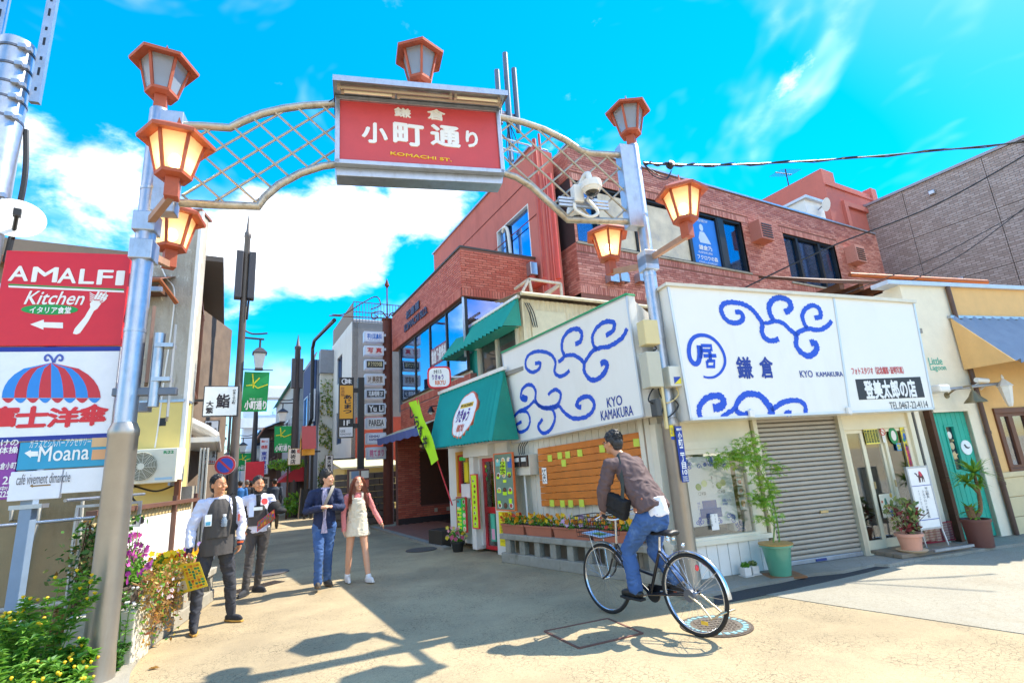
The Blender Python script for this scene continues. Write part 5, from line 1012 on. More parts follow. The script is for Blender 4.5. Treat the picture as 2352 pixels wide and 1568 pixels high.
for a,b in (((.1,.2,0),(.35,.2,.42)),((.35,.2,.42),(1.2,.2,.4)),((1.2,.2,.4),(1.2,.2,0)),((.35,.2,.42),(.4,.2,0)),((.75,.8,0),(1.2,.2,.38)),((.35,.9,.42),(.35,.2,.42)),((1.2,.2,.4),(1.2,.9,.4))): MB().bar((a[0],a[1],uz+.05+a[2]),(b[0],b[1],uz+.05+b[2]),.05,.05).build('bar',mt('rusty_white','c8bca8',.6,.2,stain=.6,stcol='8a5a30',sscale=12),brk)
for k in range(3): MB().tube(bez([(.05+k*.05,-.05,uz-.2),(.1+k*.06,-.12,uz-.45),(.2+k*.05,-.08,uz-.75)],5),.012,5).build('cable',BLACK,sd_)
# small round-cornered sign hanging out over the street
rs = thing('hanging_sign','small white rounded sign with red border hanging from the restaurant','sign',B.w(-.35,-.35,0),R(8));L_ = Pl(B.w(-.35,-.35,0)[:2],82)
q0 = L_.at(981,843);q1 = L_.at(1037,891);cx_,cz_ = (q0[0]+q1[0])/2,(q0[1]+q1[1])/2;hw,hh = (q1[0]-q0[0])/2,(q0[1]-q1[1])/2
def rr(sw,k=.45): return [(cx_+hw*sw*math.copysign(abs(math.cos(a))**k,math.cos(a)),cz_+hh*sw*math.copysign(abs(math.sin(a))**k,math.sin(a))) for a in [2*math.pi*i/48 for i in range(48)]]
MB().prism(rr(1),-.05,.05).build('edge',flat('d8282c'),rs);MB().prism(rr(.86),-.055,-.05).build('face',flat('f2f0ea'),rs)
for b,f_,mat in (('かまくら',(-.45,.35,.2,.68),BLK),('りきゅう',(-.6,-.22,.35,.25),flat('5a2a8a')),('RIKYU',(-.35,-.68,.5,-.3),flat('e07030'))): text(b,(cx_+hw*f_[0],cz_+hh*f_[1],cx_+hw*f_[2],cz_+hh*f_[3]),-.058,mat,rs,bold=.03)
MB().box(cx_+hw,cx_+hw+.3,-.02,.02,cz_-.02,cz_+.02).build('bracket',STEEL,rs)
# menus and notices of the restaurant
FOOD = ['8a5a30','c89858','e8d8b8','6a4028','b04830','d8b070']
def menu(label,px,y,col,edge_,nfood,txts=(),rnd=True,cols=2):
    t = on(B,'menu_board',label,'menu');a = B.at(px[0],px[1],y);b = B.at(px[2],px[3],y);x0,x1,z0,z1 = a[0],b[0],b[1],a[1]
    MB().box(x0,x1,y,y+.03,z0,z1).build('board',flat(col),t);frame(MB(),x0-.01,x1+.01,z0-.01,z1+.01,.02,y-.006,y+.034).build('edge',flat(edge_),t)
    for i in range(nfood):
        x = x0+(x1-x0)*(.2+.6*((i % cols)/(max(cols-1,1)) if cols > 1 else random.uniform(.3,.7)));z = z0+(z1-z0)*(.08+.8*(i//cols)/max(1,(nfood-1)//cols+.01));r = min((x1-x0)*.16,.06)
        MB().ell((x,y-.001,z),(r,.004,r*.85),12,6).build('dish_print',flat(random.choice(['e8e4dc','d8d0c0','40302a'])),t);MB().ell((x,y-.004,z),(r*.7,.004,r*.6),10,6).build('food_print',flat(random.choice(FOOD)),t)
    for (u0,v0,u1,v1,c_,tx) in txts:
        MB().box(x0+(x1-x0)*u0,x0+(x1-x0)*u1,y-.006,y-.001,z0+(z1-z0)*v0,z0+(z1-z0)*v1).build('price_tag',flat(c_),t)
        if tx: text(tx,(x0+(x1-x0)*(u0+.02),z0+(z1-z0)*(v0+.01),x0+(x1-x0)*(u1-.02),z0+(z1-z0)*(v1-.01)),y-.008,BLK,t,vert=len(tx) > 2 and (v1-v0)*(z1-z0) > (u1-u0)*(x1-x0),bold=.03)
    return t
menu('big photo menu board with lime tags beside the red door',(1134,1043,1184,1172),-.25,'6f8a78','e06a30',12,[(.32,.62,.62,.86,'c8f020','りきゅう'),(.1,.78,.35,.9,'70c0c0',None),(.1,.55,.25,.6,'c8f020',None),(.7,.6,.88,.66,'c8f020',None),(.45,.48,.62,.53,'d8f030',None),(.1,.3,.3,.36,'c8f020',None),(.4,.26,.6,.32,'c8f020',None),(.68,.28,.9,.34,'c8f020',None),(.1,.1,.25,.16,'c8f020',None),(.75,.74,.95,.9,'3868b0',None),(.7,.12,.85,.2,'c8f020',None)],cols=3)
t = menu('yellow handwritten price sheet hanging under the photo menu',(1146,1176,1176,1255),-.28,'f8e020','f0d818',0);
a = B.at(1146,1176,-.285);b = B.at(1176,1255,-.285);text('からあげ丼\n一味カレー500\nﾁｷﾝ南蛮丼600\n釜揚しらす丼800\n生姜焼き丼600\nカツカレー700\nランチ\nやってます',(a[0]+.03,b[1]+.04,b[0]-.03,a[1]-.04),-.29,BLK,t)
menu('bright green menu board with dishes below the yellow window',(1048,1142,1072,1221),-.2,'38c840','c03030',10,[(.05,.72,.5,.95,'38a8a8',None)]+[(.08,.06+.11*k,.5,.13+.11*k,'e0f028',None) for k in range(6)],cols=2)
menu('tall lime menu strip with dishes beside the door pillar',(1081,1090,1100,1213),-.18,'c8ec28','e04040',9,cols=1)
menu('small yellow note strip in the restaurant window',(1066,1062,1076,1106),-.07,'f0d820','d8c020',0)
menu('mint and pink price notes on the lower red door',(1127,1180,1139,1242),.03,'58c0a0','48b090',0,[(.1,.05,.9,.45,'f0a8c0',None)])
menu('white curled price sheet under the yellow window',(1060,1112,1080,1142),-.15,'e8e0dc','d8d0cc',0)
# banner flag
bn = on(B,'banner_flag','lime green banner on a leaning red pole beside the restaurant','banner');yb_ = -.75
P0,P1 = B.at(1039,1160,yb_+.3),B.at(956,913,yb_);MB().tube([(P0[0],yb_+.3,P0[1]),(P1[0],yb_,P1[1])],.014,8).build('pole',RDP,bn)
c_ = [B.at(*p,yb_) for p in [(938,924),(959,917),(1009,1055),(990,1068)]];m = MB();k = 14
for i in range(k+1):
    t_ = i/k
    for j in range(4):
        s_ = j/3;a = Vector(c_[0]).lerp(Vector(c_[3]),t_);b = Vector(c_[1]).lerp(Vector(c_[2]),t_);p = a.lerp(b,s_);m.v.append((p.x,yb_+.02*math.sin(t_*9+s_*2),p.y))
m.f += [(i*4+j,i*4+j+1,i*4+j+5,i*4+j+4) for i in range(k) for j in range(3)];m.build('cloth',mt('lime_cloth','b0e818',.7,var=.08,bump=.05),bn,smooth=True)
for i,ch in enumerate('しらす丼'):
    t_ = .12+i*.17;a = Vector(c_[0]).lerp(Vector(c_[3]),t_);b = Vector(c_[1]).lerp(Vector(c_[2]),t_+.12);text(ch,(a.x+.03+.02*i,b.y-.06,a.x+.24+.02*i,b.y+.18),yb_-.035,BLK,bn,bold=.03)
MB().tube([(P0[0]+.05,0,P0[1]+.15),(P0[0]+.02,yb_+.3,P0[1]+.1)],.012,6).build('holder',STEEL,bn)
# dark planter box and flower bucket on the pavement
pb = thing('planter_box','dark metal planter box left of the restaurant','planter',gp(1018,1252),B.rz);MB().box(-.3,.3,-.2,.2,0,.34).build('box',mt('dark_metal','3c3832',.5,.3,var=.2),pb,bevel=.01);MB().box(-.27,.27,-.17,.17,.3,.345).build('soil',mt('soil','3a2c20',.95),pb)
lm = on(S,'spot_lamp','small spot lamp on the brick spandrel above the entrance','lamp');q = S.at(994,940,-.1);MB().lathe([(.1,-.08),(.09,-.05),(.04,.05),(.03,.08)],14,(q[0],-.15,q[1])).build('shade',BLACK,lm,smooth=True);MB().tube([(q[0]+.1,.1,q[1]+.1),(q[0],-.15,q[1]+.08)],.015,6).build('arm',BLACK,lm);MB().ell((q[0],-.15,q[1]-.08),(.06,.06,.05)).build('bulb',BULBO,lm)
# ================================================================ left side: sign board on a post
Lb = Pl((-3.75,5.2),75)
bx1 = -.325;Y_ = 0
def lz(py,px=150): return Lb.at(px,py)[1]
sb = on(Lb,'sign_board','stacked street sign board with red restaurant panel beside the left arch post','sign board')
def panel(name,x0,x1,z0,z1,col,y=0):
    return MB().box(x0,x1,y,y+.05,z0,z1).build(name,flat(col,.3),sb,bevel=.006)
def lt(body,px,mat,parent=sb,y=-.004,**k): return ptext(Lb,body,px,y,mat,parent,**k)
z1,z2,z3,z4,z5 = 4.09,3.075,2.13,1.86,1.60
p1 = panel('red_panel',-1.44,bx1,z2,z1,'d8282e');p2_ = panel('white_panel',-1.5,bx1,z3,z2-.012,'e8eaf0')
BL2 = flat('1c2c90',.4);MB().box(-1.5,bx1,-.003,0,z2-.06,z2-.014).build('blue_band',BL2,sb);MB().box(-1.5,bx1,-.003,0,z3+.002,z3+.045).build('blue_band',BL2,sb)
# red panel: name, lines, script, fork, oval, arrow
for ch,x0,x1 in (('A',25,63),('M',78,129),('A',137,173),('L',186,214),('F',227,256),('I',271,281)): lt(ch,(x0,610+x0*.045,x1,642+x1*.045),LET,bold=.02)
for (a,b,h,c_) in ((652,654,3,'2a9a48'),(656,658,4,'f0f0ee')):
    q = [Lb.at(*p) for p in [(20,a),(285,a+12),(285,a+12+h),(20,a+h)]];MB().prism(q,-.004,0).build('rule',flat(c_),sb)
lt('Kitchen',(60,668,188,700),LET,bold=.012,shear=.25)
q = Lb.at(115,711);MB().prism([(q[0]+.245*math.cos(i*.2618),q[1]+.055*math.sin(i*.2618)) for i in range(24)],-.004,0).build('oval',flat('1f9a48'),sb);lt('イタリア食堂',(70,704,162,720),LET,y=-.008,bold=.03)
ar = [Lb.at(*p) for p in [(70,745),(101,734),(101,740),(145,741),(145,754),(100,752),(100,757)]];MB().prism(ar,-.005,0).build('arrow',LET,sb)
hd = [Lb.at(*p) for p in [(176,768),(168,766),(172,755),(195,728),(208,706),(207,697),(214,690),(228,691),(232,698),(224,709),(216,714),(203,738),(184,765)]];MB().prism(hd,-.005,0).build('fork',LET,sb)
for k in range(4): a = Lb.at(219+k*6,686+k*1.5);b = Lb.at(228+k*6.5,670+k*2.5);MB().ribbon([a,b],.02,-.005).build('fork_tine',LET,sb)
for k in range(5): MB().ribbon([(p.x,p.y) for p in bez([tuple(Lb.at(*q))+(0,) for q in [(207,690-k*4.5),(220,696-k*4.2),(236,694-k*4.2),(246,685-k*3.5)]],5)],.008,-.007).build('pasta_strand',LET,sb)
# white panel: striped parasol and big red characters
dome = [];
def dm(t,s): # t across 0..1, s up 0..1
    x = 5+t*225;base = 913+8*t*0;h = 78*math.sqrt(max(0,1-(2*t-1)**2));return (x,base-h*s)
for i in range(8):
    pts = [Lb.at(118+((i+k/1)-4)*28.3*math.sqrt(max(0,1-s*s)) if True else 0,913-80*s) for k,s in [(0,j/6) for j in range(7)]+[(1,j/6) for j in range(6,-1,-1)]]
    MB().prism(pts[:-1] if i in (-1,) else pts,-.005,0).build('parasol_stripe',flat('2f86d8' if i % 2 == 0 else 'c83038',.4),sb)
    q = [Lb.at(118+(i-4+k/6)*28.3,914+11*math.sin(math.pi*k/6)) for k in range(7)];MB().prism(q,-.005,0).build('parasol_scallop',flat('c83038' if i % 2 == 0 else '2f86d8',.4),sb)
for s_ in (1,-1):
    pts = [(124+s_*1,833),(124+s_*5,822),(124+s_*13,815),(124+s_*20,820),(124+s_*18,828),(124+s_*11,826)];MB().ribbon([(p.x,p.y) for p in bez([tuple(Lb.at(*q))+(0,) for q in pts],5)],.02,-.005).build('parasol_curl',flat('5060b0',.4),sb)
for ch,px in (('富',(-18,935,36,978)),('士',(42,935,106,978)),('洋',(115,937,178,978)),('傘',(186,930,243,974))): lt(ch,px,flat('d82c34',.4),bold=.045)
# lower panels
mx = Lb.at(44,1030)[0];panel('teal_panel',mx,bx1,z4,z3-.01,'2a98c0');panel('purple_panel',-1.5,mx-.01,z5+.0,z3-.01,'8a3a98');panel('white_panel',mx-.03,-.68,z5-.02,z4-.012,'e4e6ee',-.01);panel('white_panel',-.675,bx1,z5+.02,z4-.012,'e8eaf0')
lt('ガラスとシルバーアクセサリー',(70,1010,208,1022),LET);lt('Moana',(92,1025,203,1054),LET,bold=.01)
MB().prism([Lb.at(*p) for p in [(57,1040),(71,1033),(71,1036),(88,1036),(88,1047),(71,1048),(71,1051)]],-.005,0).build('arrow',LET,sb)
for (a,b,c_) in ((1003,1027,'d8b080'),(1030,1056,'d8a070')): q = Lb.at(213,a);r_ = Lb.at(247,b);MB().box(q[0],min(r_[0],bx1-.005),-.004,0,r_[1]+.01,q[1]-.01).build('photo_print',flat(c_,.4),sb)
lt('café vivement dimanche',(40,1089,160,1106),flat('5a5a60'),y=-.014);MB().prism([Lb.at(*p) for p in [(70,1115),(77,1111),(77,1114),(118,1111),(118,1114),(77,1117),(77,1119)]],-.014,-.011).build('arrow',flat('8a6a38'),sb)
for b,px in (('けの\n体操',(2,1010,40,1040)),('倉小町',(2,1062,36,1076)),('2F',(8,1094,30,1110)),('中!',(2,1116,16,1126)),('225',(0,1128,20,1140))): lt(b,px,LET,bold=.02)
MB().box(-1.6,bx1+.3,.055,.085,3.7,3.75).build('back_rail',STEEL,sb);MB().box(-1.6,bx1+.3,.055,.085,2.4,2.45).build('back_rail',STEEL,sb);MB().box(bx1+.2,bx1+.31,-.02,.09,2.38,2.47).build('clamp',STEEL,sb)
BG = mt('blue_grey_post','7c90a8',.5,.2,var=.1,bump=.05);MB().box(-1.02,-.92,.06,.16,.0,4.0).build('post',BG,sb,bevel=.006)
for z in (1.5,2.8): MB().box(-1.1,-.84,.05,.17,z,z+.04).build('post_clamp',STEEL,sb)
# edge-on sign and clamp on the arch post
eo = on(G,'edge_on_sign','metal bracket with a thin sign seen edge on at the left arch post','sign');q = G.at(322,900,0);zc = q[1]
MB().box(-.13,.42,-.03,.03,zc-.04,zc+.04).build('clamp_bar',mt('dark_steel','6a6e78',.4,.7,bump=0),eo,bevel=.01);MB().tube([(.22,0,zc-.15),(.22,0,zc+.6)],.05,12).build('mount_tube',STEEL,eo,smooth=True)
MB().bar((.36,-.02,zc+.22),(.36+.42*G.e.dot(Vector((-.585,.81,0))),.42*G.n.dot(Vector((-.585,.81,0))),zc+.22),.02,.95).build('plate',mt('plate_back','a8a8a8',.5,.4,bump=0),eo);MB().bar((.14,.02,zc+.5),(.14+.3*G.e.dot(Vector((-.585,.81,0))),.3*G.n.dot(Vector((-.585,.81,0))),zc+.5),.03,.8).build('second_plate',mt('plate_back2','8a6a5a',.5,bump=0),eo)
for z in (zc+.1,zc+.45): MB().box(.2,.36,-.06,.06,z,z+.04).build('band',STEEL,eo)
# ================================================================ left building
LB_ = Pl((-6.4,9.7),80)
lbd = on(LB_,'stained_building','tall weathered grey plaster building on the left side of the street','building')
def stained():
    m = bpy.data.materials.new('stained_plaster');m.use_nodes = True;nt = m.node_tree;L = nt.links.new;b = nt.nodes['Principled BSDF'];b.inputs['Roughness'].default_value = .9
    tc = NT(nt,'ShaderNodeTexCoord')
    def layer(prev,scale,a,c,col,sx=1,sz=1,det=9):
        mp = NT(nt,'ShaderNodeMapping');mp.inputs['Scale'].default_value = (sx,sx,sz);L(tc.outputs['Object'],mp.inputs[0]);n = NT(nt,'ShaderNodeTexNoise',i_Scale=scale,i_Detail=det,i_Roughness=.75);L(mp.outputs[0],n.inputs[0])
        r = NT(nt,'ShaderNodeMapRange',interpolation_type='SMOOTHSTEP');L(n.outputs[0],r.inputs[0]);r.inputs[1].default_value = a;r.inputs[2].default_value = c
        x = NT(nt,'ShaderNodeMix',data_type='RGBA');L(r.outputs[0],x.inputs[0]);x.inputs[7].default_value = lin(col)
        if isinstance(prev,tuple): x.inputs[6].default_value = prev
        else: L(prev,x.inputs[6])
        return x.outputs[2]
    c = layer(lin('b8b2a4'),1.1,.35,.7,'94897a',1,.35);c = layer(c,5,.56,.66,'d8d4c6',1,.5);c = layer(c,2.0,.52,.75,'6e604a',2.5,.3);L(c,b.inputs['Base Color'])
    n = NT(nt,'ShaderNodeTexNoise',i_Scale=25,i_Detail=6);L(tc.outputs['Object'],n.inputs[0]);bp = NT(nt,'ShaderNodeBump',i_Strength=.4,i_Distance=.02);L(n.outputs[0],bp.inputs['Height']);L(bp.outputs[0],b.inputs['Normal']);return m
MB().box(-.95,.06,0,.4,3.22,7.2).build('gable_wall',stained(),lbd);SLs = Pl((-6.4,9.7),-29.3);MB().prismz([LB_.loc(p)[:2] for p in (LB_.w(-.95,.4,0),LB_.w(.06,.4,0),SLs.w(1.15,.02,0),SLs.w(1.15,.9,0))],0,7.15).build('body',WHITE,lbd)
YW = mt('yellow_stucco','e0c878',.8,var=.06,vs=2,bump=.25,bs=12,stain=.12,stcol='b09850',sscale=1.5)
MB().box(-1.9,.04,-.03,.4,.0,3.19).build('lower_wall',YW,lbd);MB().box(-1.4,.07,-.05,.3,3.19,3.24).build('flashing',STEEL,lbd);MB().box(-.98,.09,-.03,.5,7.2,7.25).build('roof_edge',mt('rust_edge','8a5a48',.7),lbd)
MB().box(.04,.11,-.02,.05,0,7.2).build('corner_board',WHITE,lbd);MB().box(-.35,-.22,-.035,-.029,2.75,2.9).build('vent_opening',BLACK,lbd)
MB().tube([Vector((x,-.03,z)) for x,z in bez([LB_.at(*p) for p in [(371,612),(384,640),(402,670),(395,760),(380,860),(368,960),(358,1028)]])],.014,6).build('white_cable',WHITE,lbd)
# little eave
MB().add([(-1.0,-.5,5.5),(-.35,-.5,5.5),(-.3,0,5.75),(-1.0,0,5.75)],[(0,1,2,3)]).build('eave',mt('rust_edge'),lbd);MB().tube([(-1.0,-.52,5.48),(-.34,-.52,5.48),(-.2,-.1,5.15)],.045,10).build('gutter',mt('copper_gutter'),lbd);MB().box(-1.0,-.4,-.42,-.05,5.3,5.42).build('eave_beam',WD,lbd)
# lower building further left
l2 = on(LB_,'low_house','low old house with a rusty tin roof behind the sign board','house');MB().box(-7,-.96,.45,5,0,6.0).build('wall',mt('brown_timber','6c5c4e',.8,var=.3,vs=3),l2);corrugated(MB(),(-7,-.1,6.15),(-.97,-.1,6.15),(-7,3,6.7),(-.97,3,6.7),60,.02).build('tin_roof',mt('rust_tin','8a5a48',.7,.2,var=.3),l2);MB().box(-7,-.97,-.14,-.08,6.0,6.14).build('fascia',mt('rust_edge'),l2)
OLD = mt('old_beige_wall','a08c68',.9,var=.15,vs=2,bump=.4,stain=.5,stcol='5c4c34',sscale=1.6,streak=3)
ow = on(Lb,'garden_wall','old beige plaster wall with pipes behind the sign board','wall');gwx = Lb.at(228,1300,1.7)[0];MB().box(-5,gwx,1.7,1.9,-.3,2.2).build('wall',OLD,ow);MB().box(gwx-.02,gwx+.1,1.6,1.9,0,1.5).build('end_post',CONC,ow)
PVC = mt('pvc_pipe','b8b4a8',.5,var=.08,bump=0,stain=.2)
def pipe_px(name,label,pts,r,y,mat=PVC,pl=Lb):
    t = on(pl,name,label,'pipe');MB().tube([(pl.at(*p,y)[0],y,pl.at(*p,y)[1]) for p in pts],r,10).build('pipe',mat,t,smooth=True);return t
pipe_px('drain_pipe','pale bent drain pipe low on the beige wall',[(15,1500),(40,1380),(70,1250),(88,1190),(92,1165),(62,1165),(55,1195),(25,1195),(28,1165)],.022,1.6)
pipe_px('drain_pipe','pale pipe running along the foot of the beige wall',[(0,1402),(60,1395),(140,1385),(158,1372),(165,1345),(172,1330)],.03,1.5);pipe_px('drain_pipe','upright pale pipe at the right of the beige wall',[(172,1335),(182,1250),(190,1150)],.018,1.55)
pipe_px('hand_rail','horizontal galvanised rail below the sign board',[(0,1207),(90,1199),(235,1186)],.018,.9,STEEL);pipe_px('hand_rail','upright galvanised rail post below the sign board',[(150,1400),(172,1210),(178,1165)],.018,.95,STEEL)
fr_ = on(Lb,'metal_rack','grey metal rack frame behind the arch post','rack');q0 = Lb.at(175,1160,1.2);q1 = Lb.at(250,1215,1.2);frame(MB(),q0[0],q1[0]+.3,q1[1],q0[1],.03,1.2,1.23).build('frame',STEEL,fr_);MB().box(q0[0]+.1,q1[0]+.2,1.3,1.6,q1[1]+.02,q1[1]+.1).build('tray',BLACK,fr_)
# air conditioner on the yellow wall
ac = on(LB_,'air_conditioner','white outdoor air conditioner unit on the yellow wall','air conditioner');ACW = mt('ac_casing','e6e0c8',.5,var=.04,bump=0,stain=.1)
ax0,ax1,az0,az1 = -.70,.19,1.71,2.31;MB().box(ax0,ax1,-.42,-.08,az0,az1).build('casing',ACW,ac,bevel=.015);fx,fz = ax0+.33,(az0+az1)/2
MB().lathe([(.245,0),(.245,.012)],40).build('fan_opening',mt('fan_dark','6a6850',.6),ac,loc=(fx,-.421,fz),rot=(R(90),0,0))
for i in range(9):
    r = .05+i*.024;m = MB();m.tube([(fx+r*math.cos(a*math.pi/18),-.44,fz+r*math.sin(a*math.pi/18)) for a in range(37)],.004,4);m.build('grille_ring',ACW,ac)
for i in range(12): a = i*math.pi/6+.2;MB().tube([(fx+.05*math.cos(a),-.445,fz+.05*math.sin(a)),(fx+.25*math.cos(a+.25),-.44,fz+.25*math.sin(a+.25))],.004,4).build('grille_spoke',ACW,ac)
for k in range(3):
    a = k*2.1;MB().add([(fx+.03*math.cos(a),-.432,fz+.03*math.sin(a)),(fx+.22*math.cos(a-.4),-.43,fz+.22*math.sin(a-.4)),(fx+.22*math.cos(a+.5),-.43,fz+.22*math.sin(a+.5))],[(0,1,2)]).build('fan_blade',mt('fan_grey','8a8a80',.5),ac)
MB().lathe([(.055,0),(.06,.012)],20).build('fan_hub',ACW,ac,loc=(fx,-.44,fz),rot=(R(90),0,0));text('R22',(ax1-.22,az1-.1,ax1-.06,az1-.05),-.425,flat('2a9a58'),ac,bold=.03);MB().box(ax1-.33,ax1-.05,-.423,-.42,az0+.05,az0+.09).build('blue_strip',flat('a8c8d8'),ac)
for k in range(5): MB().box(ax0+.61,ax1-.05,-.424,-.42,az0+.16+k*.075,az0+.2+k*.075).build('side_rib',ACW,ac)
for x in (ax0+.1,ax1-.12): MB().box(x,x+.04,-.4,.0,az0-.06,az0-.0).build('bracket',STEEL,ac)
MB().tube(bez([(ax0+.1,-.2,az0),(ax0+.15,-.22,az0-.25),(ax0+.4,-.2,az0-.45),(ax0+.45,-.1,az0-.7)]),.018,8).build('hose',BLACK,ac,smooth=True);MB().tube(bez([(ax0+.12,-.2,az0-.02),(ax0+.5,-.2,az0-.14),(ax1-.1,-.18,az0-.05)]),.016,8).build('hose',BLACK,ac,smooth=True)
bp_ = on(LB_,'brown_post','brown steel post below the air conditioner','post');q = LB_.at(407,1130,-.3);MB().box(q[0]-.04,q[0]+.04,-.34,-.26,0,1.75).build('post',BRW,bp_)
cpl = on(LB_,'concrete_pillar','rough grey concrete pillar with pipes at the building corner','pillar');q = LB_.at(430,1130,-.15);MB().box(q[0]-.08,q[0]+.1,-.2,0,0,1.62).build('pillar',CONC,cpl);
for k in range(3): MB().tube([(q[0]+.14+k*.06,-.05,0),(q[0]+.14+k*.06,-.05,2.3)],.02,8).build('pipe',PVC,cpl,smooth=True)
# street side of the left building: eaves of curved tiles, window boxes
SL_ = Pl((-6.4,9.7),-29.3)
lv = on(SL_,'tile_eave','grey curved roof tiles of the eave along the left building','eave');TIL = mt('grey_tile','b4b2ac',.5,var=.2,vs=8,bump=.1)
for k in range(14):
    x = .6+k*.27;MB().tube([(x,.1,3.0),(x,-.42,2.72),(x,-.62,2.58)],[.09,.09,.075],8).build('tile',TIL,lv,smooth=True)
MB().box(.4,4.5,-.6,.1,2.45,2.55).build('soffit',WHITE,lv);MB().tube([(.4,-.64,2.5),(4.5,-.64,2.5)],.05,8).build('gutter',WHITE,lv)
sw = on(SL_,'side_house','brown timber house front beyond the stained building','house');MB().box(1.2,9,.0,4,0,6.6).build('wall',mt('weathered_timber','8a7a68',.8,var=.25,vs=3,stain=.3),sw);
for k in range(5): f = frame(MB(),1.5+k*1.4,2.6+k*1.4,3.6,5.8,.07,-.12,.02).build('window_frame',BRW,sw);MB().box(1.57+k*1.4,2.53+k*1.4,-.04,-.03,3.67,5.73).build('pane',glass_mat('dark_glass'),f)
MB().box(1.2,9,-.5,.2,6.6,6.72).build('roof_edge',mt('dark_coping'),sw)
# ================================================================ white board fence and concrete flower bench on the left
P = Pl((-3.93,5.71),-14.7)
fe = on(P,'board_fence','white board fence with brown posts and rail behind the flower bench','fence');BRS = mt('brown_steel','6a4a3e',.5,var=.15,bump=0)
for k in range(4): MB().box(.1+k*.66,.1+k*.66+.655,.52,.54,.05,1.27).build('board',mt('fence_white','eceae6',.6,var=.03,bump=.05),fe)
for x in (.05,1.95,2.8): MB().box(x,x+.05,.47,.52,0,1.5).build('post',BRS,fe)
MB().box(-.2,2.9,.46,.56,1.38,1.43).build('rail',BRS,fe)
for k in range(26): MB().bar((-.1+k*.11,.53,1.28),(-.02+k*.11,.53,1.38),.02,.045).build('slat',mt('bamboo','c0a878',.7),fe)
MB().tube([(.1,.9,1.55),(2.0,.9,1.55)],.02,6).build('top_bar',STEEL,fe)
def flower_bench(pl,label,L0,L1,zs,y0,y1,n,endblock=False):
    t = on(pl,'flower_bench',label,'bench');MB().box(L0,L1,y0-.02,y1,zs-.09,zs).build('slab',CONC,t,bevel=.012);MB().box(L0,L1,y0,y0+.14,.0,.16).build('base_beam',CONC,t,bevel=.012)
    for i in range(n): x = L0+.1+(L1-L0-.26)*i/(n-1);MB().box(x,x+.13,y0+.02,y0+.13,.16,zs-.09).build('upright',CONC,t,bevel=.008)
    if endblock: MB().box(L0-.42,L0-.02,y0-.05,y1+.1,0,zs+.03).build('end_block',mt('white_block','c8c0ac',.85,var=.15,bump=.3,stain=.4,stcol='6a5a40',sscale=3),t,bevel=.012)
    MB().box(L0,L1,y1-.06,y1,0,zs-.09).build('back',mt('bench_back','8a8070',.9,var=.2),t);return t
flower_bench(P,'concrete flower bench beside the man with the yellow map',.0,2.3,.46,.0,.42,5,True)
# utility pole with antenna channels, satellite dish
up = EYE + ray(4,300)*6.0;ut = thing('utility_pole','thick galvanised utility pole with antenna channels at the upper left','pole',(up.x,up.y,0),R(20));zt_ = 7.0
MB().lathe([(.2,0),(.185,4),(.17,zt_)],28).build('shaft',STEEL,ut,smooth=True)
for z in (4.9,5.9,6.15,6.35,6.6,6.85):
    MB().lathe([(.182,z),(.182,z+.03)],28).build('band',mt('dark_steel'),ut);
    for a in (-.6,.9): MB().obox((.2*math.cos(a),-.2*abs(math.sin(a)),z+.015),(.07,.05,.05)).build('bolt',STEEL,ut)
for x,z0 in ((.27,6.2),(-.2,6.5)):
    MB().box(x-.05,x+.05,-.06,.0,z0,8.6).build('channel',STEEL,ut)
    for k in range(9): MB().box(x-.012,x+.012,-.063,-.0595,z0+.15+k*.22,z0+.2+k*.22+(.06 if k % 2 else 0)).build('slot',BLACK,ut)
MB().tube(bez([(.17,.1,5.9),(.24,.1,5.2),(.2,.1,4.2)]),.03,8).build('cable',BLACK,ut)
q = EYE + ray(36,510)*5.3;ds = thing('satellite_dish','white satellite dish at the left edge','dish',(q.x,q.y,q.z),R(42));MB().lathe([(.24,.07),(.18,.03),(.08,.005),(.005,0)],28).build('dish',WHITE,ds,rot=(R(75),0,0),smooth=True);MB().tube([(0,.04,0),(-.1,.12,-.1),(-.32,.2,-.12)],.022,8).build('mast',STEEL,ds);MB().tube([(0,-.02,-.2),(.02,-.25,.0)],.018,6).build('feed_arm',BLACK,ds);MB().obox((.02,-.25,.0),(.06,.08,.07)).build('feed',BLACK,ds)
# ================================================================ the street beyond: right side
gb = on(S,'concrete_building','grey concrete and white building with roof railing and sign column','building')
GC = mt('grey_concrete','8e8c88',.85,var=.15,vs=2,bump=.3,stain=.5,stcol='5a5650',sscale=1.5,streak=5);WW = mt('offwhite_wall','e4dcd0',.7,var=.05,bump=.1,stain=.2,stcol='a89a88',sscale=1.5,streak=4)
gx,gy1,gzt = -6.9,5.0,8.75
MB().box(gx-.25,gx,.02,gy1,0,gzt).build('end_wall',GC,gb);
xs_ = [(-10.6,-9.2,6.3,7.7),(-10.6,-9.2,3.2,4.8)]
m = MB();zz0 = 0
for a,b,c,d in ((-12.2,-10.6,0,gzt),(-9.2,gx-.0,0,gzt),(-10.6,-9.2,0,3.2),(-10.6,-9.2,4.8,6.3),(-10.6,-9.2,7.7,gzt)): m.box(a,b,0,.3,c,d)
m.build('street_wall',WW,gb);MB().box(-12.2,gx-.25,.3,gy1,0,gzt-.1).build('body',DARK,gb)
for a,b,c,d in xs_: w_ = MB().box(a+.03,b-.03,.12,.13,c,d).build('window',glass_mat('deep_blue_glass'),gb);frame(MB(),a,b,c,d,.06,.05,.16).build('frame',mt('dark_steel'),w_);MB().box((a+b)/2-.03,(a+b)/2+.03,.06,.15,c,d).build('mullion',mt('dark_steel'),w_)
rl = on(S,'roof_railing','grey bar railing on the roof of the concrete building','railing');RLM = mt('rail_blue_grey','6a7688',.5,.3,bump=0)
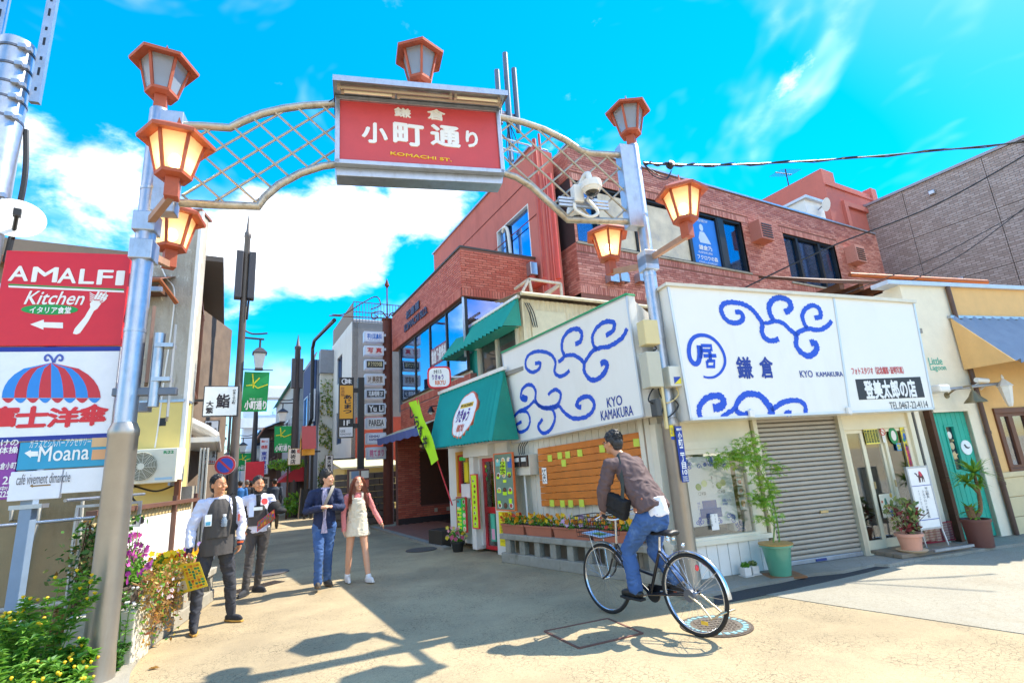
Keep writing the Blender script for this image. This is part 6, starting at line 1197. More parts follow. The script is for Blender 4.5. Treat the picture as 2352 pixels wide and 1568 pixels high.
for z in (gzt+.05,gzt+.5,gzt+1.0): MB().bar((gx,.05,z),(gx,gy1,z),.04,.04).build('rail',RLM,rl)
for k in range(34): MB().box(gx-.012,gx+.012,.05+k*.147,.075+k*.147,gzt,gzt+1.0).build('bar',RLM,rl)
MB().box(-12.2,gx,.03,.06,gzt,gzt+.95).build('side_panel',mt('brown_panel','8a7868',.7),rl)
MB().box(gx-2.5,gx-2.45,.5,3.2,gzt,gzt+.9).build('white_sheet',WW,rl)
# red lower part and sign column
MB().box(gx-.05,gx+.02,.2,3,0,4.2).build('red_panel',mt('red_panel','b8503a',.7,var=.15,stain=.2),gb)
Q = Pl(S.w(gx+.3,.5,0)[:2],66)
col_ = thing('sign_column','rusty brown steel column carrying a stack of small shop signs','sign column',gp(893,1203),W.rz);C0 = gp(893,1203);RB = mt('rust_brown','6a382a',.7,.2,var=.25,vs=6,bump=.3)
Qc = Pl(C0[:2],66);czt = Qc.at(888,738)[1];MB().tube([(0,0,0),(0,0,czt)],.17,14).build('column',RB,col_,smooth=True);MB().lathe([(.17,0),(.2,.04),(.2,.08)],14,(0,0,czt)).build('cap',RB,col_)
m = []
for s_ in (-1,1):
    pts = [(0,czt+.1),(s_*.2,czt+.35),(s_*.55,czt+.25),(s_*.5,czt+.05),(s_*.35,czt+.12),(s_*.42,czt+.2)];MB().tube([(p.x,0,p.y) for p in bez([(a,b,0) for a,b in pts],5)],.02,6).build('scroll',RB,col_)
MB().tube([(-2.0,0,czt+.05),(0,0,czt+.12)],.02,6).build('scroll_bar',RB,col_);MB().tube([(p.x,0,p.y) for p in bez([(-1.9,czt+.1,0),(-1.5,czt+.15,0),(-.9,czt+.6,0),(-.4,czt+.9,0),(-.25,czt+.6,0),(-.6,czt+.4,0)],6)],.02,6).build('scroll',RB,col_)
MB().tube([(0,0,czt),(0,0,czt+1.3)],.025,6).build('spike',RB,col_);MB().lathe([(.01,0),(.09,.12),(.01,.38)],4,(0,0,czt+1.25)).build('spear',RB,col_)
SGN = [((830,760,882,790),'e8ecf4','芋川耳鼻科','2870c8','white clinic sign, topmost on the rusty column'),((831,793,882,820),'e8e4e0','写 真','c83a3a','white photo studio sign, second on the rusty column'),((832,825,883,852),'2a2824','3F フクロウの森','e8d8a0','dark owl sign, third on the rusty column'),((832,858,884,888),'e0d8d0','3F 美容室','7a5a40','pale sign with food pictures, fourth on the rusty column'),((833,893,885,919),'2c2c30','耳鼻咽喉 2F','f0f0f0','black sign with slanted white band, fifth on the rusty column'),((834,926,886,954),'24262c','Yu Li','f0f0f0','black restaurant sign with white italic name on the column'),((834,959,887,987),'e6e4e0','PARESA','3a3434','white cafe sign with dark letters on the column'),((835,994,887,1022),'e8ecf4','KENSHU\nKAMAKURA','1c2c80','white salon sign with navy letters on the column'),((836,1027,887,1057),'e8e4e4','桃てまり','e05a90','white souvenir sign with pink letters, lowest on the column')]
for px,col,tx,tc_,lb in SGN:
    t = on(Qc,'column_sign',lb,'sign','signs on the rusty column');yy = -.25;a = Qc.at(px[0]+6,px[1],yy);b = Qc.at(px[2],px[3]-4,yy);w_,h_ = b[0]-a[0],a[1]-b[1]
    MB().box(a[0],b[0],yy,yy+.3,b[1],a[1]).build('case',mt('sign_case','d4dce8',.4,bump=0),t,bevel=.01);MB().box(a[0]+.06,b[0]-.04,yy-.006,yy,b[1]+.05,a[1]-.05).build('face',flat(col),t)
    text(tx,(a[0]+w_*.16,b[1]+h_*(.3 if len(tx) > 7 else .25),b[0]-w_*.12,a[1]-h_*.22),yy-.01,flat(tc_),t,bold=.03);text('営業中 10:00-19:00',(a[0]+w_*.25,b[1]+h_*.13,b[0]-w_*.2,b[1]+h_*.2),yy-.01,flat(tc_),t) if '\n' not in tx else None
    MB().box(b[0],b[0]+.12,yy+.1,yy+.2,a[1]-.14,a[1]-.05).build('bracket',STEEL,t)
# tall yellow pub sign on a dark post
yp = on(Qc,'pub_sign','tall orange and black pub sign on a dark post beside the sign column','sign');yy = -.6;a = Qc.at(779,866,yy);b = Qc.at(812,1004,yy);H_ = a[1]-b[1]
MB().box(a[0],b[0],yy,yy+.2,b[1],a[1]).build('case',BLACK,yp,bevel=.01);MB().box(a[0]+.03,b[0]-.03,yy-.005,yy,b[1]+H_*.31,a[1]-H_*.14).build('orange_face',flat('f0a820',.4),yp);MB().box(a[0]+.03,b[0]-.03,yy-.005,yy,b[1]+.03,b[1]+H_*.17).build('white_face',flat('e8e8e8',.4),yp)
text('あじまつ',(a[0]+.15,b[1]+H_*.4,b[0]-.08,a[1]-H_*.3),yy-.01,BLK,yp,vert=True,bold=.04);text('居酒屋',(a[0]+.05,a[1]-H_*.32,a[0]+.17,a[1]-H_*.17),yy-.01,flat('8a3a20'),yp,vert=True);text('1F',(a[0]+.16,b[1]+H_*.2,b[0]-.12,b[1]+H_*.28),yy-.01,LET,yp,bold=.03);text('松喜屋\nKOMACHI BLD.',(a[0]+.06,b[1]+H_*.04,b[0]-.06,b[1]+H_*.13),yy-.01,BLK,yp);text('味',(b[0]-.28,a[1]-H_*.11,b[0]-.08,a[1]-H_*.03),yy-.01,LET,yp,bold=.03);m = MB();m.ribbon([(a[0]+.17+.08*math.cos(i*.4),a[1]-H_*.07+.08*math.sin(i*.4)) for i in range(17)],.03,yy-.01);m.build('ring_mark',LET,yp)
q = Qc.at(829,900,yy+.1);MB().box(q[0]-.1,q[0]+.1,yy,yy+.2,0,a[1]).build('post',BLACK,yp);MB().box(b[0],q[0],yy+.05,yy+.15,b[1]+.3,b[1]+.45).build('bracket',BLACK,yp);MB().box(b[0],q[0],yy+.05,yy+.15,a[1]-.5,a[1]-.35).build('bracket',BLACK,yp)
# display case and stone base below the signs
dc = on(Qc,'display_case','brown framed photo display case under the sign column','display case');yy = -.9;a = Qc.at(799,1078,yy);b = Qc.at(848,1148,yy);MB().box(a[0],b[0],yy,yy+.25,b[1],a[1]).build('case',mt('case_brown','6a4438',.5),dc,bevel=.01);MB().box(a[0]+.05,b[0]-.3,yy-.005,yy,b[1]+.05,a[1]-.06).build('sheet',flat('d8c8a8'),dc)
for i in range(2):
    for j in range(3): MB().box(a[0]+.1+i*.3,a[0]+.33+i*.3,yy-.01,yy-.006,b[1]+.12+j*.28,b[1]+.34+j*.28).build('photo',flat(random.choice(['b8a890','c86a50','7a90a8','e0d8c8','8a7a60'])),dc)
MB().box(a[0]+.2,a[0]+.3,yy+.05,yy+.15,0,b[1]).build('leg',BLACK,dc);MB().box(b[0]-.3,b[0]-.2,yy+.05,yy+.15,0,b[1]).build('leg',BLACK,dc)
stw = on(Qc,'stone_wall','dark rough stone wall below the sign column','wall');ST = mt('dark_stone','6e655c',.9,var=.3,vs=3,bump=.8,bs=20)
a = Qc.at(770,1080,.6);b = Qc.at(905,1200,.6);n = 0
for r in range(8):
    x = a[0]-.0
    while x < b[0]:
        w_ = random.uniform(.3,.6);MB().box(x+.01,min(x+w_,b[0]+.2)-.01,.58+random.uniform(0,.06),1.0,.02+r*.21,.21*(r+1)).build('stone',ST,stw,bevel=.015);x += w_
# cream clapboard shed
cl = on(S,'clapboard_shed','low cream clapboard shed with a small roof on the right side','shed');q0 = S.at(793,1190,-.6)
Cp = Pl(gp(800,1196)[:2],60.7);clz = Cp.at(800,1070)[1]
cl.location = Cp.o;cl.rotation_euler = (0,0,Cp.rz);CRB = mt('clapboard','d8cc90',.6,var=.05,bump=.05)
for k in range(13): z = .05+k*(clz-.1)/13;MB().add([(-.15,-.03,z),(2.0,-.03,z),(2.0,0,z+clz/13),(-.15,0,z+clz/13),(-.15,.05,z),(2,.05,z)],[(0,1,2,3),(4,5,1,0)]).build('board',CRB,cl)
MB().box(-.15,2,.02,2.5,0,clz-.05).build('wall',CRB,cl);MB().add([(-.35,-.3,clz-.05),(2.1,-.3,clz-.05),(2.1,2.6,clz+.35),(-.35,2.6,clz+.35),(-.35,-.3,clz-.12),(2.1,-.3,clz-.12),(2.1,2.6,clz+.28),(-.35,2.6,clz+.28)],[(0,1,2,3),(7,6,5,4),(0,4,5,1),(3,7,4,0)]).build('roof',mt('pale_roof','cfc8a0',.6),cl)
# ivy wall and dark blue corrugated building
dbx = on(S,'blue_corrugated_building','tall dark blue corrugated building with black drain pipe','building');DB = mt('dark_blue_sheet','3c4c72',.5,.2,var=.12,bump=0);GSH = mt('grey_sheet','8a8c92',.5,.3,var=.12,bump=0)
y_ = -.9
def bz(px,py): return S.at(px,py,y_)
xa,za_ = bz(765,748);xb_,zb_ = bz(690,815);xN,xF = xa+1.5,xb_
MB().box(xF,-12.25,y_,4,0,za_-.4).build('body',GSH,dbx)
corrugated(MB(),(xF,y_-.03,za_-2.4),(-12.25,y_-.03,za_-2.4),(xF,y_-.03,za_-.35),(-12.25,y_-.03,za_-.35),40,.03).build('upper_sheet',DB,dbx);corrugated(MB(),(xF,y_-.04,za_-.35),(-12.25,y_-.04,za_-.35),(xF,y_+.1,za_+.05),(-12.25,y_+.1,za_+.05),40,.03).build('parapet_sheet',GSH,dbx)
corrugated(MB(),(-12.25,y_,3.2),(-12.2,4,3.2),(-12.25,y_,za_-.4),(-12.2,4,za_-.4),20,.03).build('end_sheet',DB,dbx)
for k in range(3):
    x = xF+.8+k*2.6;w_ = MB().box(x,x+1.6,y_-.07,y_-.06,4.6,6.2).build('window',glass_mat('deep_blue_glass'),dbx);frame(MB(),x-.05,x+1.65,4.55,6.25,.06,y_-.1,y_-.02).build('frame',STEEL,w_)
bq = Pl(S.w(-12.2,y_,0)[:2],60.7)
pp = [(768,735),(722,782),(718,800),(716,960),(702,1000),(692,1010),(690,1150)];MB().tube([Vector((S.at(a,b,y_-.25)[0],y_-.25,S.at(a,b,y_-.25)[1])) for a,b in pp],.09,10).build('drain_pipe',BLACK,dbx,smooth=True)
iv = on(bq,'ivy_wall','pale end wall covered with climbing ivy','wall');q0 = bq.at(745,870,-.4);q1 = bq.at(768,1060,-.4);iz = q0[1]
MB().box(q0[0]-.2,q1[0]+1.0,-.4,.0,0,iz+.3).build('wall',mt('ivy_plaster','d8d0c0',.8,var=.1),iv);MB().box(q0[0]-.25,q1[0]+1.0,-.6,.0,iz+.3,iz+1.6).build('balcony',GSH,iv)
def leafcloud(mb,fn,n,size,seed=0):
    rd = random.Random(seed)
    for _ in range(n):
        c = Vector(fn(rd));a = Vector((rd.gauss(0,1),rd.gauss(0,1),rd.gauss(0,1))).normalized();b = a.cross(Vector((rd.gauss(0,1),rd.gauss(0,1),rd.gauss(0,1)))).normalized();s_ = size*rd.uniform(.6,1.3)
        mb.add([c-a*s_,c+b*s_*.5,c+a*s_,c-b*s_*.5],[(0,1,2,3)])
    return mb
IVY = thin_leaf('ivy_leaf','3f6a22','9aa83a');IVY2 = thin_leaf('ivy_autumn','8a7a2a','c8b040')
def ivf(rd):
    while True:
        x = rd.uniform(q0[0]-.2,q1[0]+1.0);z = rd.uniform(.5,iz);
        if rd.random() < 1.1-(z/iz)*.75 and noise.noise(Vector((x*1.5,z*1.2,3))) > -.25: return (x,-.44-rd.uniform(0,.12),z)
leafcloud(MB(),ivf,1500,.085,1).build('ivy',IVY,iv);leafcloud(MB(),ivf,500,.08,2).build('ivy',IVY2,iv)
# teal pitched roof further on
tl_ = on(S,'teal_roof_house','grey house with a teal metal roof edge further along','house');xa2,za2 = S.at(690,815,-1.2);xb2,zb2 = S.at(637,880,-1.2)
MB().box(xb2,xa2-.1,-1.2,4,0,za2-1.0).build('wall',mt('pale_grey_wall','a8a8a4',.8,var=.12,stain=.3),tl_);MB().add([(xa2,-1.5,za2-1.2),(xb2,-1.5,za2-1.2),(xb2,2,za2+.6),(xa2,2,za2+.6)],[(0,1,2,3)]).build('roof',mt('teal_roof','2a9a80',.5,bump=0),tl_)
for k in range(4): w_ = MB().box(xa2-3.0-k*4,xa2-1.2-k*4,-1.26,-1.25,4.0,5.6).build('window',glass_mat('dark_glass'),tl_);frame(MB(),xa2-3.06-k*4,xa2-1.14-k*4,3.94,5.66,.08,-1.3,-1.2).build('frame',STEEL,w_)
# old wooden house with tiled roof
H_ = Pl(S.w(0,-1.5,0)[:2],150.7);wh = on(H_,'wooden_house','old wooden town house with a grey tiled roof in the distance','house')
TMB = mt('old_timber','5a4636',.8,var=.3,vs=2,stain=.3,stcol='2a2018');
hx1,he = H_.at(640,985);hx0 = H_.at(572,1030)[0];hx0 = max(hx0,hx1-26);he = min(he,7.5)
MB().box(hx0,hx1,0,6,0,he).build('wall',TMB,wh)
rows = MB()
for i in range(int((hx1-hx0+1.5)/.32)):
    for j in range(7):
        y0 = -1.0+j*.5;z0 = he+.05+j*.22;x = hx0-.7+i*.32;rows.add([(x,y0,z0+.03),(x+.16,y0,z0+.1),(x+.32,y0,z0+.03),(x,y0+.52,z0+.23),(x+.16,y0+.52,z0+.3),(x+.32,y0+.52,z0+.23)],[(0,1,4,3),(1,2,5,4)])
rows.build('roof_tile',TIL,wh,kind='stuff');MB().add([(hx0-.7,-1.0,he),(hx1+.7,-1.0,he),(hx1+.7,2.6,he+1.5),(hx0-.7,2.6,he+1.5)],[(3,2,1,0)]).build('roof',TMB,wh);MB().add([(hx1+.4,-.9,he),(hx1+.4,2.6,he+1.45),(hx1+.4,6,he)],[(0,1,2)]).build('gable',mt('gable_plaster','6a5a48',.8),wh)
MB().tube([(hx0,-1.05,he),(hx1+.6,-1.05,he)],.08,6).build('gutter',mt('copper_gutter'),wh)
for k in range(4): f = frame(MB(),hx1-2.6-k*3.2,hx1-.5-k*3.2,3.4,5.2,.1,-.15,.0).build('window_frame',TMB,wh);MB().box(hx1-2.5-k*3.2,hx1-.6-k*3.2,-.06,-.05,3.5,5.1).build('pane',glass_mat('dark_glass'),f)
corrugated(MB(),(hx0,-1.1,2.6),(hx1,-1.1,2.6),(hx0,0,3.0),(hx1,0,3.0),30,.03).build('lower_roof',mt('grey_sheet'),wh)
# white apartment block far behind, further fillers
def block(name,label,px,pl,y,depth,h_px,mat,rows_,cols_,xl,xr,wmat='dark_glass'):
    t = on(pl,name,label,'building');z1 = pl.at(*h_px,y)[1];MB().box(xl,xr,y,y+depth,0,z1).build('wall',mat,t);MB().box(xl-.1,xr+.1,y-.1,y+depth,z1,z1+.25).build('roof_edge',mt('coping_grey'),t)
    for r in range(rows_):
        for c in range(cols_):
            a = xl+(xr-xl)*(c+.22)/cols_;b = xl+(xr-xl)*(c+.78)/cols_;z0 = 3.2+(z1-3.6)*r/rows_;zz_ = z0+(z1-3.6)/rows_*.6
            w_ = MB().box(a,b,y-.03,y-.02,z0,zz_).build('window',glass_mat(wmat),t);frame(MB(),a-.08,b+.08,z0-.08,zz_+.08,.1,y-.08,y).build('frame',WHITE,w_)
    return t
Ff = Pl(S.w(hx1-8,0,0)[:2],60.7)
ab = on(Ff,'white_apartment','white apartment block rising behind the wooden house','building');yy = 10;a = Ff.at(565,885,yy);b = Ff.at(660,900,yy);MB().box(a[0],b[0]+4,yy,yy+8,0,a[1]).build('wall',mt('apartment_white','d8dce4',.7,var=.05),ab)
for r in range(4): MB().box(a[0]-.3,b[0]+4,yy-1.0,yy,a[1]-3.2*r-1.4,a[1]-3.2*r-.4).build('balcony',WHITE,ab);MB().box(a[0]+1,b[0]+3,yy-.06,yy-.05,a[1]-3.2*r-3.2,a[1]-3.2*r-1.6).build('window',glass_mat('deep_blue_glass'),ab)
for i,(lb,xl,xr,hp,col,y_o) in enumerate((('narrow grey shop house in the distance on the right',hx0-22,hx0-1,(570,1010),'b8b4ac',-1.8),('pale far house at the end of the right row',hx0-50,hx0-23,(555,1040),'ccc8c0',-2.2))): block('far_house',lb,None,S,y_o,8,hp,mt('far_wall%d' % i,col,.8,var=.1),2,3,xl,xr)
for i,(lb,xl,xr,hp,col) in enumerate((('beige shop house with dark windows on the left row',9.2,16,(474,860),'a89880'),('grey narrow house further along the left row',16.3,26,(482,930),'989890'),('brick coloured far house on the left row',26.5,42,(490,990),'a8685a'),('last pale house of the left row',43,70,(496,1040),'c4c0b8'))): block('row_house',lb,None,SL_,.0,6,hp,mt('row_wall%d' % i,col,.8,var=.12,stain=.2),2,4,xl,xr)
eb = thing('end_building','pale building closing the far end of the street','building',SL_.w(110,-3,0),W.rz);MB().box(-8,10,0,5,0,7).build('wall',mt('far_wall0'),eb)
for k in range(5): MB().box(-6+k*3,-4.5+k*3,-.05,-.02,3.5,5.2).build('window',glass_mat('dark_glass'),eb)
# ---------------------------------------------------------------- street poles with lamps and green banners
PB = mt('pole_brown','6e6660',.5,.2,var=.1,bump=0);PB2 = mt('pole_dark','4a4648',.5,.2,var=.1,bump=0);BANG = mt('banner_green','0fa050',.6,var=.1,vs=1.5,bump=.05)
def lamp_pole(label,base,ztop,r0,lampz,banz,side,size=1,phone=False,mat=PB,lamp=True):
    t = thing('lamp_pole',label,'street lamp',base,W.rz,'lamp poles along the street')
    MB().lathe([(r0,0),(r0,1.6),(r0*.86,1.75),(r0*.62,ztop-.75),(r0*.75,ztop-.72),(r0*.75,ztop-.6),(r0*.45,ztop-.55),(.01,ztop)],14).build('shaft',mat,t,smooth=True)
    if lamp:
        s_ = side;MB().tube([(0,0,lampz),(s_*.75*size,0,lampz-.02)],.03,6).build('arm',PB2,t);MB().tube(bez([(0,0,lampz+.25),(s_*.35*size,0,lampz+.12),(s_*.85*size,0,lampz+.16)]),.025,6).build('arm_scroll',PB2,t)
        lx = s_*.62*size;MB().tube([(lx,0,lampz),(lx,0,lampz-.25)],.03,6).build('hanger',PB2,t);MB().lathe([(.02,-.25),(.12,-.3),(.34*size,-.42),(.34*size,-.45)],4,(lx,0,lampz),ph=R(45)).build('lamp_roof',PB2,t);MB().lathe([(.28*size,-.45),(.17*size,-.85)],4,(lx,0,lampz),ph=R(45)).build('lamp_glass',mt('lamp_glass','d8dcd8',.3,bump=0),t);MB().lathe([(.19*size,-.85),(.19*size,-.9)],4,(lx,0,lampz),ph=R(45)).build('lamp_base',PB2,t)
    if phone:
        for s_ in (-1,1): MB().box(s_*.16-.09,s_*.16+.09,-.16,.1,ztop-2.6,ztop-1.2).build('antenna_box',PB2,t,bevel=.02)
        MB().tube([(.12,-.1,ztop-2.6),(.1,-.1,ztop-3.2)],.03,6).build('cable',BLACK,t)
    return t
def banner(label,base,side,z1,w_,h_,tx=True,off=.12):
    t = thing('street_banner',label,'banner',base,W.rz,'green street banners');x0 = side*off;x1 = side*(off+w_);MB().tube([(0,0,z1+.06),(x1+side*.08,0,z1+.06)],.016,6).build('rod',PB2,t)
    m = MB();n = 8
    for i in range(n+1):
        for j in range(4): m.v.append((x0+(x1-x0)*j/3-.03*side*(i/n),.03*math.sin(i*.9+j),z1-h_*i/n))
    m.f += [(i*4+j,i*4+j+1,i*4+j+5,i*4+j+4) for i in range(n) for j in range(3)];m.build('cloth',BANG,t,smooth=True)
    if tx:
        xa_,xb__ = min(x0,x1),max(x0,x1);cx = (xa_+xb__)/2;YL = flat('e8e020')
        k = lambda pts: [(xa_+w_*a,z1-h_*b) for a,b in pts]
        for pts in ([(.32,.06),(.36,.25),(.38,.42)],[(.6,.16),(.35,.34),(.1,.36)],[(.35,.33),(.55,.42),(.95,.32)]): MB().ribbon(k(pts),w_*.05,-.05).build('mark',YL,t)
        text('小町通り',(xa_+w_*.08,z1-h_*.95,xb__-w_*.08,z1-h_*.74),-.05,LET,t,bold=.05);text('鎌倉 小町',(xa_+w_*.25,z1-h_*.72,xb__-w_*.25,z1-h_*.67),-.05,LET,t)
    return t
pA = EYE + ray(541,1000)*13.4;pA.z = 0
def hz_at(p,px,py): d = ray(px,py);return CAMH+d.z*math.hypot(p.x,p.y)/math.hypot(d.x,d.y)
lamp_pole('tall brown lamp pole behind the two men in white jackets',pA,hz_at(pA,553,490),.125,hz_at(pA,560,775),0,1,.75,True);zb1 = hz_at(pA,560,853);zb2 = hz_at(pA,560,945);banner('largest green street banner with white and yellow script',pA,1,zb1,.62,zb1-zb2)
pB = EYE + ray(674,1100)*23;pB.z = 0
lamp_pole('dark lamp pole behind the couple',pB,hz_at(pB,680,768),.2,hz_at(pB,670,925),0,-1,.9,True,PB2);zb1 = hz_at(pB,660,978);zb2 = hz_at(pB,660,1038);banner('green street banner left of the dark lamp pole',pB,-1,zb1,.75,zb1-zb2)
pC = EYE + ray(580,1100)*31;pC.z = 0
lamp_pole('slim lamp pole further down the street',pC,hz_at(pC,585,905),.2,hz_at(pC,570,1005),0,-1,1,False,PB2);zb1 = hz_at(pC,565,1040);zb2 = hz_at(pC,565,1080);banner('small green banner hanging on the slim lamp pole',pC,-1,zb1,.75,zb1-zb2)
pD = EYE + ray(474,1000)*22;pD.z = 0
lamp_pole('lamp pole with pointed tip on the left row',pD,hz_at(pD,476,848),.16,hz_at(pD,482,985),0,1,.9,False,PB2)
pE = EYE + ray(497,1100)*36;pE.z = 0
lamp_pole('farthest lamp pole on the left row',pE,hz_at(pE,500,960),.16,hz_at(pE,500,1030),0,1,.9,False,PB2);zb1 = hz_at(pE,495,1035);banner('distant green banner on the left row',pE,-1,zb1,.8,2.0,False)
pF = EYE + ray(520,1100)*44;pF.z = 0;banner('tiny green banner far down the street',pF,1,5.0,.8,2.0,False);lamp_pole('thin pole at the far end of the street',pF,8,.15,6,0,1,.9,False,PB2)
# no parking sign
pN = EYE + ray(517,1068)*12.0;npk = thing('no_parking_sign','round blue and red no parking sign on a white pole','road sign',(pN.x,pN.y,0),R(28));rN = .215
for r,c_,y in ((rN,'d83040',.0),(rN*.78,'1c50c8',-.006)): MB().lathe([(r,0),(r,.01)],32).build('disc',flat(c_,.3),npk,loc=(0,y,pN.z),rot=(R(90),0,0))
MB().ribbon([(-rN*.62,pN.z+rN*.62),(rN*.62,pN.z-rN*.62)],.045,-.02).build('slash',flat('d83040',.3),npk);MB().lathe([(rN+.008,0),(rN+.008,.008)],32).build('rim',LET,npk,loc=(0,.006,pN.z),rot=(R(90),0,0));MB().tube([(-.12,.04,0),(0,.04,pN.z+.2)],.03,8).build('pole',mt('worn_white_pole','c8c4bc',.5,stain=.4,stcol='8a5a3a',sscale=6),npk)
# hanging shop signs of the left row
def sign_at(name,label,px,dist,az,col,texts,edge_='303034',depth=.12,cat='sign',post=None):
    c = EYE + ray((px[0]+px[2])/2,(px[1]+px[3])/2)*dist;pl = Pl((c.x,c.y),az);t = on(pl,name,label,cat);a = pl.at(px[0],px[1]);b = pl.at(px[2],px[3]);MB().box(a[0],b[0],0,depth,b[1],a[1]).build('case',flat(edge_),t);MB().box(a[0]+.02,b[0]-.02,-.006,0,b[1]+.02,a[1]-.02).build('face',flat(col,.4),t)
    for tx,(u0,v0,u1,v1),tc_,vt in texts: text(tx,(a[0]+(b[0]-a[0])*u0,b[1]+(a[1]-b[1])*(1-v1),a[0]+(b[0]-a[0])*u1,b[1]+(a[1]-b[1])*(1-v0)),-.01,flat(tc_),t,vert=vt,bold=.03)
    if post == 'L': MB().box(a[0]-.5,a[0],.03,.08,(a[1]+b[1])/2,(a[1]+b[1])/2+.05).build('bracket',BLACK,t)
    if post == 'R': MB().box(b[0],b[0]+.8,.03,.08,a[1]-.2,a[1]-.14).build('bracket',BLACK,t)
    return t
sign_at('sushi_sign','white sushi shop sign with brushed black characters on the left row',(469,886,545,955),11.2,66,'e4ecec',[('鮨',(.38,.28,.75,.72),'22202a',False),('大繁',(.1,.5,.3,.9),'22202a',True),('かまくら小町',(.82,.12,.92,.6),'22202a',True)],post='L')
sign_at('antique_sign','tall narrow white sign with antique shop characters on the left row',(470,965,497,1065),13,66,'dfe8f0',[('鎌倉古代美術店',(.1,.04,.5,.9),'22202a',True),('古美術･書画･茶道具',(.66,.18,.88,.85),'22202a',True),('22-1944',(.05,.92,.9,.97),'c83a3a',False)],post='L')
sign_at('barber_sign','small pale barber sign low on the left row',(447,1076,490,1108),14,66,'e4e8f0',[('理容',(.55,.1,.9,.7),'22202a',True),('オキ',(.1,.1,.4,.7),'22202a',True),('◀',(.2,.75,.8,.95),'d04040',False)],post='L')
sign_at('meat_shop_sign','tall white sign with blue meat shop characters',(598,1006,615,1088),26,66,'e8ecf4',[('東洋食肉店',(.2,.38,.8,.97),'1c3cb0',True),('焼豚',(.15,.2,.85,.3),'d02a30',False),('鎌倉ハム',(.15,.06,.85,.12),'d02a30',False)],'c8ccd4',post='R')
sign_at('gallery_sign','white sign with black gallery characters behind the lamp pole',(662,1030,690,1066),22,66,'ece8e0',[('美術店',(.2,.05,.6,.95),'22202a',True),('処',(.7,.05,.95,.3),'d03030',False)],'c8b070',post='R')
sign_at('coffee_sign','dark framed coffee house sign',(601,1095,618,1128),24,66,'d8d0c0',[('珈琲',(.3,.1,.75,.9),'22202a',True)],'4a3a30',post='R')
sign_at('soba_sign','small white upright sign with black characters beside the ivy',(747,1045,765,1085),19,66,'e8e4dc',[('長大寿司',(.25,.08,.75,.92),'22202a',True)],'6a5a48',post='R')
# red tower roof kiosk and red awning
kq = EYE + ray(704,1012)*22;kk = thing('kiosk_tower','small yellow post tower with a red plank roof','kiosk',(kq.x,kq.y,0),W.rz);kz = kq.z;kk.scale = (.5,.5,1)
for k in range(4): MB().add([(-.4-.05*k*0,-.45+.14*k,kz-.35+.24*k),(.75,-.45+.14*k,kz-.35+.24*k),(.75,-.3+.14*k,kz-.08+.24*k),(-.4,-.3+.14*k,kz-.08+.24*k)],[(0,1,2,3)]).build('roof_plank',mt('red_plank','7c2228',.6),kk)
MB().add([(-.45,-.45,kz-.35),(-.45,.1,kz+.6),(-.45,.6,kz-.35)],[(0,1,2)]).build('gable',mt('kiosk_yellow','d89a30',.6),kk);MB().box(-.3,.65,-.3,.5,2.6,kz-.35).build('tower',mt('kiosk_yellow'),kk);MB().box(-.1,.1,-.1,.1,0,2.6).build('leg',BLACK,kk);MB().box(.4,.6,-.1,.1,0,2.6).build('leg',BLACK,kk)
rq = EYE + ray(680,1090)*24;ra = thing('red_awning','small dark red fabric awning with white script','awning',(rq.x,rq.y,0),S.rz);MB().add([(-1.2,-.9,rq.z-.3),(1.2,-.9,rq.z-.3),(1.2,.2,rq.z+.55),(-1.2,.2,rq.z+.55),(1.2,.2,rq.z-.3),(-1.2,.2,rq.z-.3)],[(0,1,2,3),(1,4,2),(0,3,5)]).build('cover',mt('awning_red','b02c3c',.7,var=.1),ra);MB().box(-1.2,1.2,-.91,-.89,rq.z-.5,rq.z-.3).build('valance',mt('awning_red'),ra);MB().box(-1.3,1.3,.2,.4,0,rq.z+.9).build('wall',TMB,ra)
# overhead wires
def wire(label,pts,r=.012,spin=False):
    t = thing('overhead_wire',label,'wire');P3 = [EYE+ray(*p)*d for p,d in pts];cv = bez(P3,10);o = MB().tube(cv,r,6).build('wire',BLACK,t)
    if spin: MB().tube([p+Vector((0,.03*math.sin(i*1.3),.03*math.cos(i*1.3))) for i,p in enumerate(cv)],r*.7,5).build('wrap_wire',BLACK,t)
    return t
wire('twisted black cable from the right arch post to the right edge',[((1478,374),7.6),((1540,378),8),((1700,378),9),((2000,360),10),((2400,322),10)],.016,True)
wire('steel wire slanting down to the white shop roof',[((1680,676),9.6),((1900,570),9.6),((2150,470),9.3),((2400,330),9)],.014)
wire('upper thin wire at the right edge',[((1900,690),11),((2150,590),11),((2400,455),11)],.01);wire('lower thin wire at the right edge',[((1990,690),11),((2200,590),11),((2400,440),11)],.01)
ci = EYE + ray(1540,379)*8;ins = thing('cable_insulator','round dark insulator on the cable beside the arch','insulator',ci);MB().lathe([(.02,-.05),(.055,-.045),(.06,0),(.055,.045),(.02,.05)],14).build('body',BLACK,ins,rot=(R(70),0,R(20)));MB().lathe([(.018,-.055),(.018,.055)],10).build('core',flat('d8c090'),ins,rot=(R(70),0,R(20)))
for k in range(2):
    wire(('looped slack cable beside the arch post','second slack cable loop beside the arch post')[k],[((1478,376),7.6),((1500,395+k*8),7.7),((1530,408+k*4),7.9),((1542,392),8)],.008)
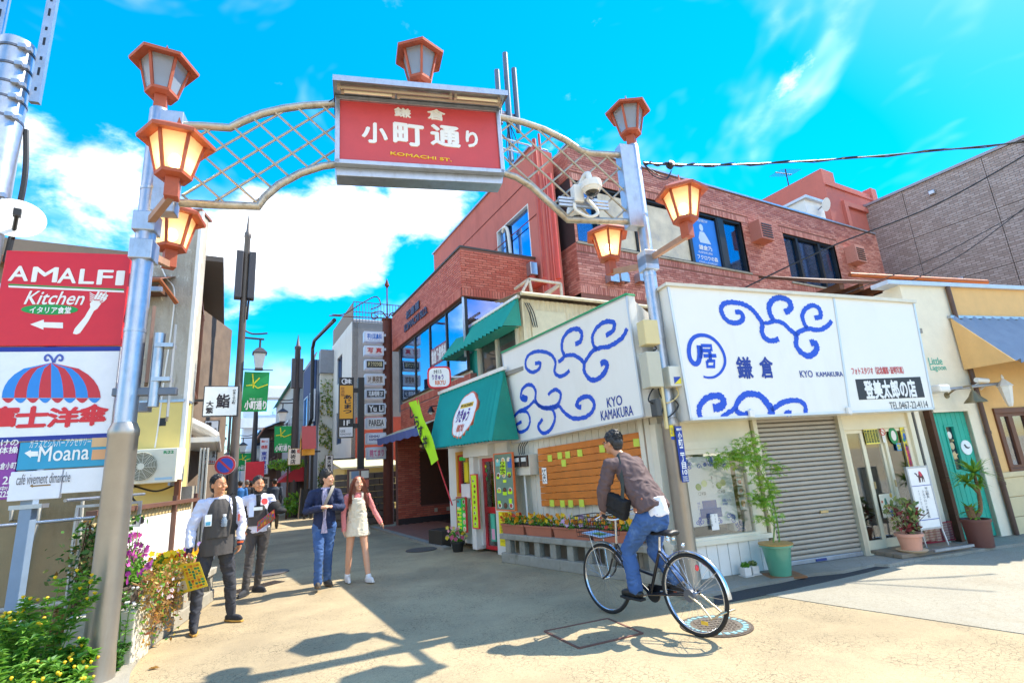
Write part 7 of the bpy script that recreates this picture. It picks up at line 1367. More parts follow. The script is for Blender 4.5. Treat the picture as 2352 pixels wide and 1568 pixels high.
# ================================================================ people
BLOBS = []
def blob(mb,name,mat,parent,voxel=.011,smooth=4,fold=0,fscale=.12,seed=0):
    """one continuous skin over overlapping closed shapes"""
    o = mb.build(name,mat,parent);BLOBS.append((o,voxel,smooth,fold,fscale,seed));return o
def flush_blobs():
    for o,vx,sm,*_ in BLOBS:
        r = o.modifiers.new('r','REMESH');r.mode = 'VOXEL';r.voxel_size = vx;r.use_smooth_shade = True
        s = o.modifiers.new('s','SMOOTH');s.factor = .5;s.iterations = sm
    bpy.context.view_layer.update();dg = bpy.context.evaluated_depsgraph_get();new = [bpy.data.meshes.new_from_object(o.evaluated_get(dg)) for o,*_ in BLOBS]
    for (o,vx,sm,fold,fs,sd),me in zip(BLOBS,new):
        o.modifiers.clear();old = o.data;me.materials.clear();me.materials.append(old.materials[0]);o.data = me;bpy.data.meshes.remove(old)
        if fold:
            ns = [v.normal.copy() for v in me.vertices]
            for v,n in zip(me.vertices,ns):
                p = v.co/fs;q = noise.noise(Vector((p.x*1.0+sd,p.y*1.0,p.z*1.7+noise.noise(p*.7)*1.5)));v.co += n*(fold*(.55-abs(q)*1.5))
        me.polygons.foreach_set('use_smooth',[True]*len(me.polygons));me.update()
V = Vector
def limb(mb,pts,rs,n=12):
    mb.tube(pts,rs,n);
    for p,r in ((pts[0],rs[0]),(pts[-1],rs[-1])):
        q = r if not isinstance(r,(tuple,list)) else min(r);mb.ell(p,(q,q,q),10,8)
    return mb
def rounded(mb,pts,rs):
    """limb with a ball at each joint"""
    limb(mb,pts,rs)
    for p,r in zip(pts[1:-1],rs[1:-1]): q = min(r) if isinstance(r,(tuple,list)) else r;mb.ell(p,(q,q,q),10,8)
    return mb
def hand(mb,w,d,nrm,side,curl=.5,s=1.0):
    """palm with five separate fingers; d along the hand, nrm out of the palm, thumb on the `side` of (d x nrm)"""
    w,d,nrm = V(w),V(d).normalized(),V(nrm);nrm = (nrm-d*nrm.dot(d)).normalized();sv = d.cross(nrm)*side
    pc = w+d*.045*s;m3 = Matrix((sv,nrm,d)).transposed();mb.ell(pc,(.040*s,.016*s,.05*s),12,8,m3);limb(mb,[w-d*.02,w+d*.03],[.024*s,.026*s])
    for k,(off,L) in enumerate(((.028,.070),(.010,.080),(-.010,.075),(-.028,.058))):
        a = w+d*.082*s+sv*off*s;dd = d.copy();pts = [a-d*.02*s];
        for j in range(3):
            ang = curl*(.35+.45*j)+.04*k;dd = (d*math.cos(ang)+nrm*math.sin(ang)).normalized();pts.append(pts[-1]+dd*L*s*(.42,.33,.25)[j]+(sv*off*.06))
        limb(mb,pts,[.0095*s,.009*s,.0085*s,.0075*s],8)
    a = w+d*.025*s+sv*.03*s;limb(mb,[a-sv*.01*s,a+(sv*.8+d*.5+nrm*.3).normalized()*.035*s,a+(sv*.55+d*.8+nrm*.5).normalized()*.065*s],[.0125*s,.0105*s,.0085*s],8)
def head_parts(mb,c,yaw=0,pitch=0,s=1.0,female=False):
    m3 = Matrix.Rotation(yaw,3,'Z') @ Matrix.Rotation(pitch,3,'X');f = lambda x,y,z: V(c)+m3 @ V((x*s,y*s,z*s));e = lambda p,r,n=14,m=10: mb.ell(f(*p),tuple(q*s for q in r),n,m,m3)
    e((0,.012,.035),(.074,.092,.085));e((0,-.012,-.02),(.064,.078,.085));e((0,-.04,-.07),(.045 if not female else .04,.045,.04));e((0,-.03,.0),(.067,.055,.06))
    e((0,-.096,-.012),(.013,.018,.017));e((0,-.088,.012),(.009,.014,.03));e((0,-.082,-.052),(.024,.012,.010));e((0,-.078,-.085),(.02,.016,.014))
    for q in (-1,1): e((q*.077,.012,-.005),(.012,.022,.033));e((q*.04,-.07,-.022),(.024,.02,.022))
    return f,m3
def face(parent,f,m3,s,skin_lip='a05048',brow='1e1612',squint=False,glasses=False):
    for q in (-1,1):
        MB().ell(f(q*.031,-.0835,.012),(.0115*s,.004*s,.0038*s if not squint else .002*s),10,6,m3).build('eye',flat('e8e4e0',.3),parent);MB().ell(f(q*.031,-.0862,.012),(.0075*s,.003*s,.0045*s if not squint else .0025*s),8,6,m3).build('iris',flat('201410',.2),parent)
        MB().ell(f(q*.032,-.086,.030),(.019*s,.005*s,.0042*s),8,6,m3).build('eyebrow',flat(brow,.8),parent)
    MB().ell(f(0,-.0935,-.050),(.021*s,.0045*s,.0035*s),10,6,m3).build('mouth',flat(skin_lip,.5),parent)
def skin_mat(key,col): return mt(key,col,.5,var=.05,vs=12,bump=.03,bs=150,subsurf=.12)
SK1 = skin_mat('skin_tan','c48860');SK2 = skin_mat('skin_fair','d8a282');SK3 = skin_mat('skin_mid','c68c68')
HAIRB = mt('black_hair','17130f',.45,var=.3,vs=40,bump=.5,bs=120);HAIRG = mt('grey_black_hair','2c2a2a',.45,var=.6,vs=60,bump=.5,bs=140);HAIRR = mt('auburn_hair','7a3a1c',.4,var=.35,vs=30,bump=.4,bs=100)
def cloth(key,col,**k): return mt('cloth_'+key,col,.85,var=.1,vs=6,bump=.35,bs=22,**k)
def short_hair(parent,f_,m3,s,mat,top=1.0,seed=1,curly=False,back=0):
    f = lambda x,y,z: f_(x,y+back,z)
    mb = MB();rd = random.Random(seed);e = lambda p,r: mb.ell(f(*p),tuple(q*s for q in r),12,8,m3)
    e((0,.016,.054),(.085,.098,.086*top));e((0,.055,.0),(.077,.062,.07));e((0,.055,-.045),(.066,.045,.05))
    for q in (-1,1): e((q*.068,.02,.028),(.018,.052,.045))
    for i in range(46):
        a = rd.uniform(0,6.283);b = rd.uniform(.1,1.25);p = (.08*math.sin(b)*math.cos(a),.02+.094*math.sin(b)*math.sin(a),.055+.084*math.cos(b)*top)
        if p[1] < -.055 and p[2] < .085: continue
        r = rd.uniform(.009,.015);e(p,(r,r*1.2,r))
    o = blob(mb,'hair',mat,parent,.007,1);st = MB()
    for i in range(420):
        a = rd.uniform(0,6.283);b = math.acos(rd.uniform(-.15,1));n_ = V((math.sin(b)*math.cos(a),math.sin(b)*math.sin(a),math.cos(b)));p = V((.083*n_.x,.018+.095*n_.y,.054+.084*n_.z*top))
        if p.y < -.045 and p.z < .075: continue
        fl_ = V((rd.gauss(0,.3),rd.gauss(.25,.3)-.2*(n_.y < -.3),-.75+rd.gauss(0,.25)));tg = fl_-n_*fl_.dot(n_);L_ = rd.uniform(.022,.045)*(1 if not curly else .6);q1 = p+tg*L_*.5+n_*.006;q2 = p+tg*L_+n_*rd.uniform(.002,.012);st.tube([f(*(p-n_*.004)),f(*q1),f(*q2)],[.0022*s,.002*s,.0006*s],3,False)
    st.build('hair_strands',mat,parent,kind='stuff');return o
def standing(name,label,loc,rz,J,skin,clothes,height=1.0,yaw=0,pitch=0,female=False,group='people standing and walking in the street'):
    """J: joint places in the figure's own frame (x to the viewer's right, -y to the front)"""
    t = thing(name,label,'person',loc,rz,group);t.scale = (height,)*3;mb = MB();w = .9 if female else 1.0
    pel,sh = V(J['pelvis']),V(J['chest']);nk = V(J['neck'])
    mb.tube([pel+V((0,0,-.06)),pel+V((0,0,.06)),pel.lerp(sh,.4),pel.lerp(sh,.75),sh+V((0,0,.04)),nk],[(.075,.12*w),(.10,.15*w),(.088,.128*w),(.095,.14*w),(.07,.115*w),(.05,.055)],16)
    limb(mb,[nk+V((0,0,-.05)),V(J['head'])+V((0,.01,-.06))],[.054*w,.05*w])
    for q in 'LR':
        S_,E_,W_ = V(J['S'+q])+V((0,0,-.03)),V(J['E'+q]),V(J['W'+q]);rounded(mb,[S_,S_.lerp(E_,.5),E_,E_.lerp(W_,.4),W_],[.042*w,.038*w,.034*w,.034*w,.025*w]);hand(mb,W_,J['H'+q][0],J['H'+q][1],J['H'+q][2],J['H'+q][3],.95*w)
        H_,K_,A_ = V(J['T'+q]),V(J['K'+q]),V(J['A'+q]);lw = 1.0 if female else .8;rounded(mb,[H_,H_.lerp(K_,.45),K_,K_.lerp(A_,.3),A_],[.078*lw,.068*lw,.050*lw,.052*lw,.036*lw]);td = V(J['F'+q]);limb(mb,[A_+V((0,0,-.03)),A_+V((0,0,-.045))+td*.5],[.03,.024])
    f,m3 = head_parts(mb,J['head'],yaw,pitch,1.0,female);blob(mb,'body',skin,t,.0085,2)
    return t,f,m3
def garment_top(J,t,mat,name,hem,infl=.022,sleeve=.9,sl_r=1.35,w=1.0,fold=.016,collar=True,z_hem=None,flare=1.0,seed=1):
    mb = MB();pel,sh,nk = V(J['pelvis']),V(J['chest']),V(J['neck']);hz = V((pel.x,pel.y,hem))
    mb.tube([hz,hz.lerp(pel.lerp(sh,.4),.5) if hem < pel.z else pel.lerp(sh,.2),pel.lerp(sh,.45),pel.lerp(sh,.78),sh+V((0,0,.05)),nk+V((0,0,-.005))],[(.12*flare,.165*w*flare),(.118,.162*w),(.104+infl*.4,.142*w+infl*.4),(.112+infl*.5,.155*w+infl*.5),(.09+infl*.5,.145*w+infl*.5),(.062,.068)],18)
    for q in 'LR':
        S_,E_,W_ = V(J['S'+q]),V(J['E'+q]),V(J['W'+q]);en = E_.lerp(W_,sleeve) if sleeve <= 1 else W_
        rounded(mb,[sh.lerp(S_,.5)+V((0,0,.025)),S_+V((0,0,-.02)),S_.lerp(E_,.5),E_,en],[.055*w,.058*w+infl*.3,.047*sl_r*w,.042*sl_r*w,.036*sl_r*w])
    return blob(mb,name,mat,t,.0105,2,fold*1.2,.085,seed)
def garment_legs(J,t,mat,name='trousers',infl=1.0,ankle=.045,fold=.010,top=.07,w=1.0,end=1.0,seed=2):
    mb = MB();pel = V(J['pelvis']);mb.tube([pel+V((0,0,-.09)),pel+V((0,0,.0)),pel+V((0,0,top))],[(.10,.14*w),(.112,.16*w),(.104,.148*w)],16)
    for q in 'LR':
        H_,K_,A_ = V(J['T'+q]),V(J['K'+q]),V(J['A'+q]);en = K_.lerp(A_,end);rounded(mb,[H_,H_.lerp(K_,.5),K_,K_.lerp(A_,.45),en],[.094*infl*w,.08*infl*w,.064*infl*w,.06*infl*w,ankle])
    return blob(mb,name,mat,t,.0105,2,fold*1.2,.08,seed)
def shoes(J,t,mat,sole,name='shoe',h=.07,L=1.0):
    for q in 'LR':
        A_,td = V(J['A'+q]),V(J['F'+q]);tip = J.get('tip'+q,0);up = V((0,0,tip));mb = MB();d = td.normalized();g = V((A_.x,A_.y,A_.z-.085))
        limb(mb,[A_+V((0,0,.01)),A_+V((0,0,-.035))],[.045,.047]);mb.tube([g-d*.075+V((0,0,.035)),g-d*.05+V((0,0,.04)),g+d*.06+V((0,0,.04))+up*.4,g+d*.14+V((0,0,.032))+up*.8,g+d*.185+V((0,0,.025))+up],[(.025,.03),(.042,.038),(.038,.045),(.03,.044),(.014,.026)],12)
        blob(mb,name,mat,t,.009,2);m = MB();k = [g-d*.085,g+d*.06,g+d*.195];sd_ = d.cross(V((0,0,1)))
        pts = [k[0]+sd_*.025,k[1]+sd_*.045+up*.4,k[2]+sd_*.02+up,k[2]-sd_*.02+up,k[1]-sd_*.045+up*.4,k[0]-sd_*.025];m.add([p+V((0,0,0)) for p in pts]+[p+V((0,0,.022)) for p in pts],[(5,4,3,2,1,0),(6,7,8,9,10,11)]+[(i,(i+1) % 6,(i+1) % 6+6,i+6) for i in range(6)]);m.build('sole',sole,t,bevel=.004)
def wrap(name,mat,t,c,zs,ry,rx,ang,thick=.006,n=14,a0=0):
    """cloth panel curving round the front of the chest"""
    m = MB();k = len(zs)
    for th in (0,thick):
        for i,z in enumerate(zs):
            for j in range(n+1): a = a0+ang[i]*(2*j/n-1);m.v.append((c[0]+(rx[i]+th)*math.sin(a),c[1]-(ry[i]+th)*math.cos(a)+.004*math.sin(j*1.7+i),z))
    q = (n+1)*k
    for i in range(k-1):
        for j in range(n): a = i*(n+1)+j;m.f += [(a,a+n+1,a+n+2,a+1),(q+a,q+a+1,q+a+n+2,q+a+n+1)]
    for i in range(k-1): m.f += [(i*(n+1),q+i*(n+1),q+(i+1)*(n+1),(i+1)*(n+1)),(i*(n+1)+n,(i+1)*(n+1)+n,q+(i+1)*(n+1)+n,q+i*(n+1)+n)]
    for j in range(n): m.f += [(j,j+1,q+j+1,q+j),((k-1)*(n+1)+j,q+(k-1)*(n+1)+j,q+(k-1)*(n+1)+j+1,(k-1)*(n+1)+j+1)]
    return m.build(name,mat,t,smooth=True)
def strap(name,mat,t,pts,wd=.04,th=.006):
    m = MB();P_ = bez(pts,6);vs = []
    for i,p in enumerate(P_):
        d = (P_[min(i+1,len(P_)-1)]-P_[max(i-1,0)]).normalized();x = d.cross(V((0,-1,0)));x.normalize();y = d.cross(x)
        for a,b in ((-1,-1),(1,-1),(1,1),(-1,1)): vs.append(p+x*a*wd/2+y*b*th/2)
    k = len(P_);m.add(vs,[(4*i+j,4*i+(j+1) % 4,4*i+4+(j+1) % 4,4*i+4+j) for i in range(k-1) for j in range(4)]);return m.build(name,mat,t)
def face_rz(p): return -math.atan2(p.x,p.y)
WJ = cloth('white_jacket','d4d8ec');CHAR = cloth('charcoal','4a4644');LEG = cloth('legging','34363e');TABI = cloth('tabi','2c2e34');NAVYC = cloth('navy','1e2440');BLKC = cloth('black','18181a');GOLD = flat('c89a48')
# ---- man with the yellow map
g1 = gp(485,1441)
J1 = dict(pelvis=(.0,.02,.93),chest=(.0,.02,1.36),neck=(-.01,.01,1.47),head=(-.015,-.01,1.60),SL=(-.185,.02,1.40),SR=(.185,.02,1.40),EL=(-.275,.0,1.12),ER=(.265,.03,1.12),WL=(-.285,-.08,.885),WR=(.245,-.05,.90),
          HL=((.1,-.25,-1),(.9,-.3,0),-1,.9),HR=((-.1,-.15,-1),(-.9,-.3,0),1,.75),TL=(-.09,.02,.89),TR=(.09,.02,.89),KL=(-.165,-.04,.48),KR=(.17,.06,.48),AL=(-.185,-.10,.09),AR=(.215,.13,.09),FL=(.0,-.16,0),FR=(.09,-.14,0))
t1,f,m3 = standing('person','man in white jacket and dark apron holding a yellow map',g1,face_rz(g1)+R(6),J1,SK1,None,1.0,yaw=R(24))
face(t1,f,m3,1,squint=True);short_hair(t1,f,m3,.99,HAIRB,.95,3,True,.016);garment_top(J1,t1,WJ,'jacket',.90,.03,.78,1.32,.96,.014,flare=1.0,seed=3);garment_legs(J1,t1,LEG,'leggings',1.0,.05,.012,w=1.0);shoes(J1,t1,TABI,GOLD,'tabi_shoe')
wrap('apron',CHAR,t1,(0,.02),[.80,.9,1.0,1.1,1.2,1.3,1.38,1.44],[.148,.142,.138,.138,.142,.14,.125,.095],[.20,.198,.192,.19,.19,.185,.17,.12],[1.0,1.0,.98,.95,.85,.72,.62,.5]);wrap('apron_pocket',CHAR,t1,(0,.01),[1.0,1.1,1.19],[.150,.152,.153],[.2,.198,.196],[.7,.7,.68])
for q,(a,b) in (('L',(J1['EL'],J1['WL'])),('R',(J1['ER'],J1['WR']))): mb = MB();a,b = V(a),V(b);limb(mb,[a.lerp(b,.72),a.lerp(b,1.02)],[.04,.036]);blob(mb,'cuff',NAVYC,t1,.009,1)
mb = MB();mb.lathe([(.034,-.012),(.037,0),(.034,.012)],16,tuple(V(J1['WR'])+V((0,0,.012))));mb.build('wristwatch',flat('e05a20'),t1)
strap('shoulder_strap',BLKC,t1,[(.14,-.13,1.02),(.155,-.14,1.2),(.15,-.11,1.38),(.13,-.02,1.475),(.12,.09,1.4)],.045);MB().box(-.155,-.085,-.155,-.148,1.14,1.27).build('name_badge',flat('e8ecec'),t1);MB().box(-.145,-.095,-.158,-.155,1.15,1.19).build('badge_print',flat('4898b8'),t1)
MB().lathe([(.03,0),(.032,.02),(.032,.07),(.02,.1),(.017,.115)],14,(.045,-.17,1.12)).build('bottle',mt('clear_plastic','c8dcf0',.1,bump=0,var=0,trans=.7),t1,smooth=True);MB().lathe([(.018,.115),(.018,.14)],12,(.045,-.17,1.12)).build('bottle_cap',flat('f0f0f0'),t1);MB().box(.205,.225,-.06,-.02,1.16,1.24).build('sleeve_print',flat('c85a4a'),t1)
def held_map(label,corners,cols,name='tourist_map'):
    P_ = [V(c) for c in corners];t = thing(name,label,'map',tuple(P_[0]));rel = [p-P_[0] for p in P_];n_ = (rel[1]-rel[0]).cross(rel[3]-rel[0]).normalized()*.002
    def quad_(u0,v0,u1,v1,col,k,nm):
        f_ = lambda u,v: rel[0].lerp(rel[1],u).lerp(rel[3].lerp(rel[2],u),v);a = [f_(u0,v0),f_(u1,v0),f_(u1,v1),f_(u0,v1)];off = n_*k;MB().add([p+off for p in a]+[p+off-n_*.8 for p in a],[(0,1,2,3),(7,6,5,4)]+[(i,i+4,(i+1) % 4+4,(i+1) % 4) for i in range(4)]).build(nm,flat(col),t)
    quad_(0,0,1,1,cols[0],0,'sheet')
    for (u0,v0,u1,v1,c) in cols[1]:
        quad_(u0,v0,u1,v1,c,1.5,'print');quad_(u0,v0,u1,v1,c,-1.5,'print')
    return t
def facing(px,py,d): return EYE+ray(px,py)*d
rd = random.Random(4);pr = [(.08,.12,.44,.5,'d8d0b8'),(.1,.58,.44,.9,'d0c8b0')]+[(.52+.09*i,.08+.11*j,.52+.09*i+rd.uniform(.05,.085),.08+.11*j+rd.uniform(.05,.1),rd.choice(['c87830','2a8a58','d89840','38a070','b85828','1f7a68'])) for i in range(5) for j in range(8)]
dm_ = (g1-EYE).dot(_f)*.955
held_map('yellow tourist map held by the man in the dark apron',[facing(382,1300,dm_+.02),facing(458,1289,dm_-.04),facing(478,1345,dm_-.02),facing(398,1368,dm_+.04)],('e0c838',pr))
# ---- man with the red map
g2 = gp(582,1362)
J2 = dict(pelvis=(.03,.02,.93),chest=(.0,.02,1.36),neck=(.0,.01,1.46),head=(.0,-.01,1.59),SL=(-.18,.02,1.39),SR=(.18,.02,1.39),EL=(-.33,.05,1.14),ER=(.27,.0,1.14),WL=(-.245,-.04,.93),WR=(.17,-.22,1.06),
          HL=((.75,-.3,-.6),(.2,.9,0),1,.25),HR=((-.55,-.6,.1),(-.3,.7,.2),-1,.9),TL=(-.06,.02,.89),TR=(.12,.02,.89),KL=(-.08,-.03,.49),KR=(.08,.03,.49),AL=(-.12,-.1,.09),AR=(.05,.1,.09),FL=(-.09,-.15,0),FR=(.1,-.14,0))
t2,f,m3 = standing('person','man in white jacket with a red emblem holding a red map',g2,face_rz(g2)+R(4),J2,SK1,None,.985,yaw=R(10))
face(t2,f,m3,1);short_hair(t2,f,m3,1,HAIRB,1.02,8,True,.014);garment_top(J2,t2,WJ,'jacket',.88,.02,.45,1.2,.96,.012,seed=7);garment_legs(J2,t2,CHAR,'trousers',.95,.05,.010);shoes(J2,t2,TABI,TABI,'tabi_shoe')
for a,b in ((J2['EL'],J2['WL']),(J2['ER'],J2['WR'])): mb = MB();a,b = V(a),V(b);limb(mb,[a.lerp(b,.3),a.lerp(b,.97)],[.052,.036]);blob(mb,'undersleeve',BLKC,t2,.009,1,.006)
wrap('apron',CHAR,t2,(.0,.02),[.98,1.05,1.12,1.2,1.28],[.135,.132,.132,.134,.13],[.185,.182,.18,.178,.172],[.75,.8,.8,.72,.5]);mb = MB();mb.lathe([(.068,0),(.064,.03),(.066,.06)],18,(0,.0,1.45));mb.build('collar',BLKC,t2,smooth=True);wrap('shirt_front',BLKC,t2,(0,.02),[1.24,1.34,1.44],[.14,.135,.1],[.1,.1,.08],[.25,.3,.45])
MB().lathe([(.05,0),(.05,.004)],20).build('emblem',flat('d83838'),t2,loc=(.085,-.128,1.335),rot=(R(80),0,R(25)));MB().box(-.07,.06,-.15,-.146,1.21,1.26).build('name_badge',flat('e8f0ec'),t2);MB().box(-.13,-.06,-.15,-.135,1.12,1.33).build('towel',flat('c8d8f4',.8),t2)
mb = MB();mb.ell((.23,-.12,1.22),(.10,.09,.11),14,10);mb.ell((.32,-.16,1.17),(.09,.07,.05),12,8);blob(mb,'held_cap',BLKC,t2,.01,2)
d2 = (g2-EYE).dot(_f)*.945;pr = [(.06+.16*i,.08+.15*j,.06+.16*i+rd.uniform(.08,.15),.08+.15*j+rd.uniform(.08,.14),rd.choice(['2a50a0','5a7a38','c8a030','7a5a30','208060'])) for i in range(6) for j in range(6)]
held_map('red edged tourist map held by the man with the cap',[facing(592,1198,d2),facing(630,1169,d2-.05),facing(632,1190,d2-.05),facing(590,1221,d2)],('b83840',pr))
# ---- couple: man in the navy blazer
g3 = gp(742,1352);JE = cloth('jeans','38598c',stain=.55,stcol='7a9cc8',sscale=4)
J3 = dict(pelvis=(.0,.02,.93),chest=(.0,.02,1.36),neck=(.0,.01,1.46),head=(.03,-.01,1.59),SL=(-.185,.02,1.39),SR=(.18,.02,1.39),EL=(-.26,-.02,1.13),ER=(.25,-.04,1.14),WL=(-.06,-.24,1.17),WR=(.12,-.24,1.17),
          HL=((.85,-.3,.3),(.2,.3,-.9),1,.6),HR=((-.9,-.2,.2),(-.2,.2,-.9),-1,.8),TL=(-.085,.02,.89),TR=(.085,.02,.89),KL=(-.07,-.12,.50),KR=(.06,.06,.49),AL=(-.075,-.12,.115),AR=(.055,.22,.10),FL=(.0,-.16,0),FR=(.06,-.15,0),tipL=.05)
t3,f,m3 = standing('person','man in navy blazer and blue jeans walking with clasped hands',g3,face_rz(g3),J3,SK2,None,1.0,yaw=R(62))
face(t3,f,m3,1);short_hair(t3,f,m3,1.02,HAIRB,1.12,11,False,.008);BLZ = cloth('blazer','1e2a4c');garment_top(J3,t3,BLZ,'blazer',.86,.022,.93,1.35,1.0,.010,flare=1.02,seed=11);garment_legs(J3,t3,JE,'jeans',1.0,.058,.012,seed=12);shoes(J3,t3,cloth('grey_shoe','4a4642'),flat('5a4a3a'))
PLAID = mt('cloth_plaid','b0a8c0',.8,var=.5,vs=30,bump=.1);wrap('shirt',PLAID,t3,(0,.02),[.80,.9,1.0,1.1,1.2,1.3,1.4,1.46],[.15,.148,.135,.128,.13,.132,.115,.075],[.15,.15,.15,.15,.15,.14,.12,.08],[.3,.22,.12,.14,.2,.3,.42,.8])
strap('bag_strap',flat('8a8478',.8),t3,[(-.04,-.15,1.12),(.03,-.17,1.27),(.09,-.13,1.4),(.12,-.02,1.47),(.1,.1,1.4)],.045)
for q in (-1,1): wrap('lapel',BLZ,t3,(0,.015),[1.15,1.25,1.36,1.44],[.146,.148,.14,.105],[.17,.17,.165,.13],[.06,.12,.16,.2],a0=q*.42)
# ---- couple: woman
g4 = gp(820,1337);CAR = cloth('coral_cardigan','e08480');DRS = cloth('cream_dress','e4d6bc')
J4 = dict(pelvis=(.0,.02,.90),chest=(.0,.02,1.27),neck=(.0,.01,1.365),head=(.01,-.01,1.48),SL=(-.155,.02,1.30),SR=(.155,.02,1.30),EL=(-.21,.02,1.05),ER=(.25,.04,1.06),WL=(-.205,-.06,.80),WR=(.36,-.02,.86),
          HL=((.05,-.2,-1),(.9,-.2,0),-1,.6),HR=((.5,-.1,-.75),(-.7,-.2,-.4),1,.5),TL=(-.08,.02,.86),TR=(.08,.02,.86),KL=(-.12,.04,.47),KR=(.12,-.06,.47),AL=(-.14,.12,.10),AR=(.165,-.12,.09),FL=(.02,-.15,0),FR=(.05,-.15,0),tipR=.02)
t4,f,m3 = standing('person','woman with long auburn hair in coral cardigan and cream dress',g4,face_rz(g4)+R(2),J4,SK2,None,.995,yaw=R(10),female=True)
face(t4,f,m3,1,'c0605c','5a3420');garment_top(J4,t4,CAR,'cardigan',.84,.016,1.02,1.12,.86,.008,flare=.98,seed=21)
mb = MB();mb.tube([(0,.02,.69),(0,.02,.8),(0,.02,.95),(0,.01,1.08),(0,.005,1.18),(0,.0,1.27)],[(.15,.2),(.14,.175),(.13,.152),(.125,.14),(.128,.132),(.105,.11)],20);blob(mb,'dress',DRS,t4,.0105,2,.014,.09,22)
for q in (-1,1): strap('dress_strap',DRS,t4,[(q*.07,-.09,1.25),(q*.075,-.07,1.33),(q*.07,.0,1.365)],.03)
shoes(J4,t4,flat('ece8e4',.5),flat('e0dcd8'),'sneaker')
mb = MB();e = lambda p,r: mb.ell(f(*p),r,12,8,m3);e((0,.03,.045),(.086,.092,.082));e((0,.06,-.03),(.08,.06,.1))
for q in (-1,1):
    mb.tube([f(q*.045,-.045,.10),f(q*.078,-.025,.03),f(q*.085,-.005,-.08),f(q*.1,-.02,-.2),f(q*.105,-.045,-.33)],[.022,.028,.032,.036,.018],10);mb.tube([f(q*.06,.05,.02),f(q*.09,.05,-.12),f(q*.11,.03,-.25),f(q*.12,.0,-.36)],[.05,.05,.042,.02],10)
mb.tube([f(0,.07,0),f(0,.1,-.15),f(0,.11,-.32)],[.07,.085,.05],10);blob(mb,'hair',HAIRR,t4,.008,2,.008,.03,23);st = MB();rd0 = random.Random(77)
for i in range(260):
    q = rd0.choice((-1,1));a = rd0.uniform(.04,.11);y_0 = rd0.uniform(-.05,.08);x_1 = q*(a+.02+rd0.uniform(-.01,.03));st.tube([f(q*a*.6,y_0,.10),f(q*(a+.0),y_0-.01,.0),f(x_1,y_0-.02,-.15),f(x_1*1.1,y_0*.6-.04,-.3-rd0.uniform(0,.09))],[.0022,.0026,.0024,.0008],3,False)
st.build('hair_strands',HAIRR,t4,kind='stuff')
# ================================================================ bicycle and cyclist
KB = Pl((.841,6.038),144.15);bk = on(KB,'bicycle','black city bicycle with front basket ridden past the shop','bicycle')
BFR = mt('bike_black','14161c',.3,.2,var=.1,bump=0,coat=.6);CHR = mt('chrome','d0d4dc',.18,.95,var=.08,bump=0,stain=.15,stcol='8a7a6a',sscale=20);wr = .335
def wheel(x,nsp=28):
    w_ = bpy.data.objects.new('wheel',None);COL.objects.link(w_);w_.parent = bk;w_.location = (x,0,wr+.018);w_.empty_display_size = .05
    m = MB();n = 56
    def ring(R_,r_,mat,nm,sx=1.0):
        mb = MB();q = 10
        for i in range(n):
            a = 2*math.pi*i/n
            for j in range(q): b = 2*math.pi*j/q;rr_ = R_+r_*math.cos(b);mb.v.append((rr_*math.cos(a),r_*math.sin(b)*sx,rr_*math.sin(a)))
        mb.f = [(i*q+j,((i+1) % n)*q+j,((i+1) % n)*q+(j+1) % q,i*q+(j+1) % q) for i in range(n) for j in range(q)];return mb.build(nm,mat,w_,smooth=True)
    ring(wr,.018,RUBBER,'tyre');ring(wr-.02,.009,CHR,'rim',1.4);MB().tube([(0,-.04,0),(0,.04,0)],.02,12).build('hub',CHR,w_,smooth=True)
    for i in range(nsp):
        a = 2*math.pi*i/nsp;b = a+(.5 if i % 4 < 2 else -.5);s_ = .03 if i % 2 else -.03;MB().tube([(.018*math.cos(b),s_,.018*math.sin(b)),((wr-.025)*math.cos(a),0,(wr-.025)*math.sin(a))],.0014,3).build('spoke',CHR,w_)
    return w_
RX,FX = 1.135,.015;wheel(RX);wheel(FX)
BB = V((.62,0,.28));HT = V((.225,0,.72));HB = V((.185,0,.58));SC_ = V((.80,0,.70));RH = V((RX,0,.353));FH = V((FX,0,.353))
def bt(name,pts,r,mat=BFR,n=10): return MB().tube(pts,r,n).build(name,mat,bk,smooth=True)
bt('seat_tube',[BB,SC_],.016);bt('down_tube',[HB,BB],.018);bt('top_tube',bez([HT+V((.01,0,-.02)),V((.42,0,.52)),BB.lerp(SC_,.42)],5),.014);bt('head_tube',[HT,HB],.02)
for s_ in (-1,1): bt('chain_stay',[BB+V((0,s_*.03,0)),RH+V((0,s_*.055,0))],.009);bt('seat_stay',[SC_+V((0,s_*.02,-.02)),RH+V((0,s_*.055,0))],.008);bt('fork_blade',bez([HB+V((-.005,s_*.04,-.01)),V((.11,s_*.048,.42)),FH+V((0,s_*.05,0))],5),.010);bt('basket_stay',[FH+V((0,s_*.055,0)),V((-.08,s_*.1,.80))],.004,CHR);bt('mudguard_stay',[RH+V((0,s_*.06,0)),V((RX+.30,s_*.03,.58))],.003,CHR)
bt('seat_post',[SC_,SC_+V((.02,0,.13))],.012,CHR);bt('stem',[HT,HT+V((.02,0,.24))],.012,CHR);bt('handlebar',bez([V((.36,-.28,1.03)),V((.27,-.24,1.04)),V((.24,-.08,.97)),V((.24,.08,.97)),V((.27,.24,1.04)),V((.36,.28,1.03))],5),.011,CHR)
for s_ in (-1,1): bt('grip',[V((.30,s_*.255,1.04)),V((.40,s_*.29,1.025))],.017,RUBBER);bt('brake_lever',[V((.25,s_*.22,1.02)),V((.20,s_*.26,.99)),V((.27,s_*.3,.99))],.006,CHR)
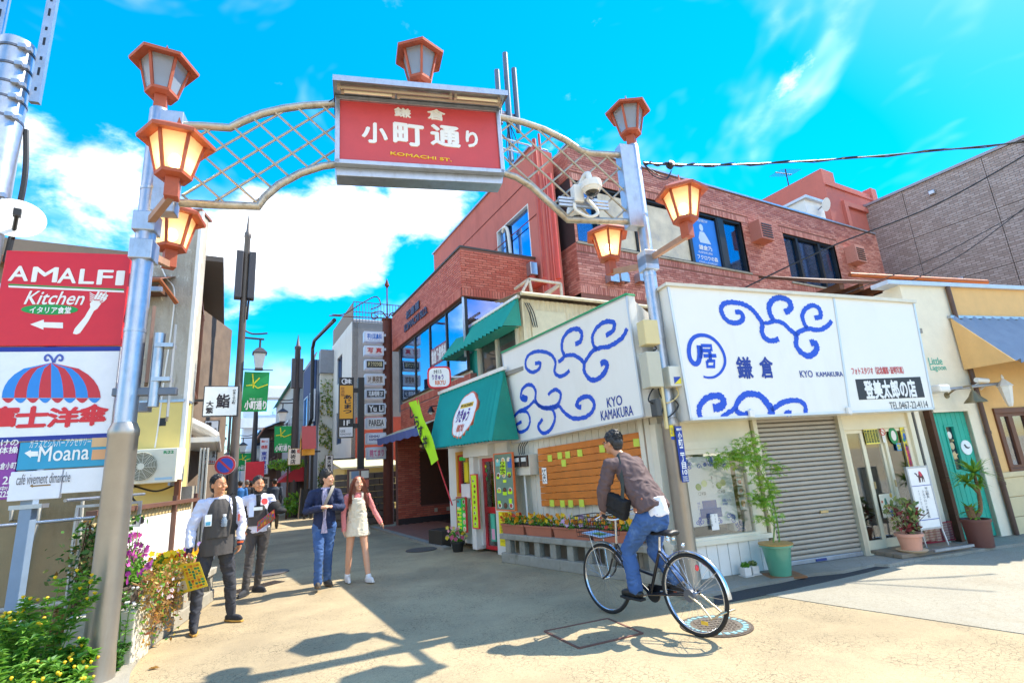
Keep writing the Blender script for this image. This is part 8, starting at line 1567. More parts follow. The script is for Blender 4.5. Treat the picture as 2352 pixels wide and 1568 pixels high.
# saddle
mb = MB();mb.tube([(.72,0,.855),(.80,0,.865),(.92,0,.87),(1.0,0,.872),(1.02,0,.868)],[(.022,.02),(.03,.026),(.075,.03),(.09,.03),(.065,.018)],14);blob(mb,'saddle',mt('saddle_black','1e1c1c',.5,bump=.1),bk,.009,2)
for s_ in (-1,1): MB().lathe([(.02,0),(.022,.012),(.02,.024),(.022,.036),(.02,.05)],10,(.95,s_*.04,.80)).build('saddle_spring',CHR,bk)
# mudguards
def guard(x,a0,a1,mat):
    m = MB();n = 22
    for i in range(n+1):
        a = a0+(a1-a0)*i/n
        for j in range(7): b = (j-3)/3*1.1;rr_ = wr+.045-.018*(1-math.cos(b));m.v.append((x+rr_*math.cos(a),.032*math.sin(b),wr+.018+rr_*math.sin(a)))
    m.f = [(i*7+j,i*7+j+1,(i+1)*7+j+1,(i+1)*7+j) for i in range(n) for j in range(6)];m.build('mudguard',mat,bk,smooth=True)
guard(RX,R(2),R(150),CHR);guard(FX,R(30),R(115),CHR)
MB().ell((RX-.05,-.0,.77),(.02,.02,.02)).build('guard_bolt',CHR,bk);m = MB();m.ell((RX+.12,-.06,.60),(.018,.02,.028),12,8);m.build('reflector',mt('red_reflector','d82838',.2,bump=0,coat=1),bk);MB().box(RX+.06,RX+.13,-.03,-.026,.12,.15).build('spoke_reflector',flat('e8b838'),bk)
# cranks, pedals, chain case, stand
MB().lathe([(.085,-.006),(.085,.006)],28,(0,0,0)).build('chain_ring',BFR,bk,loc=(BB.x,.045,BB.z),rot=(R(90),0,0));MB().add([(BB.x-.05,.04,BB.z+.08),(RX+.03,.04,RH.z+.03),(RX+.04,.04,RH.z-.0),(BB.x-.05,.04,BB.z+.03),(BB.x-.05,.055,BB.z+.08),(RX+.03,.055,RH.z+.03),(RX+.04,.055,RH.z-.0),(BB.x-.05,.055,BB.z+.03)],[(0,1,2,3),(7,6,5,4),(0,4,5,1),(2,6,7,3)]).build('chain_case',BFR,bk)
PL_ = V((.46,-.14,.25));PR_ = V((.78,.14,.31))
for s_,p in ((-1,PL_),(1,PR_)): bt('crank',[BB+V((0,s_*.06,0)),V((p.x,s_*.075,p.z))],.010,CHR);MB().box(p.x-.045,p.x+.045,min(s_*.09,s_*.18),max(s_*.09,s_*.18),p.z-.012,p.z+.012).build('pedal',RUBBER,bk,bevel=.004);MB().box(p.x+.045,p.x+.049,s_*.13-.03,s_*.13+.03,p.z-.008,p.z+.008).build('pedal_reflector',flat('e06a20'),bk)
bt('stand',[RH+V((0,-.07,0)),V((RX+.12,-.085,.3)),V((RX+.22,-.09,.2)),V((RX+.32,-.1,.26)),V((RX+.33,.1,.26)),V((RX+.2,.09,.22)),RH+V((0,.07,0))],.009,mt('stand_metal','c8b898',.35,.8,bump=0));MB().lathe([(.055,-.02),(.06,0),(.055,.02)],18).build('band_brake',mt('dark_steel'),bk,loc=(RX,-.055,RH.z),rot=(R(90),0,0))
# wire basket
bs_ = bpy.data.objects.new('basket',None);COL.objects.link(bs_);bs_.parent = bk;bx0,bx1_,bz0_,bz1_ = -.22,.14,.78,1.0
m = []
WIR = mt('basket_wire','26241e',.4,.5,bump=0,var=0)
for k in range(6):
    z = bz0_+(bz1_-bz0_)*k/5;e_ = .02*k/5;MB().tube([(bx0-e_,-.15-e_,z),(bx1_,-.15-e_,z),(bx1_,.15+e_,z),(bx0-e_,.15+e_,z),(bx0-e_,-.15-e_,z)],.0025 if k < 5 else .005,4).build('basket_wire',WIR,bs_)
for i in range(11):
    x = bx0+(bx1_-bx0)*i/10
    for s_ in (-1,1): MB().tube([(x,s_*.15,bz0_),(x,s_*.17,bz1_)],.002,4).build('basket_wire',WIR,bs_)
for i in range(9):
    y = -.15+.3*i/8;MB().tube([(bx0-.02,y*1.1,bz1_),(bx0,y,bz0_),(bx1_,y,bz0_),(bx1_,y,bz1_)],.002,4).build('basket_wire',WIR,bs_)
tp = on(KB,'folded_leaflet','pale blue leaflet lying in the bicycle basket','leaflet');MB().obox((-.04,0,bz0_+.02),(.3,.22,.008),Matrix.Rotation(.1,3,'Y')).build('sheet',flat('b8d0e8'),tp);MB().obox((.0,-.02,bz0_+.027),(.12,.1,.005),Matrix.Rotation(.1,3,'Y')).build('print',flat('88b058'),tp)
# cyclist, standing on the pedals, seen from behind
cy = on(KB,'person','man in brown jacket and blue jeans riding the black bicycle','person');mb = MB()
HD = V((.335,-.01,1.765));NK = V((.42,0,1.63));CH_ = V((.53,0,1.47));PV_ = V((.76,0,1.06));SLc = V((.435,-.19,1.53));SRc = V((.46,.19,1.53));EL_ = V((.37,-.26,1.27));ER_ = V((.36,.26,1.28));WLc = V((.325,-.24,1.095));WRc = V((.33,.24,1.09));HL_ = V((.74,-.085,1.0));HR_ = V((.74,.085,1.0));KL_ = V((.50,-.12,.69));KR_ = V((.64,.11,.67));AL_ = V((.555,-.135,.345));AR_ = V((.86,.13,.43))
def ring_t(mb,pts,rs,n=16): mb.tube(pts,rs,n)
tor = [PV_+V((.02,0,-.08)),PV_+V((.0,0,.04)),PV_.lerp(CH_,.4),PV_.lerp(CH_,.8),CH_.lerp(NK,.45),NK]
ring_t(mb,tor,[(.085,.12),(.09,.14),(.08,.12),(.09,.13),(.065,.1),(.05,.055)]);limb(mb,[NK,HD+V((.01,0,-.06))],[.055,.05])
for S_,E_,W_,s_ in ((SLc,EL_,WLc,-1),(SRc,ER_,WRc,1)): rounded(mb,[S_+V((0,0,-.03)),S_.lerp(E_,.5),E_,E_.lerp(W_,.5),W_],[.042,.038,.034,.034,.026]);hand(mb,W_,(-.05,s_*.12,-.75),(1,0,-.15),-s_,1.9,.95)
for H_,K_,A_ in ((HL_,KL_,AL_),(HR_,KR_,AR_)): rounded(mb,[H_,H_.lerp(K_,.5),K_,K_.lerp(A_,.35),A_],[.075,.065,.05,.05,.036]);limb(mb,[A_+V((.02,0,-.05)),A_+V((-.1,0,-.06))],[.03,.024])
f,m3 = head_parts(mb,HD,R(-90)+R(8),R(4));blob(mb,'body',SK3,cy,.0085,2);face(cy,f,m3,1);short_hair(cy,f,m3,1.0,HAIRG,1.05,31,False,.008)
for q in (-1,1): MB().tube([f(q*.031+.022*math.cos(a*.5236),-.094,.012+.018*math.sin(a*.5236)) for a in range(13)],.0018,4).build('glasses_rim',BLACK,cy)
MB().tube([f(.053,-.092,.014),f(.08,-.03,.014),f(.08,.02,.01)],.0018,4).build('glasses_arm',BLACK,cy);MB().tube([f(-.053,-.092,.014),f(-.08,-.03,.014),f(-.08,.02,.01)],.0018,4).build('glasses_arm',BLACK,cy)
BRJ = cloth('brown_jacket','5e4a48');mb = MB();hem = V((.80,0,1.075))
ring_t(mb,[hem,V((.735,0,1.19)),PV_.lerp(CH_,.62)+V((.02,0,0)),CH_+V((.02,0,0)),CH_.lerp(NK,.5),NK+V((0,0,-.01))],[(.195,.135),(.19,.13),(.192,.135),(.185,.13),(.15,.10),(.07,.066)],18)
for S_,E_,W_ in ((SLc,EL_,WLc),(SRc,ER_,WRc)): rounded(mb,[CH_.lerp(S_,.6)+V((0,0,.03)),S_,S_.lerp(E_,.5),E_,E_.lerp(W_,.9)],[.075,.078,.07,.062,.046])
blob(mb,'jacket',BRJ,cy,.0105,2,.018,.095,31);mb = MB();ring_t(mb,[PV_+V((.02,0,-.035)),PV_+V((.018,0,.04)),PV_+V((.0,0,.12))],[(.122,.168),(.118,.166),(.11,.155)],18);blob(mb,'white_shirt',cloth('white_shirt','e8e6ec'),cy,.0105,2,.010,.08,32)
mb = MB();ring_t(mb,[PV_+V((-.01,0,-.17)),PV_+V((.0,0,-.08)),PV_+V((.03,0,.03))],[(.10,.14),(.122,.17),(.112,.158)],18)
for H_,K_,A_ in ((HL_,KL_,AL_),(HR_,KR_,AR_)): rounded(mb,[H_+V((.01,0,0)),H_.lerp(K_,.5),K_,K_.lerp(A_,.5),A_+V((0,0,.0))],[.102,.088,.074,.072,.066])
blob(mb,'jeans',JE,cy,.0105,2,.017,.085,33)
for A_,nm in ((AL_,'cloth_black'),(AR_,'cloth_grey_shoe')):
    mb = MB();limb(mb,[A_,A_+V((0,0,-.04))],[.046,.048]);mb.tube([A_+V((.08,0,-.055)),A_+V((.05,0,-.045)),A_+V((-.06,0,-.05)),A_+V((-.14,0,-.06)),A_+V((-.19,0,-.065))],[(.025,.03),(.042,.04),(.038,.046),(.03,.044),(.015,.028)],12);blob(mb,'shoe',mt('black_leather','1a1818',.35,bump=.1) if nm == 'cloth_black' else mt(nm),cy,.009,2);MB().box(A_.x-.19,A_.x+.09,A_.y-.043,A_.y+.043,A_.z-.105,A_.z-.08).build('sole',RUBBER,cy,bevel=.012)
bg = on(KB,'shoulder_bag','black shoulder bag hanging at the cyclist left side','bag');mb = MB();mb.obox((.50,-.20,1.13),(.26,.09,.20),Matrix.Rotation(.35,3,'Y'));mb.obox((.50,-.215,1.16),(.24,.09,.12),Matrix.Rotation(.35,3,'Y'));blob(mb,'bag',BLKC,bg,.01,2,.008,.08)
MB().tube(bez([V((.58,-.215,1.18)),V((.60,-.205,1.33)),V((.56,-.17,1.50)),V((.47,-.08,1.645)),V((.40,.06,1.63))],6),[(.006,.024)]*25,8).build('strap',mt('strap_grey','3a403c',.8),bg)
for z in (1.195,1.2): MB().ell((.76+(z-1.195)*8,-.17,z),(.012,.008,.012)).build('button',flat('b86a4a'),cy)
# ---- far people
def far_person(label,px,py,h,top,bottom,hair='17130f',back=True,seed=0):
    g = gp(px,py);t = thing('person',label,'person',g,face_rz(g)+(R(180) if back else 0),'people far down the street');mb = MB();t.scale = (h/1.7,)*3
    mb.tube([(0,0,.85),(0,0,1.1),(0,0,1.35),(0,0,1.46)],[(.11,.17),(.11,.16),(.11,.19),(.05,.06)],12)
    for q in (-1,1): rounded(mb,[V((q*.2,0,1.38)),V((q*.25,.02,1.1)),V((q*.23,-.06,.86))],[.06,.05,.035]);rounded(mb,[V((q*.09,0,.9)),V((q*.1,-.03*q,.48)),V((q*.11,.05*q,.05))],[.09,.065,.045])
    blob(mb,'body',cloth('far_'+top,top),t,.018,2);mb = MB();mb.tube([(0,0,.98),(0,0,.8)],[(.13,.18),(.12,.17)],12)
    for q in (-1,1): rounded(mb,[V((q*.09,0,.88)),V((q*.1,-.03*q,.48)),V((q*.11,.05*q,.08))],[.1,.075,.06])
    blob(mb,'trousers',cloth('far_'+bottom,bottom),t,.018,2);mb = MB();head_parts(mb,(0,-.01,1.59));limb(mb,[V((0,0,1.42)),V((0,0,1.55))],[.05,.05]);blob(mb,'head',SK3,t,.012,1)
    mb = MB();mb.ell((0,.025,1.64),(.085,.095,.085));mb.ell((0,.05,1.59),(.08,.06,.07));blob(mb,'hair',mt('hair_'+hair,hair,.5,bump=.3),t,.012,1)
    for q in (-1,1): MB().tube([(q*.11,.08,.03),(q*.11,-.12,.03)],[.04,.035],8).build('shoe',BLACK,t)
far_person('far pedestrian in a blue shirt seen from behind',546,1212,1.7,'2a6ab0','8a7a5a');far_person('far pedestrian in a dark suit seen from behind',562,1206,1.72,'22242c','22242c','5a5450');far_person('far pedestrian in black beside the red flag',573,1204,1.66,'2a2a2e','303038');far_person('far pedestrian behind the man with the red map',627,1214,1.68,'303a48','4a443c');far_person('far pedestrian with a straw hat colour top',500,1212,1.62,'c8b080','5a5048',back=False)
rfp = gp(556,1200);rfl = thing('red_flag','small red shop flag far down the street','flag',rfp,W.rz);MB().tube([(0,0,0),(0,0,2.6)],.02,6).build('pole',WHITE,rfl);MB().box(.02,.75,-.005,.005,1.7,2.5).build('cloth',mt('flag_red','d03040',.7),rfl)
flush_blobs()
# ================================================================ boxes, plates and cables on the right arch post
pbx = on(G,'junction_boxes','cream and grey electric boxes strapped to the right arch post','electric box')
def gbox(px,y0,y1,mat,nm):
    a = G.at(px[0],px[1],y0);b = G.at(px[2],px[3],y0);return MB().box(a[0],b[0],y0,y1,b[1],a[1]).build(nm,mat,pbx,bevel=.012)
gbox((1477,733,1518,790),-.24,-.06,mt('box_cream','dcc890',.5,bump=0,var=.04),'cream_box');gbox((1484,806,1526,888),-.26,-.06,mt('box_grey','c4bea8',.5,bump=0,var=.04),'grey_box');c_ = gbox((1535,840,1570,886),-.24,-.08,mt('box_ivory','dcd8c8',.5,bump=0,var=.04),'ivory_box')
a = G.at(1556,872,-.243);MB().box(a[0]-.05,a[0]+.05,-.245,-.241,a[1]-.05,a[1]+.04).build('box_sticker',flat('2848a8'),c_);MB().prism([(a[0]-.05,a[1]-.05),(a[0]+.05,a[1]-.05),(a[0]+.05,a[1]+.03)],-.249,-.245).build('box_sticker',flat('e8d838'),c_)
gbox((1505,915,1522,955),-.2,-.06,mt('box_dark','4a4a48',.5,bump=0),'dark_box');gbox((1524,885,1531,985),-.15,-.1,mt('box_cream'),'trunking')
for pts in ([(1505,888),(1495,900),(1490,920),(1508,930)],[(1512,888),(1515,905),(1525,925),(1518,955)],[(1553,888),(1558,905),(1545,920),(1530,925)],[(1530,960),(1545,950),(1558,930),(1545,915)],[(1500,790),(1508,800),(1500,806)]):
    MB().tube([V((x,-.13,z)) for x,z in bez([G.at(*p,-.13) for p in pts],5)],.010,6).build('cable',BLACK if pts[0][0] < 1540 else mt('box_cream'),pbx)
sp = sign_at('street_plate','blue street name plate with white characters on the right arch post',(1550,979,1583,1106),6.47,80,'143c9a',[('鎌倉市',(.1,.03,.9,.08),'f4f4f2',False)]+[(c,(.2,.11+.135*i,.8,.225+.135*i),'f4f4f2',False) for i,c in enumerate('小町二丁目')]+[('10',(.15,.785,.85,.865),'f4f4f2',False),('Komachi\n2-chome\nKamakura',(.1,.89,.9,.98),'f4f4f2',False)],'143c9a',.012)
ys = on(G,'yellow_sticker','small yellow and blue notice on the right arch post','sticker');a = G.at(1537,976,-.125);b = G.at(1550,1009,-.125);MB().box(a[0],b[0],-.128,-.122,b[1],a[1]).build('sheet',flat('f0d820'),ys);MB().box(a[0],b[0],-.131,-.128,b[1],b[1]+.04).build('print',flat('2048b0'),ys);text('防犯カメラ\n作動中',(a[0]+.01,b[1]+.06,b[0]-.01,a[1]-.03),-.131,flat('2048b0'),ys)
# ================================================================ plants
SOIL = mt('soil');TERRA = mt('terracotta','b06a50',.75,var=.12,vs=6,bump=.15,stain=.2,stcol='7a4a38')
LG = thin_leaf('leaf_fresh','3c7a22','8cb844');LD = thin_leaf('leaf_dark','1e5016','4a7a26');LM = thin_leaf('leaf_mid','3a7a1e','7cae34');LV = thin_leaf('leaf_variegated','3c6a2e','b8b870');LBRN = thin_leaf('leaf_dry','7a5a26','b88a4a')
def flowers(name,parent,cols,pts,r,seed=0,nm='flower'):
    """pansy like blooms: five small petals round a yellow eye, one object for each bloom of the nearest, shared shapes"""
    rd = random.Random(seed);cache = {}
    for p in pts:
        c = rd.choice(cols)
        if c not in cache:
            m = MB()
            for k in range(5):
                a = k*1.2566;d = V((math.cos(a),0,math.sin(a)));n_ = V((-d.z,0,d.x));m.add([V((0,0,0)),d*.6+n_*.45,d*1.0+n_*.2+V((0,-.15,0)),d*1.0-n_*.2+V((0,-.15,0)),d*.6-n_*.45],[(0,1,2,3,4)])
            me = bpy.data.meshes.new(nm);me.from_pydata([tuple(v) for v in m.v],[],m.f);me.materials.append(thin_leaf('petal_'+c,c,c));cache[c] = me
        o = put(nm,cache[c],parent,loc=tuple(p));o.rotation_euler = (rd.uniform(-.7,.5),rd.uniform(0,6),rd.uniform(-.8,.8));o.scale = (r*rd.uniform(.8,1.25),)*3
def cloud(c,r,hollow=.4):
    def f_(rd):
        while True:
            v = V((rd.uniform(-1,1),rd.uniform(-1,1),rd.uniform(-1,1)))
            if hollow < v.length < 1: return V(c)+V((v.x*r[0],v.y*r[1],v.z*r[2]))
    return f_
def trough(label,pl,x,y,z,L,cols,seed,dep=.2,h=.16,leaf=LM,dens=230,mat=TERRA):
    """long flower box with soil, leaves and blooms"""
    t = on(pl,'flower_box',label,'planter','flower boxes on the concrete benches');rd = random.Random(seed);y2 = y+dep
    m = MB();m.add([(x+.02,y+.02,z),(x+L-.02,y+.02,z),(x+L-.02,y2-.02,z),(x+.02,y2-.02,z),(x,y,z+h),(x+L,y,z+h),(x+L,y2,z+h),(x,y2,z+h)],[(3,2,1,0),(0,1,5,4),(1,2,6,5),(2,3,7,6),(3,0,4,7)]);m.build('box',mat,t);frame(MB(),x-.012,x+L+.012,y-.012,y2+.012,.03,z+h-.03,z+h).build('rim',mat,t) if 0 else MB().box(x-.012,x+L+.012,y-.012,y2+.012,z+h-.03,z+h-.002).build('rim',mat,t,bevel=.006)
    MB().box(x+.02,x+L-.02,y+.02,y2-.02,z+h-.004,z+h+.004).build('soil',SOIL,t);leafcloud(MB(),cloud((x+L/2,y+dep/2,z+h+.06),(L*.52,dep*.75,.10),0),dens,.034,seed).build('foliage',leaf,t)
    pts = [(x+rd.uniform(.0,L),y+rd.uniform(-.08,dep*.6),z+h+rd.uniform(.05,.19)) for _ in range(int(40*L/.6))];flowers('flower',t,cols,pts,.032,seed);return t
# right bench under the cedar panel
BN = Pl((-.43,9.45),139.0);flower_bench(BN,'mossy concrete flower bench under the cedar panel',.0,3.2,.47,.0,.40,9)
YF = ['f0b818','e89810','f0d020','c87820']
for i,(x,L,cols,lb) in enumerate(((.02,.58,YF+['c84020'],'terracotta flower box with yellow and red blooms beside the price sheet'),(.64,.62,YF,'terracotta flower box with yellow pansies in the middle of the bench'),(1.3,.75,YF+['d8b8e8','e0c8f0'],'terracotta flower box with yellow and pale violet pansies'),(2.1,.8,YF+['e04828'],'terracotta flower box half hidden behind the bicycle'))): trough(lb,BN,x,.02,.47,L,cols,40+i)
# left bench: pots with trailing plants
trough('dark flower box with purple snapdragons by the arch post',P,-.35,.1,.49,.55,['a83a9a','c060b0','8a2a80'],60,.28,.2,LM,420,mt('dark_trough','4a4038',.8));
trough('terracotta flower box with mixed pansies behind the yellow map',P,1.0,.08,.46,.75,['f0c020','f0f0ee','b8a0e0','8a60c0','f0a818'],61,.26,.2,LM,300)
def pot(name,label,loc,r,h,mat,taper=.72,rim=.02,cat='plant pot',n=22):
    t = thing(name,label,cat,loc);MB().lathe([(r*taper,0),(r*.98,h-.04),(r+rim,h-.04),(r+rim,h),(r-.01,h),(r-.03,h-.05)],n).build('pot',mat,t,smooth=True);MB().lathe([(r-.015,h-.035),(r-.02,h-.03)],n).build('soil',SOIL,t);return t
yp_ = pot('flower_pot','round terracotta pot with bright yellow and red flowers on the left bench',P.w(.72,.12,.46),.15,.22,TERRA);leafcloud(MB(),cloud((0,0,.28),(.17,.17,.12),0),200,.035,70).build('foliage',LM,yp_);rd = random.Random(5);flowers('flower',yp_,['f0c818','f0d828','e8b010','c02848'],[(rd.uniform(-.16,.16),rd.uniform(-.16,.12),rd.uniform(.26,.42)) for _ in range(46)],.034,71)
vn = on(P,'trailing_vine','dry trailing vine with pink and yellow leaves hanging over the bench end','vine');
def vinef(rd): t_ = rd.random();return V((-.35+rd.uniform(-.1,1.0)*(1-.3*t_),-.06-rd.uniform(0,.16),.78-.75*t_*rd.random()+rd.uniform(-.08,.08)))
leafcloud(MB(),vinef,520,.022,80).build('leaves',LBRN,vn);leafcloud(MB(),vinef,380,.024,81).build('leaves',thin_leaf('leaf_pink','9a4a3a','c8b048'),vn);leafcloud(MB(),vinef,320,.022,82).build('leaves',LM,vn)
for k in range(34):
    p = [V((-.35+rd.uniform(0,.9),rd.uniform(-.02,.1),.72)),V((-.35+rd.uniform(0,.9),-.12,.55)),V((-.35+rd.uniform(0,.9),-.14,rd.uniform(.15,.4)))];MB().tube(bez(p,4),.003,4).build('stem',LBRN,vn)
flowers('flower',vn,['f0e8ec','f0d0d8'],[(-.35+rd.uniform(0,.8),-.2,rd.uniform(.4,.7)) for _ in range(14)],.022,83)
# tall flowering stems (snapdragons) on the left bench
sn = on(P,'snapdragon','tall green and magenta flower stems rising from the dark flower box','flower plant')
for k in range(22):
    x = rd.uniform(-.32,.2);y = rd.uniform(.12,.35);h = rd.uniform(.28,.55);MB().tube([(x,y,.68),(x+rd.uniform(-.06,.06),y,.68+h)],.004,4).build('stem',LM,sn)
    leafcloud(MB(),(lambda x,y,h: lambda r_: V((x+r_.uniform(-.05,.05),y+r_.uniform(-.05,.05),.7+r_.uniform(0,h*.7))))(x,y,h),34,.026,90+k).build('leaves',LG,sn)
    flowers('flower',sn,['a83898','c04890','8a2a7a','d870b8'],[(x+rd.uniform(-.04,.04),y+rd.uniform(-.04,.03),.68+h*rd.uniform(.6,1.02)) for _ in range(7)],.026,120+k)
# climbing shrub behind the arch post
cs_ = on(Lb,'climbing_shrub','dark climbing shrub with cream edged leaves behind the left arch post','shrub')
def climb(r_): z = r_.uniform(.15,1.35);return V((Lb.at(205,1300,.7)[0]+.12+r_.gauss(0,.14)+.10*math.sin(z*5),.7+r_.uniform(-.15,.25),z))
leafcloud(MB(),climb,800,.038,95).build('leaves',LD,cs_);leafcloud(MB(),climb,500,.036,96).build('leaves',LV,cs_);leafcloud(MB(),climb,160,.03,97).build('leaves',LBRN,cs_)
for k in range(12): x = Lb.at(205,1300,.7)[0]+.1+rd.uniform(-.2,.2);MB().tube(bez([(x,.75,0),(x+rd.uniform(-.1,.1),.75,.6),(x+rd.uniform(-.15,.15),.7,1.3)],4),.006,5).build('stem',WD,cs_)
# foreground weeds at the lower left
def weed(label,base,stems,h,spread,leafm,seed,nl=60,size=.05,bloom=None,br=.02,narrow=.28):
    t = thing('weed',label,'plant',base);r_ = random.Random(seed);L = MB();tops = [];fl = []
    for k in range(stems):
        a = r_.uniform(0,6.28);d = r_.uniform(.2,1)*spread;top = V((math.cos(a)*d,math.sin(a)*d,h*r_.uniform(.6,1.05)));st_ = bez([V((math.cos(a)*.03,math.sin(a)*.03,0)),top*.55+V((0,0,h*.08)),top],6);MB().tube(st_,[.007*(1-.7*i/(len(st_)-1)) for i in range(len(st_))],5).build('stem',LM,t)
        for i in range(nl):
            p = st_[min(len(st_)-1,int(r_.random()**.8*len(st_)))];b = r_.uniform(0,6.28);dr = V((math.cos(b),math.sin(b),r_.uniform(-.15,.7))).normalized();s_ = size*r_.uniform(.5,1.3)*(1.2-.6*p.z/h);sd__ = dr.cross(V((0,0,1))).normalized()*s_*narrow;mid = p+dr*s_*.55+V((0,0,s_*.12));tip = p+dr*s_*1.1-V((0,0,s_*.12));L.add([p,mid+sd__,tip,mid-sd__],[(0,1,2,3)])
        tops.append(top)
        if bloom:
            for j in range(r_.randint(1,4)): q = top+V((r_.uniform(-.06,.06),r_.uniform(-.06,.06),r_.uniform(-.04,.05)));MB().tube([top-V((0,0,.05)),q],.003,4).build('stalk',LM,t);fl.append(q)
    L.build('leaves',leafm,t)
    if bloom:
        for q in fl: MB().lathe([(.004,-.012),(br*.5,-.008),(br,.004),(br*.6,.012),(.003,.01)],9,tuple(q)).build('flower',thin_leaf('petal_'+bloom,bloom,bloom),t)
    return t
weed('tall thistle like weed with yellow flowers at the lower left',gp(70,1640),11,.95,.34,LG,1,170,.085,'f4d020',.015,.2);weed('leafy weed with yellow flowers left of the arch post',gp(30,1600),9,.7,.3,LG,2,170,.085,'f4d428',.015,.22);weed('bushy bright green plant at the foot of the left arch post',gp(150,1625),10,.42,.28,LM,3,130,.10,'f4cc20',.013,.26);weed('fresh green weed in the lower left corner',gp(-20,1690),9,.6,.35,LG,4,170,.085,None,.02,.2)
weed('low green weed in front of the sign board post',gp(105,1690),9,.38,.25,LG,8,80,.09,'f4d428',.012,.22)
weed('slender daisy stems growing in front of the bench end block',gp(275,1535),9,.75,.16,LM,5,26,.07,'f0ece8',.016,.25);weed('small weed tuft against the bench end block',gp(255,1548),6,.25,.14,LD,6,40,.07,None,.02,.3);weed('tangled weeds along the beige wall',gp(120,1480),10,.4,.4,LBRN,7,40,.07)
# soil strip under the weeds
sheet('planting_bed',[gp(-200,1640),gp(185,1590),gp(225,1530),gp(262,1512),(-4.3,5.9),(-7,6.4),(-8,3)],-.03,.012,mt('garden_soil','4a3a28',.95,var=.3,vs=6,bump=.8,bs=30))
sheet('post_footing',[gp(150,1600),gp(290,1600),gp(300,1545),gp(330,1500),gp(262,1510)],-.03,.03,CONC)
# potted maple in front of the shop
mp_ = pot('potted_maple','green glazed pot with a slim fresh green maple beside the shutter',gp(1795,1328),.175,.38,mt('green_glaze','5a9a7c',.3,var=.12,vs=3,bump=.02,coat=.6),.72,.025,'tree');mp_.location.z = .045
MB().lathe([(.205,.365),(.208,.38),(.165,.384)],24).build('rim',mt('ochre_glaze','b88a48',.5),mp_,smooth=True);MB().box(-.2,.25,-.16,.16,-.02,.002).build('board',WOODM,mp_)
TRK = mt('maple_bark','6a8a3a',.7,var=.2,bump=.1);mz = Pl((mp_.location.x,mp_.location.y),80)
def mpt(px,py,y=0): q = mz.at(px,py,y);return V((q[0]*mz.e.x+y*mz.n.x,q[0]*mz.e.y+y*mz.n.y,q[1]-.045))
trunks = [[V((.0,0,.36)),mpt(1790,1240),mpt(1780,1170),mpt(1762,1110,-.05),mpt(1735,1065,-.1),mpt(1705,1040,-.1)],[V((-.02,.02,.36)),mpt(1778,1200,.05),mpt(1768,1150,.05),mpt(1772,1090)],[mpt(1780,1170),mpt(1745,1150),mpt(1725,1135)],[mpt(1790,1230),mpt(1768,1195),mpt(1745,1185)],[mpt(1735,1065,-.1),mpt(1700,1060,-.15),mpt(1660,1048,-.2)]]
for k,tr_ in enumerate(trunks): c_ = bez(tr_,6);MB().tube(c_,[.011*(1-.7*i/(len(c_)-1)) if k < 2 else .004 for i in range(len(c_))],6).build('trunk' if k < 2 else 'branch',TRK,mp_,smooth=True)
def maple_leaves(clumps,size,seed):
    r_ = random.Random(seed);m = MB()
    for (c,r,n) in clumps:
        for _ in range(n):
            v = V((r_.gauss(0,.45),r_.gauss(0,.45),r_.gauss(0,.38)));p = c+V((v.x*r,v.y*r,v.z*r));u = V((r_.gauss(0,.5),r_.gauss(0,.5),1)).normalized();a0 = r_.uniform(0,6.28);ax = u.orthogonal().normalized();ay = u.cross(ax);s_ = size*r_.uniform(.7,1.2)
            for j in range(5):
                a = a0+(j-2)*.55;d = ax*math.cos(a)+ay*math.sin(a)-u*.35;w_ = ax*-math.sin(a)+ay*math.cos(a);L_ = s_*(1-.12*abs(j-2));m.add([p,p+d*L_*.5+w_*L_*.10,p+d*L_,p+d*L_*.5-w_*L_*.10],[(0,1,2,3)])
    return m
cl_ = [(mpt(1712,1035,-.1),.2,150),(mpt(1740,1060,-.1),.18,110),(mpt(1685,1045,-.15),.16,90),(mpt(1650,1052,-.2),.13,60),(mpt(1755,1105,-.05),.16,90),(mpt(1762,1150),.16,100),(mpt(1735,1145),.14,60),(mpt(1770,1190),.12,40),(mpt(1722,1010,-.1),.13,60),(mpt(1785,1075),.12,40),(mpt(1740,1190),.07,14),(mpt(1772,1128),.12,50)]
maple_leaves(cl_,.072,9).build('crown',thin_leaf('maple_leaf','5a9a28','b4d048'),mp_)
# small white cubes with moss balls
for i,(px,lb,lm) in enumerate(((1716,'left small white cube pot with a green moss ball',LM),(1734,'right small white cube pot with a brownish moss ball',LV))):
    g = gp(px,1331+(-4 if i else 0));t = thing('cube_pot',lb,'plant pot',(g.x,g.y,.045),A.rz,'cube pots by the shop wall');MB().box(-.05,.05,-.05,.05,.012,.11).build('pot',flat('e0d8d0',.6),t,bevel=.006);MB().box(-.065,.065,-.065,.065,0,.012).build('saucer',flat('d0c8c0',.6),t);leafcloud(MB(),cloud((0,0,.125),(.055,.055,.045),.2),340,.014,200+i).build('moss',lm,t)
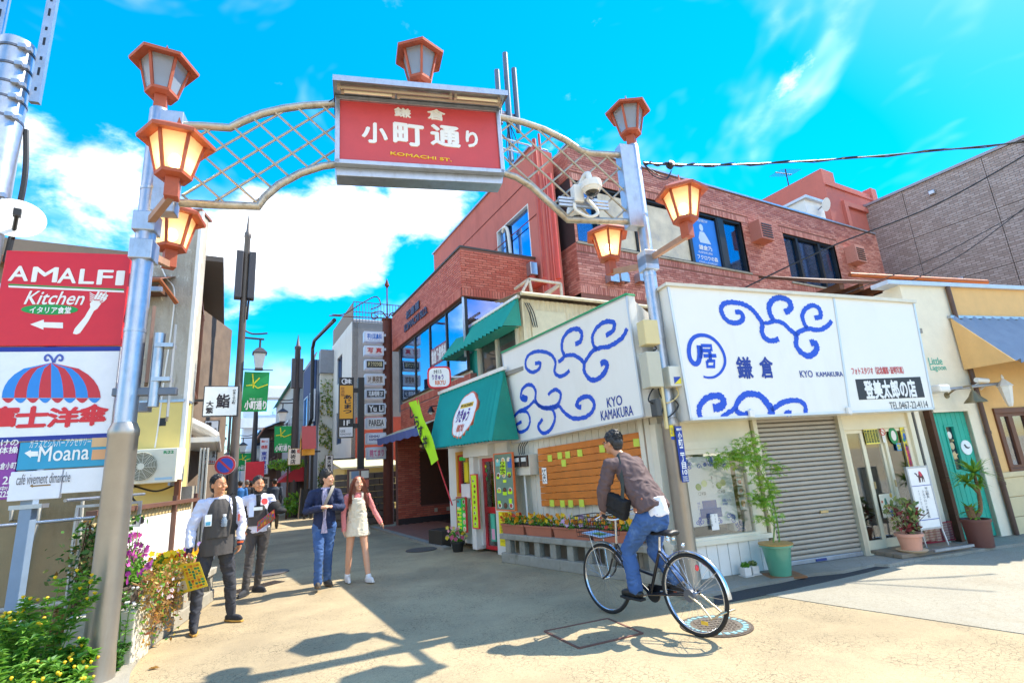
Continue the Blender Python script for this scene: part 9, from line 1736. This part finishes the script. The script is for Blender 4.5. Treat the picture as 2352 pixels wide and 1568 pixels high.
# pot plants by the glass doors
dk = on(A,'wooden_deck','low weathered wooden pallet in front of the glass doors','pallet');q0 = A.loc(gp(2075,1292));q1 = A.loc(gp(2235,1268));
for k in range(4): MB().box(q0.x+.0,q1.x,q0.y+k*.13,q0.y+k*.13+.12,.05,.10).build('plank',mt('grey_wood','8a7a68',.8,var=.25,vs=5,bump=.3),dk,bevel=.004)
pk = pot('potted_shrub','pink flowerpot with a red and green shrub by the glass doors',A.w(q0.x+.33,q0.y+.1,.10),.15,.24,mt('pink_pot','d89a80',.6,var=.06,bump=.05),.75);MB().lathe([(.16,-.0),(.19,.025)],20).build('saucer',flat('d8b890',.6),pk)
for k in range(12): a = rd.uniform(0,6.28);d = rd.uniform(.1,.3);MB().tube(bez([V((0,0,.22)),V((math.cos(a)*d*.5,math.sin(a)*d*.5,.38)),V((math.cos(a)*d,math.sin(a)*d,rd.uniform(.42,.72)))],4),.004,4).build('stem',WD,pk)
leafcloud(MB(),cloud((0,0,.48),(.26,.22,.24),.2),160,.042,210).build('leaves',LV,pk);leafcloud(MB(),cloud((0,0,.44),(.22,.2,.2),0),90,.04,211).build('leaves',thin_leaf('leaf_red','7a2a2a','a8484a'),pk)
# camel sign stand
cs2 = on(A,'sign_stand','white standing sign with a camel picture by the glass doors','sign');ya_ = -.32;a = A.at(2082,1072,ya_);b = A.at(2136,1210,ya_);x0,x1,z0,z1 = A.at(2086,1080,ya_)[0],A.at(2122,1085,ya_)[0],A.at(2110,1215,ya_)[1],A.at(2095,1074,ya_)[1]
x0 -= .02;x1 += .08;MB().box(x0,x1,ya_,ya_+.02,z0,z1).build('panel',flat('f0ece6',.4),cs2);frame(MB(),x0-.02,x1+.02,z0-.02,z1+.02,.025,ya_-.008,ya_+.028).build('frame',STEEL,cs2)
for x in (x1,): MB().tube([(x+.01,ya_+.01,z0),(x+.02,ya_-.02,.12)],.012,8).build('leg',STEEL,cs2)
MB().tube([(x0,ya_+.01,z0),(x0+.02,ya_-.0,.12)],.012,8).build('leg',STEEL,cs2);MB().box(x0-.1,x1+.25,ya_-.2,ya_-.16,.1,.13).build('foot',STEEL,cs2)
W_,H_z = x1-x0,z1-z0;cm = [(.30,.10),(.34,.085),(.40,.10),(.44,.14),(.48,.14),(.52,.10),(.58,.09),(.64,.11),(.70,.14),(.73,.19),(.72,.24),(.75,.25),(.71,.25),(.69,.19),(.66,.185),(.64,.25),(.61,.25),(.62,.18),(.54,.18),(.53,.25),(.50,.25),(.50,.17),(.47,.25),(.45,.25),(.46,.16),(.41,.15),(.36,.11)]
MB().prism([(x0+W_*u,z1-H_z*v) for u,v in cm],ya_-.004,ya_-.001).build('camel_print',flat('4a2428'),cs2);MB().prism([(x0+W_*u,z1-H_z*v) for u,v in [(.5,.1),(.55,.06),(.62,.08),(.68,.13),(.62,.15),(.54,.15)]],ya_-.006,ya_-.002).build('saddle_print',flat('c83848'),cs2)
for v in (.31,.87): MB().box(x0+.01,x1-.01,ya_-.004,ya_-.001,z1-H_z*v,z1-H_z*v+.008).build('rule',flat('2848a8'),cs2)
text('平山郁夫',(x0+W_*.62,z1-H_z*.52,x0+W_*.78,z1-H_z*.34),ya_-.004,BLK,cs2,vert=True);text('シルクロード美術館',(x0+W_*.45,z1-H_z*.84,x0+W_*.58,z1-H_z*.38),ya_-.004,BLK,cs2,vert=True);text('ミュージアムグッズ取扱店',(x0+W_*.26,z1-H_z*.8,x0+W_*.34,z1-H_z*.38),ya_-.004,BLK,cs2,vert=True)
rc = on(A,'wire_crate','red wire mesh crate lying beside the sign stand','crate');q = A.loc(gp(2180,1258));MR = mt('red_wire','a83040',.5,.2,bump=0)
cx0,cx1,cy0,cy1,cz0,cz1 = q.x-.42,q.x+.14,q.y-.02,q.y+.22,.11,.36
for z in (cz0,cz1): MB().tube([(cx0,cy0,z),(cx1,cy0,z),(cx1,cy1,z),(cx0,cy1,z),(cx0,cy0,z)],.008,5).build('frame',MR,rc)
for k in range(24): x = cx0+(cx1-cx0)*k/23;MB().tube([(x,cy1,cz0),(x,cy0,cz0),(x,cy0,cz1),(x,cy1,cz1)],.003,4).build('wire',MR,rc)
for k in range(8): z = cz0+(cz1-cz0)*k/7;MB().tube([(cx0,cy0,z),(cx1,cy0,z),(cx1,cy1,z)],.003,4).build('wire',MR,rc)
MB().box(cx1-.012,cx1-.004,cy0+.03,cy1-.02,cz0+.02,cz1-.02).build('end_panel',flat('b0a8a0'),rc)
# yucca in a brown pot
yu_ = pot('potted_yucca','brown pot with a spiky yucca in front of the teal door',gp(2258,1262),.17,.38,mt('brown_pot','6a3e34',.5,var=.1,bump=.05),.85,.012,'tree');yu_.location.z = .045;yz = Pl((yu_.location.x,yu_.location.y),80)
def ypt(px,py): q = yz.at(px,py);return V((q[0]*yz.e.x,q[0]*yz.e.y,q[1]-.045))
BRK = mt('yucca_bark','7a5a3c',.85,var=.25,bump=.6,bs=40);s1_ = [V((0,0,.38)),ypt(2252,1170),ypt(2247,1125),ypt(2238,1090)];c_ = bez(s1_,6);MB().tube(c_,[.032-.012*i/(len(c_)-1) for i in range(len(c_))],9).build('trunk',BRK,yu_,smooth=True)
MB().tube(bez([ypt(2249,1135),ypt(2235,1120),ypt(2222,1110)],5),.016,7).build('branch',BRK,yu_,smooth=True);MB().tube(bez([V((0,0,.4)),ypt(2235,1190),ypt(2228,1175)],5),.012,7).build('branch',BRK,yu_,smooth=True);MB().tube([V((-.06,-.03,.4)),V((-.07,-.03,.56))],.05,10).build('stump',BRK,yu_)
for k,(c,n,L_) in enumerate(((ypt(2237,1085),60,.42),(ypt(2221,1108),40,.32),(ypt(2228,1172),22,.24),(ypt(2250,1110),20,.22),(V((0,0,.42)),20,.2))):
    m = MB()
    for i in range(n):
        a = rd.uniform(0,6.28);up_ = rd.uniform(-.35,1.3);d = V((math.cos(a),math.sin(a),up_)).normalized();L2 = L_*rd.uniform(.7,1.1);s_ = d.cross(V((0,0,1))).normalized()*.017;p1_ = c+d*L2*.5;p2_ = c+d*L2-V((0,0,L2*.18));m.add([c-s_*.6,c+s_*.6,p1_+s_,p2_,p1_-s_],[(0,1,2,4),(4,2,3)])
    m.build('leaf_rosette',thin_leaf('yucca_leaf','3a7a30','9ab83a'),yu_)
# flower bucket before the restaurant, hydrant foot bits
fb = pot('flower_bucket','black bucket of pink and yellow flowers before the restaurant',gp(1052,1266),.13,.2,mt('black_plastic','22221f',.5),.75);leafcloud(MB(),cloud((0,0,.3),(.2,.18,.14),0),220,.04,220).build('foliage',LM,fb);flowers('flower',fb,['e8c830','d86a8a','f0a8b8','e8e070'],[(rd.uniform(-.2,.2),rd.uniform(-.2,.1),rd.uniform(.24,.48)) for _ in range(34)],.034,221)
# easel boards far right side of the street
eb_ = gp(700,1190);ez = thing('easel_board','black menu easel standing behind the couple','easel',eb_,W.rz)
for s_ in (-1,1): MB().bar((s_*.28,-.15,0),(s_*.18,.1,1.25),.04,.03).build('leg',mt('grey_wood'),ez)
MB().add([(-.24,-.1,.2),(.24,-.1,.2),(.17,.07,1.2),(-.17,.07,1.2)],[(0,1,2,3)]).build('board',BLACK,ez)
hb = EYE+ray(655,1180)*22;hbk = thing('hanging_basket','green hanging plants before a shop front down the street','plant',(hb.x,hb.y,0));leafcloud(MB(),cloud((0,0,2.3),(.9,.3,.25),0),260,.1,230).build('foliage',LG,hbk);leafcloud(MB(),cloud((.3,0,.6),(.4,.3,.5),0),200,.1,231).build('foliage',LM,hbk);MB().tube([(0,.1,0),(0,.1,2.3)],.04,6).build('post',WD,hbk)
# fallen leaf, litter on the ground
lf = thing('fallen_leaf','dry brown leaf lying on the street near the bench','leaf',gp(352,1536));MB().add([(-.05,0,.005),(0,-.03,.03),(.06,.0,.01),(.0,.035,.02)],[(0,1,2,3)]).build('blade',LBRN,lf)
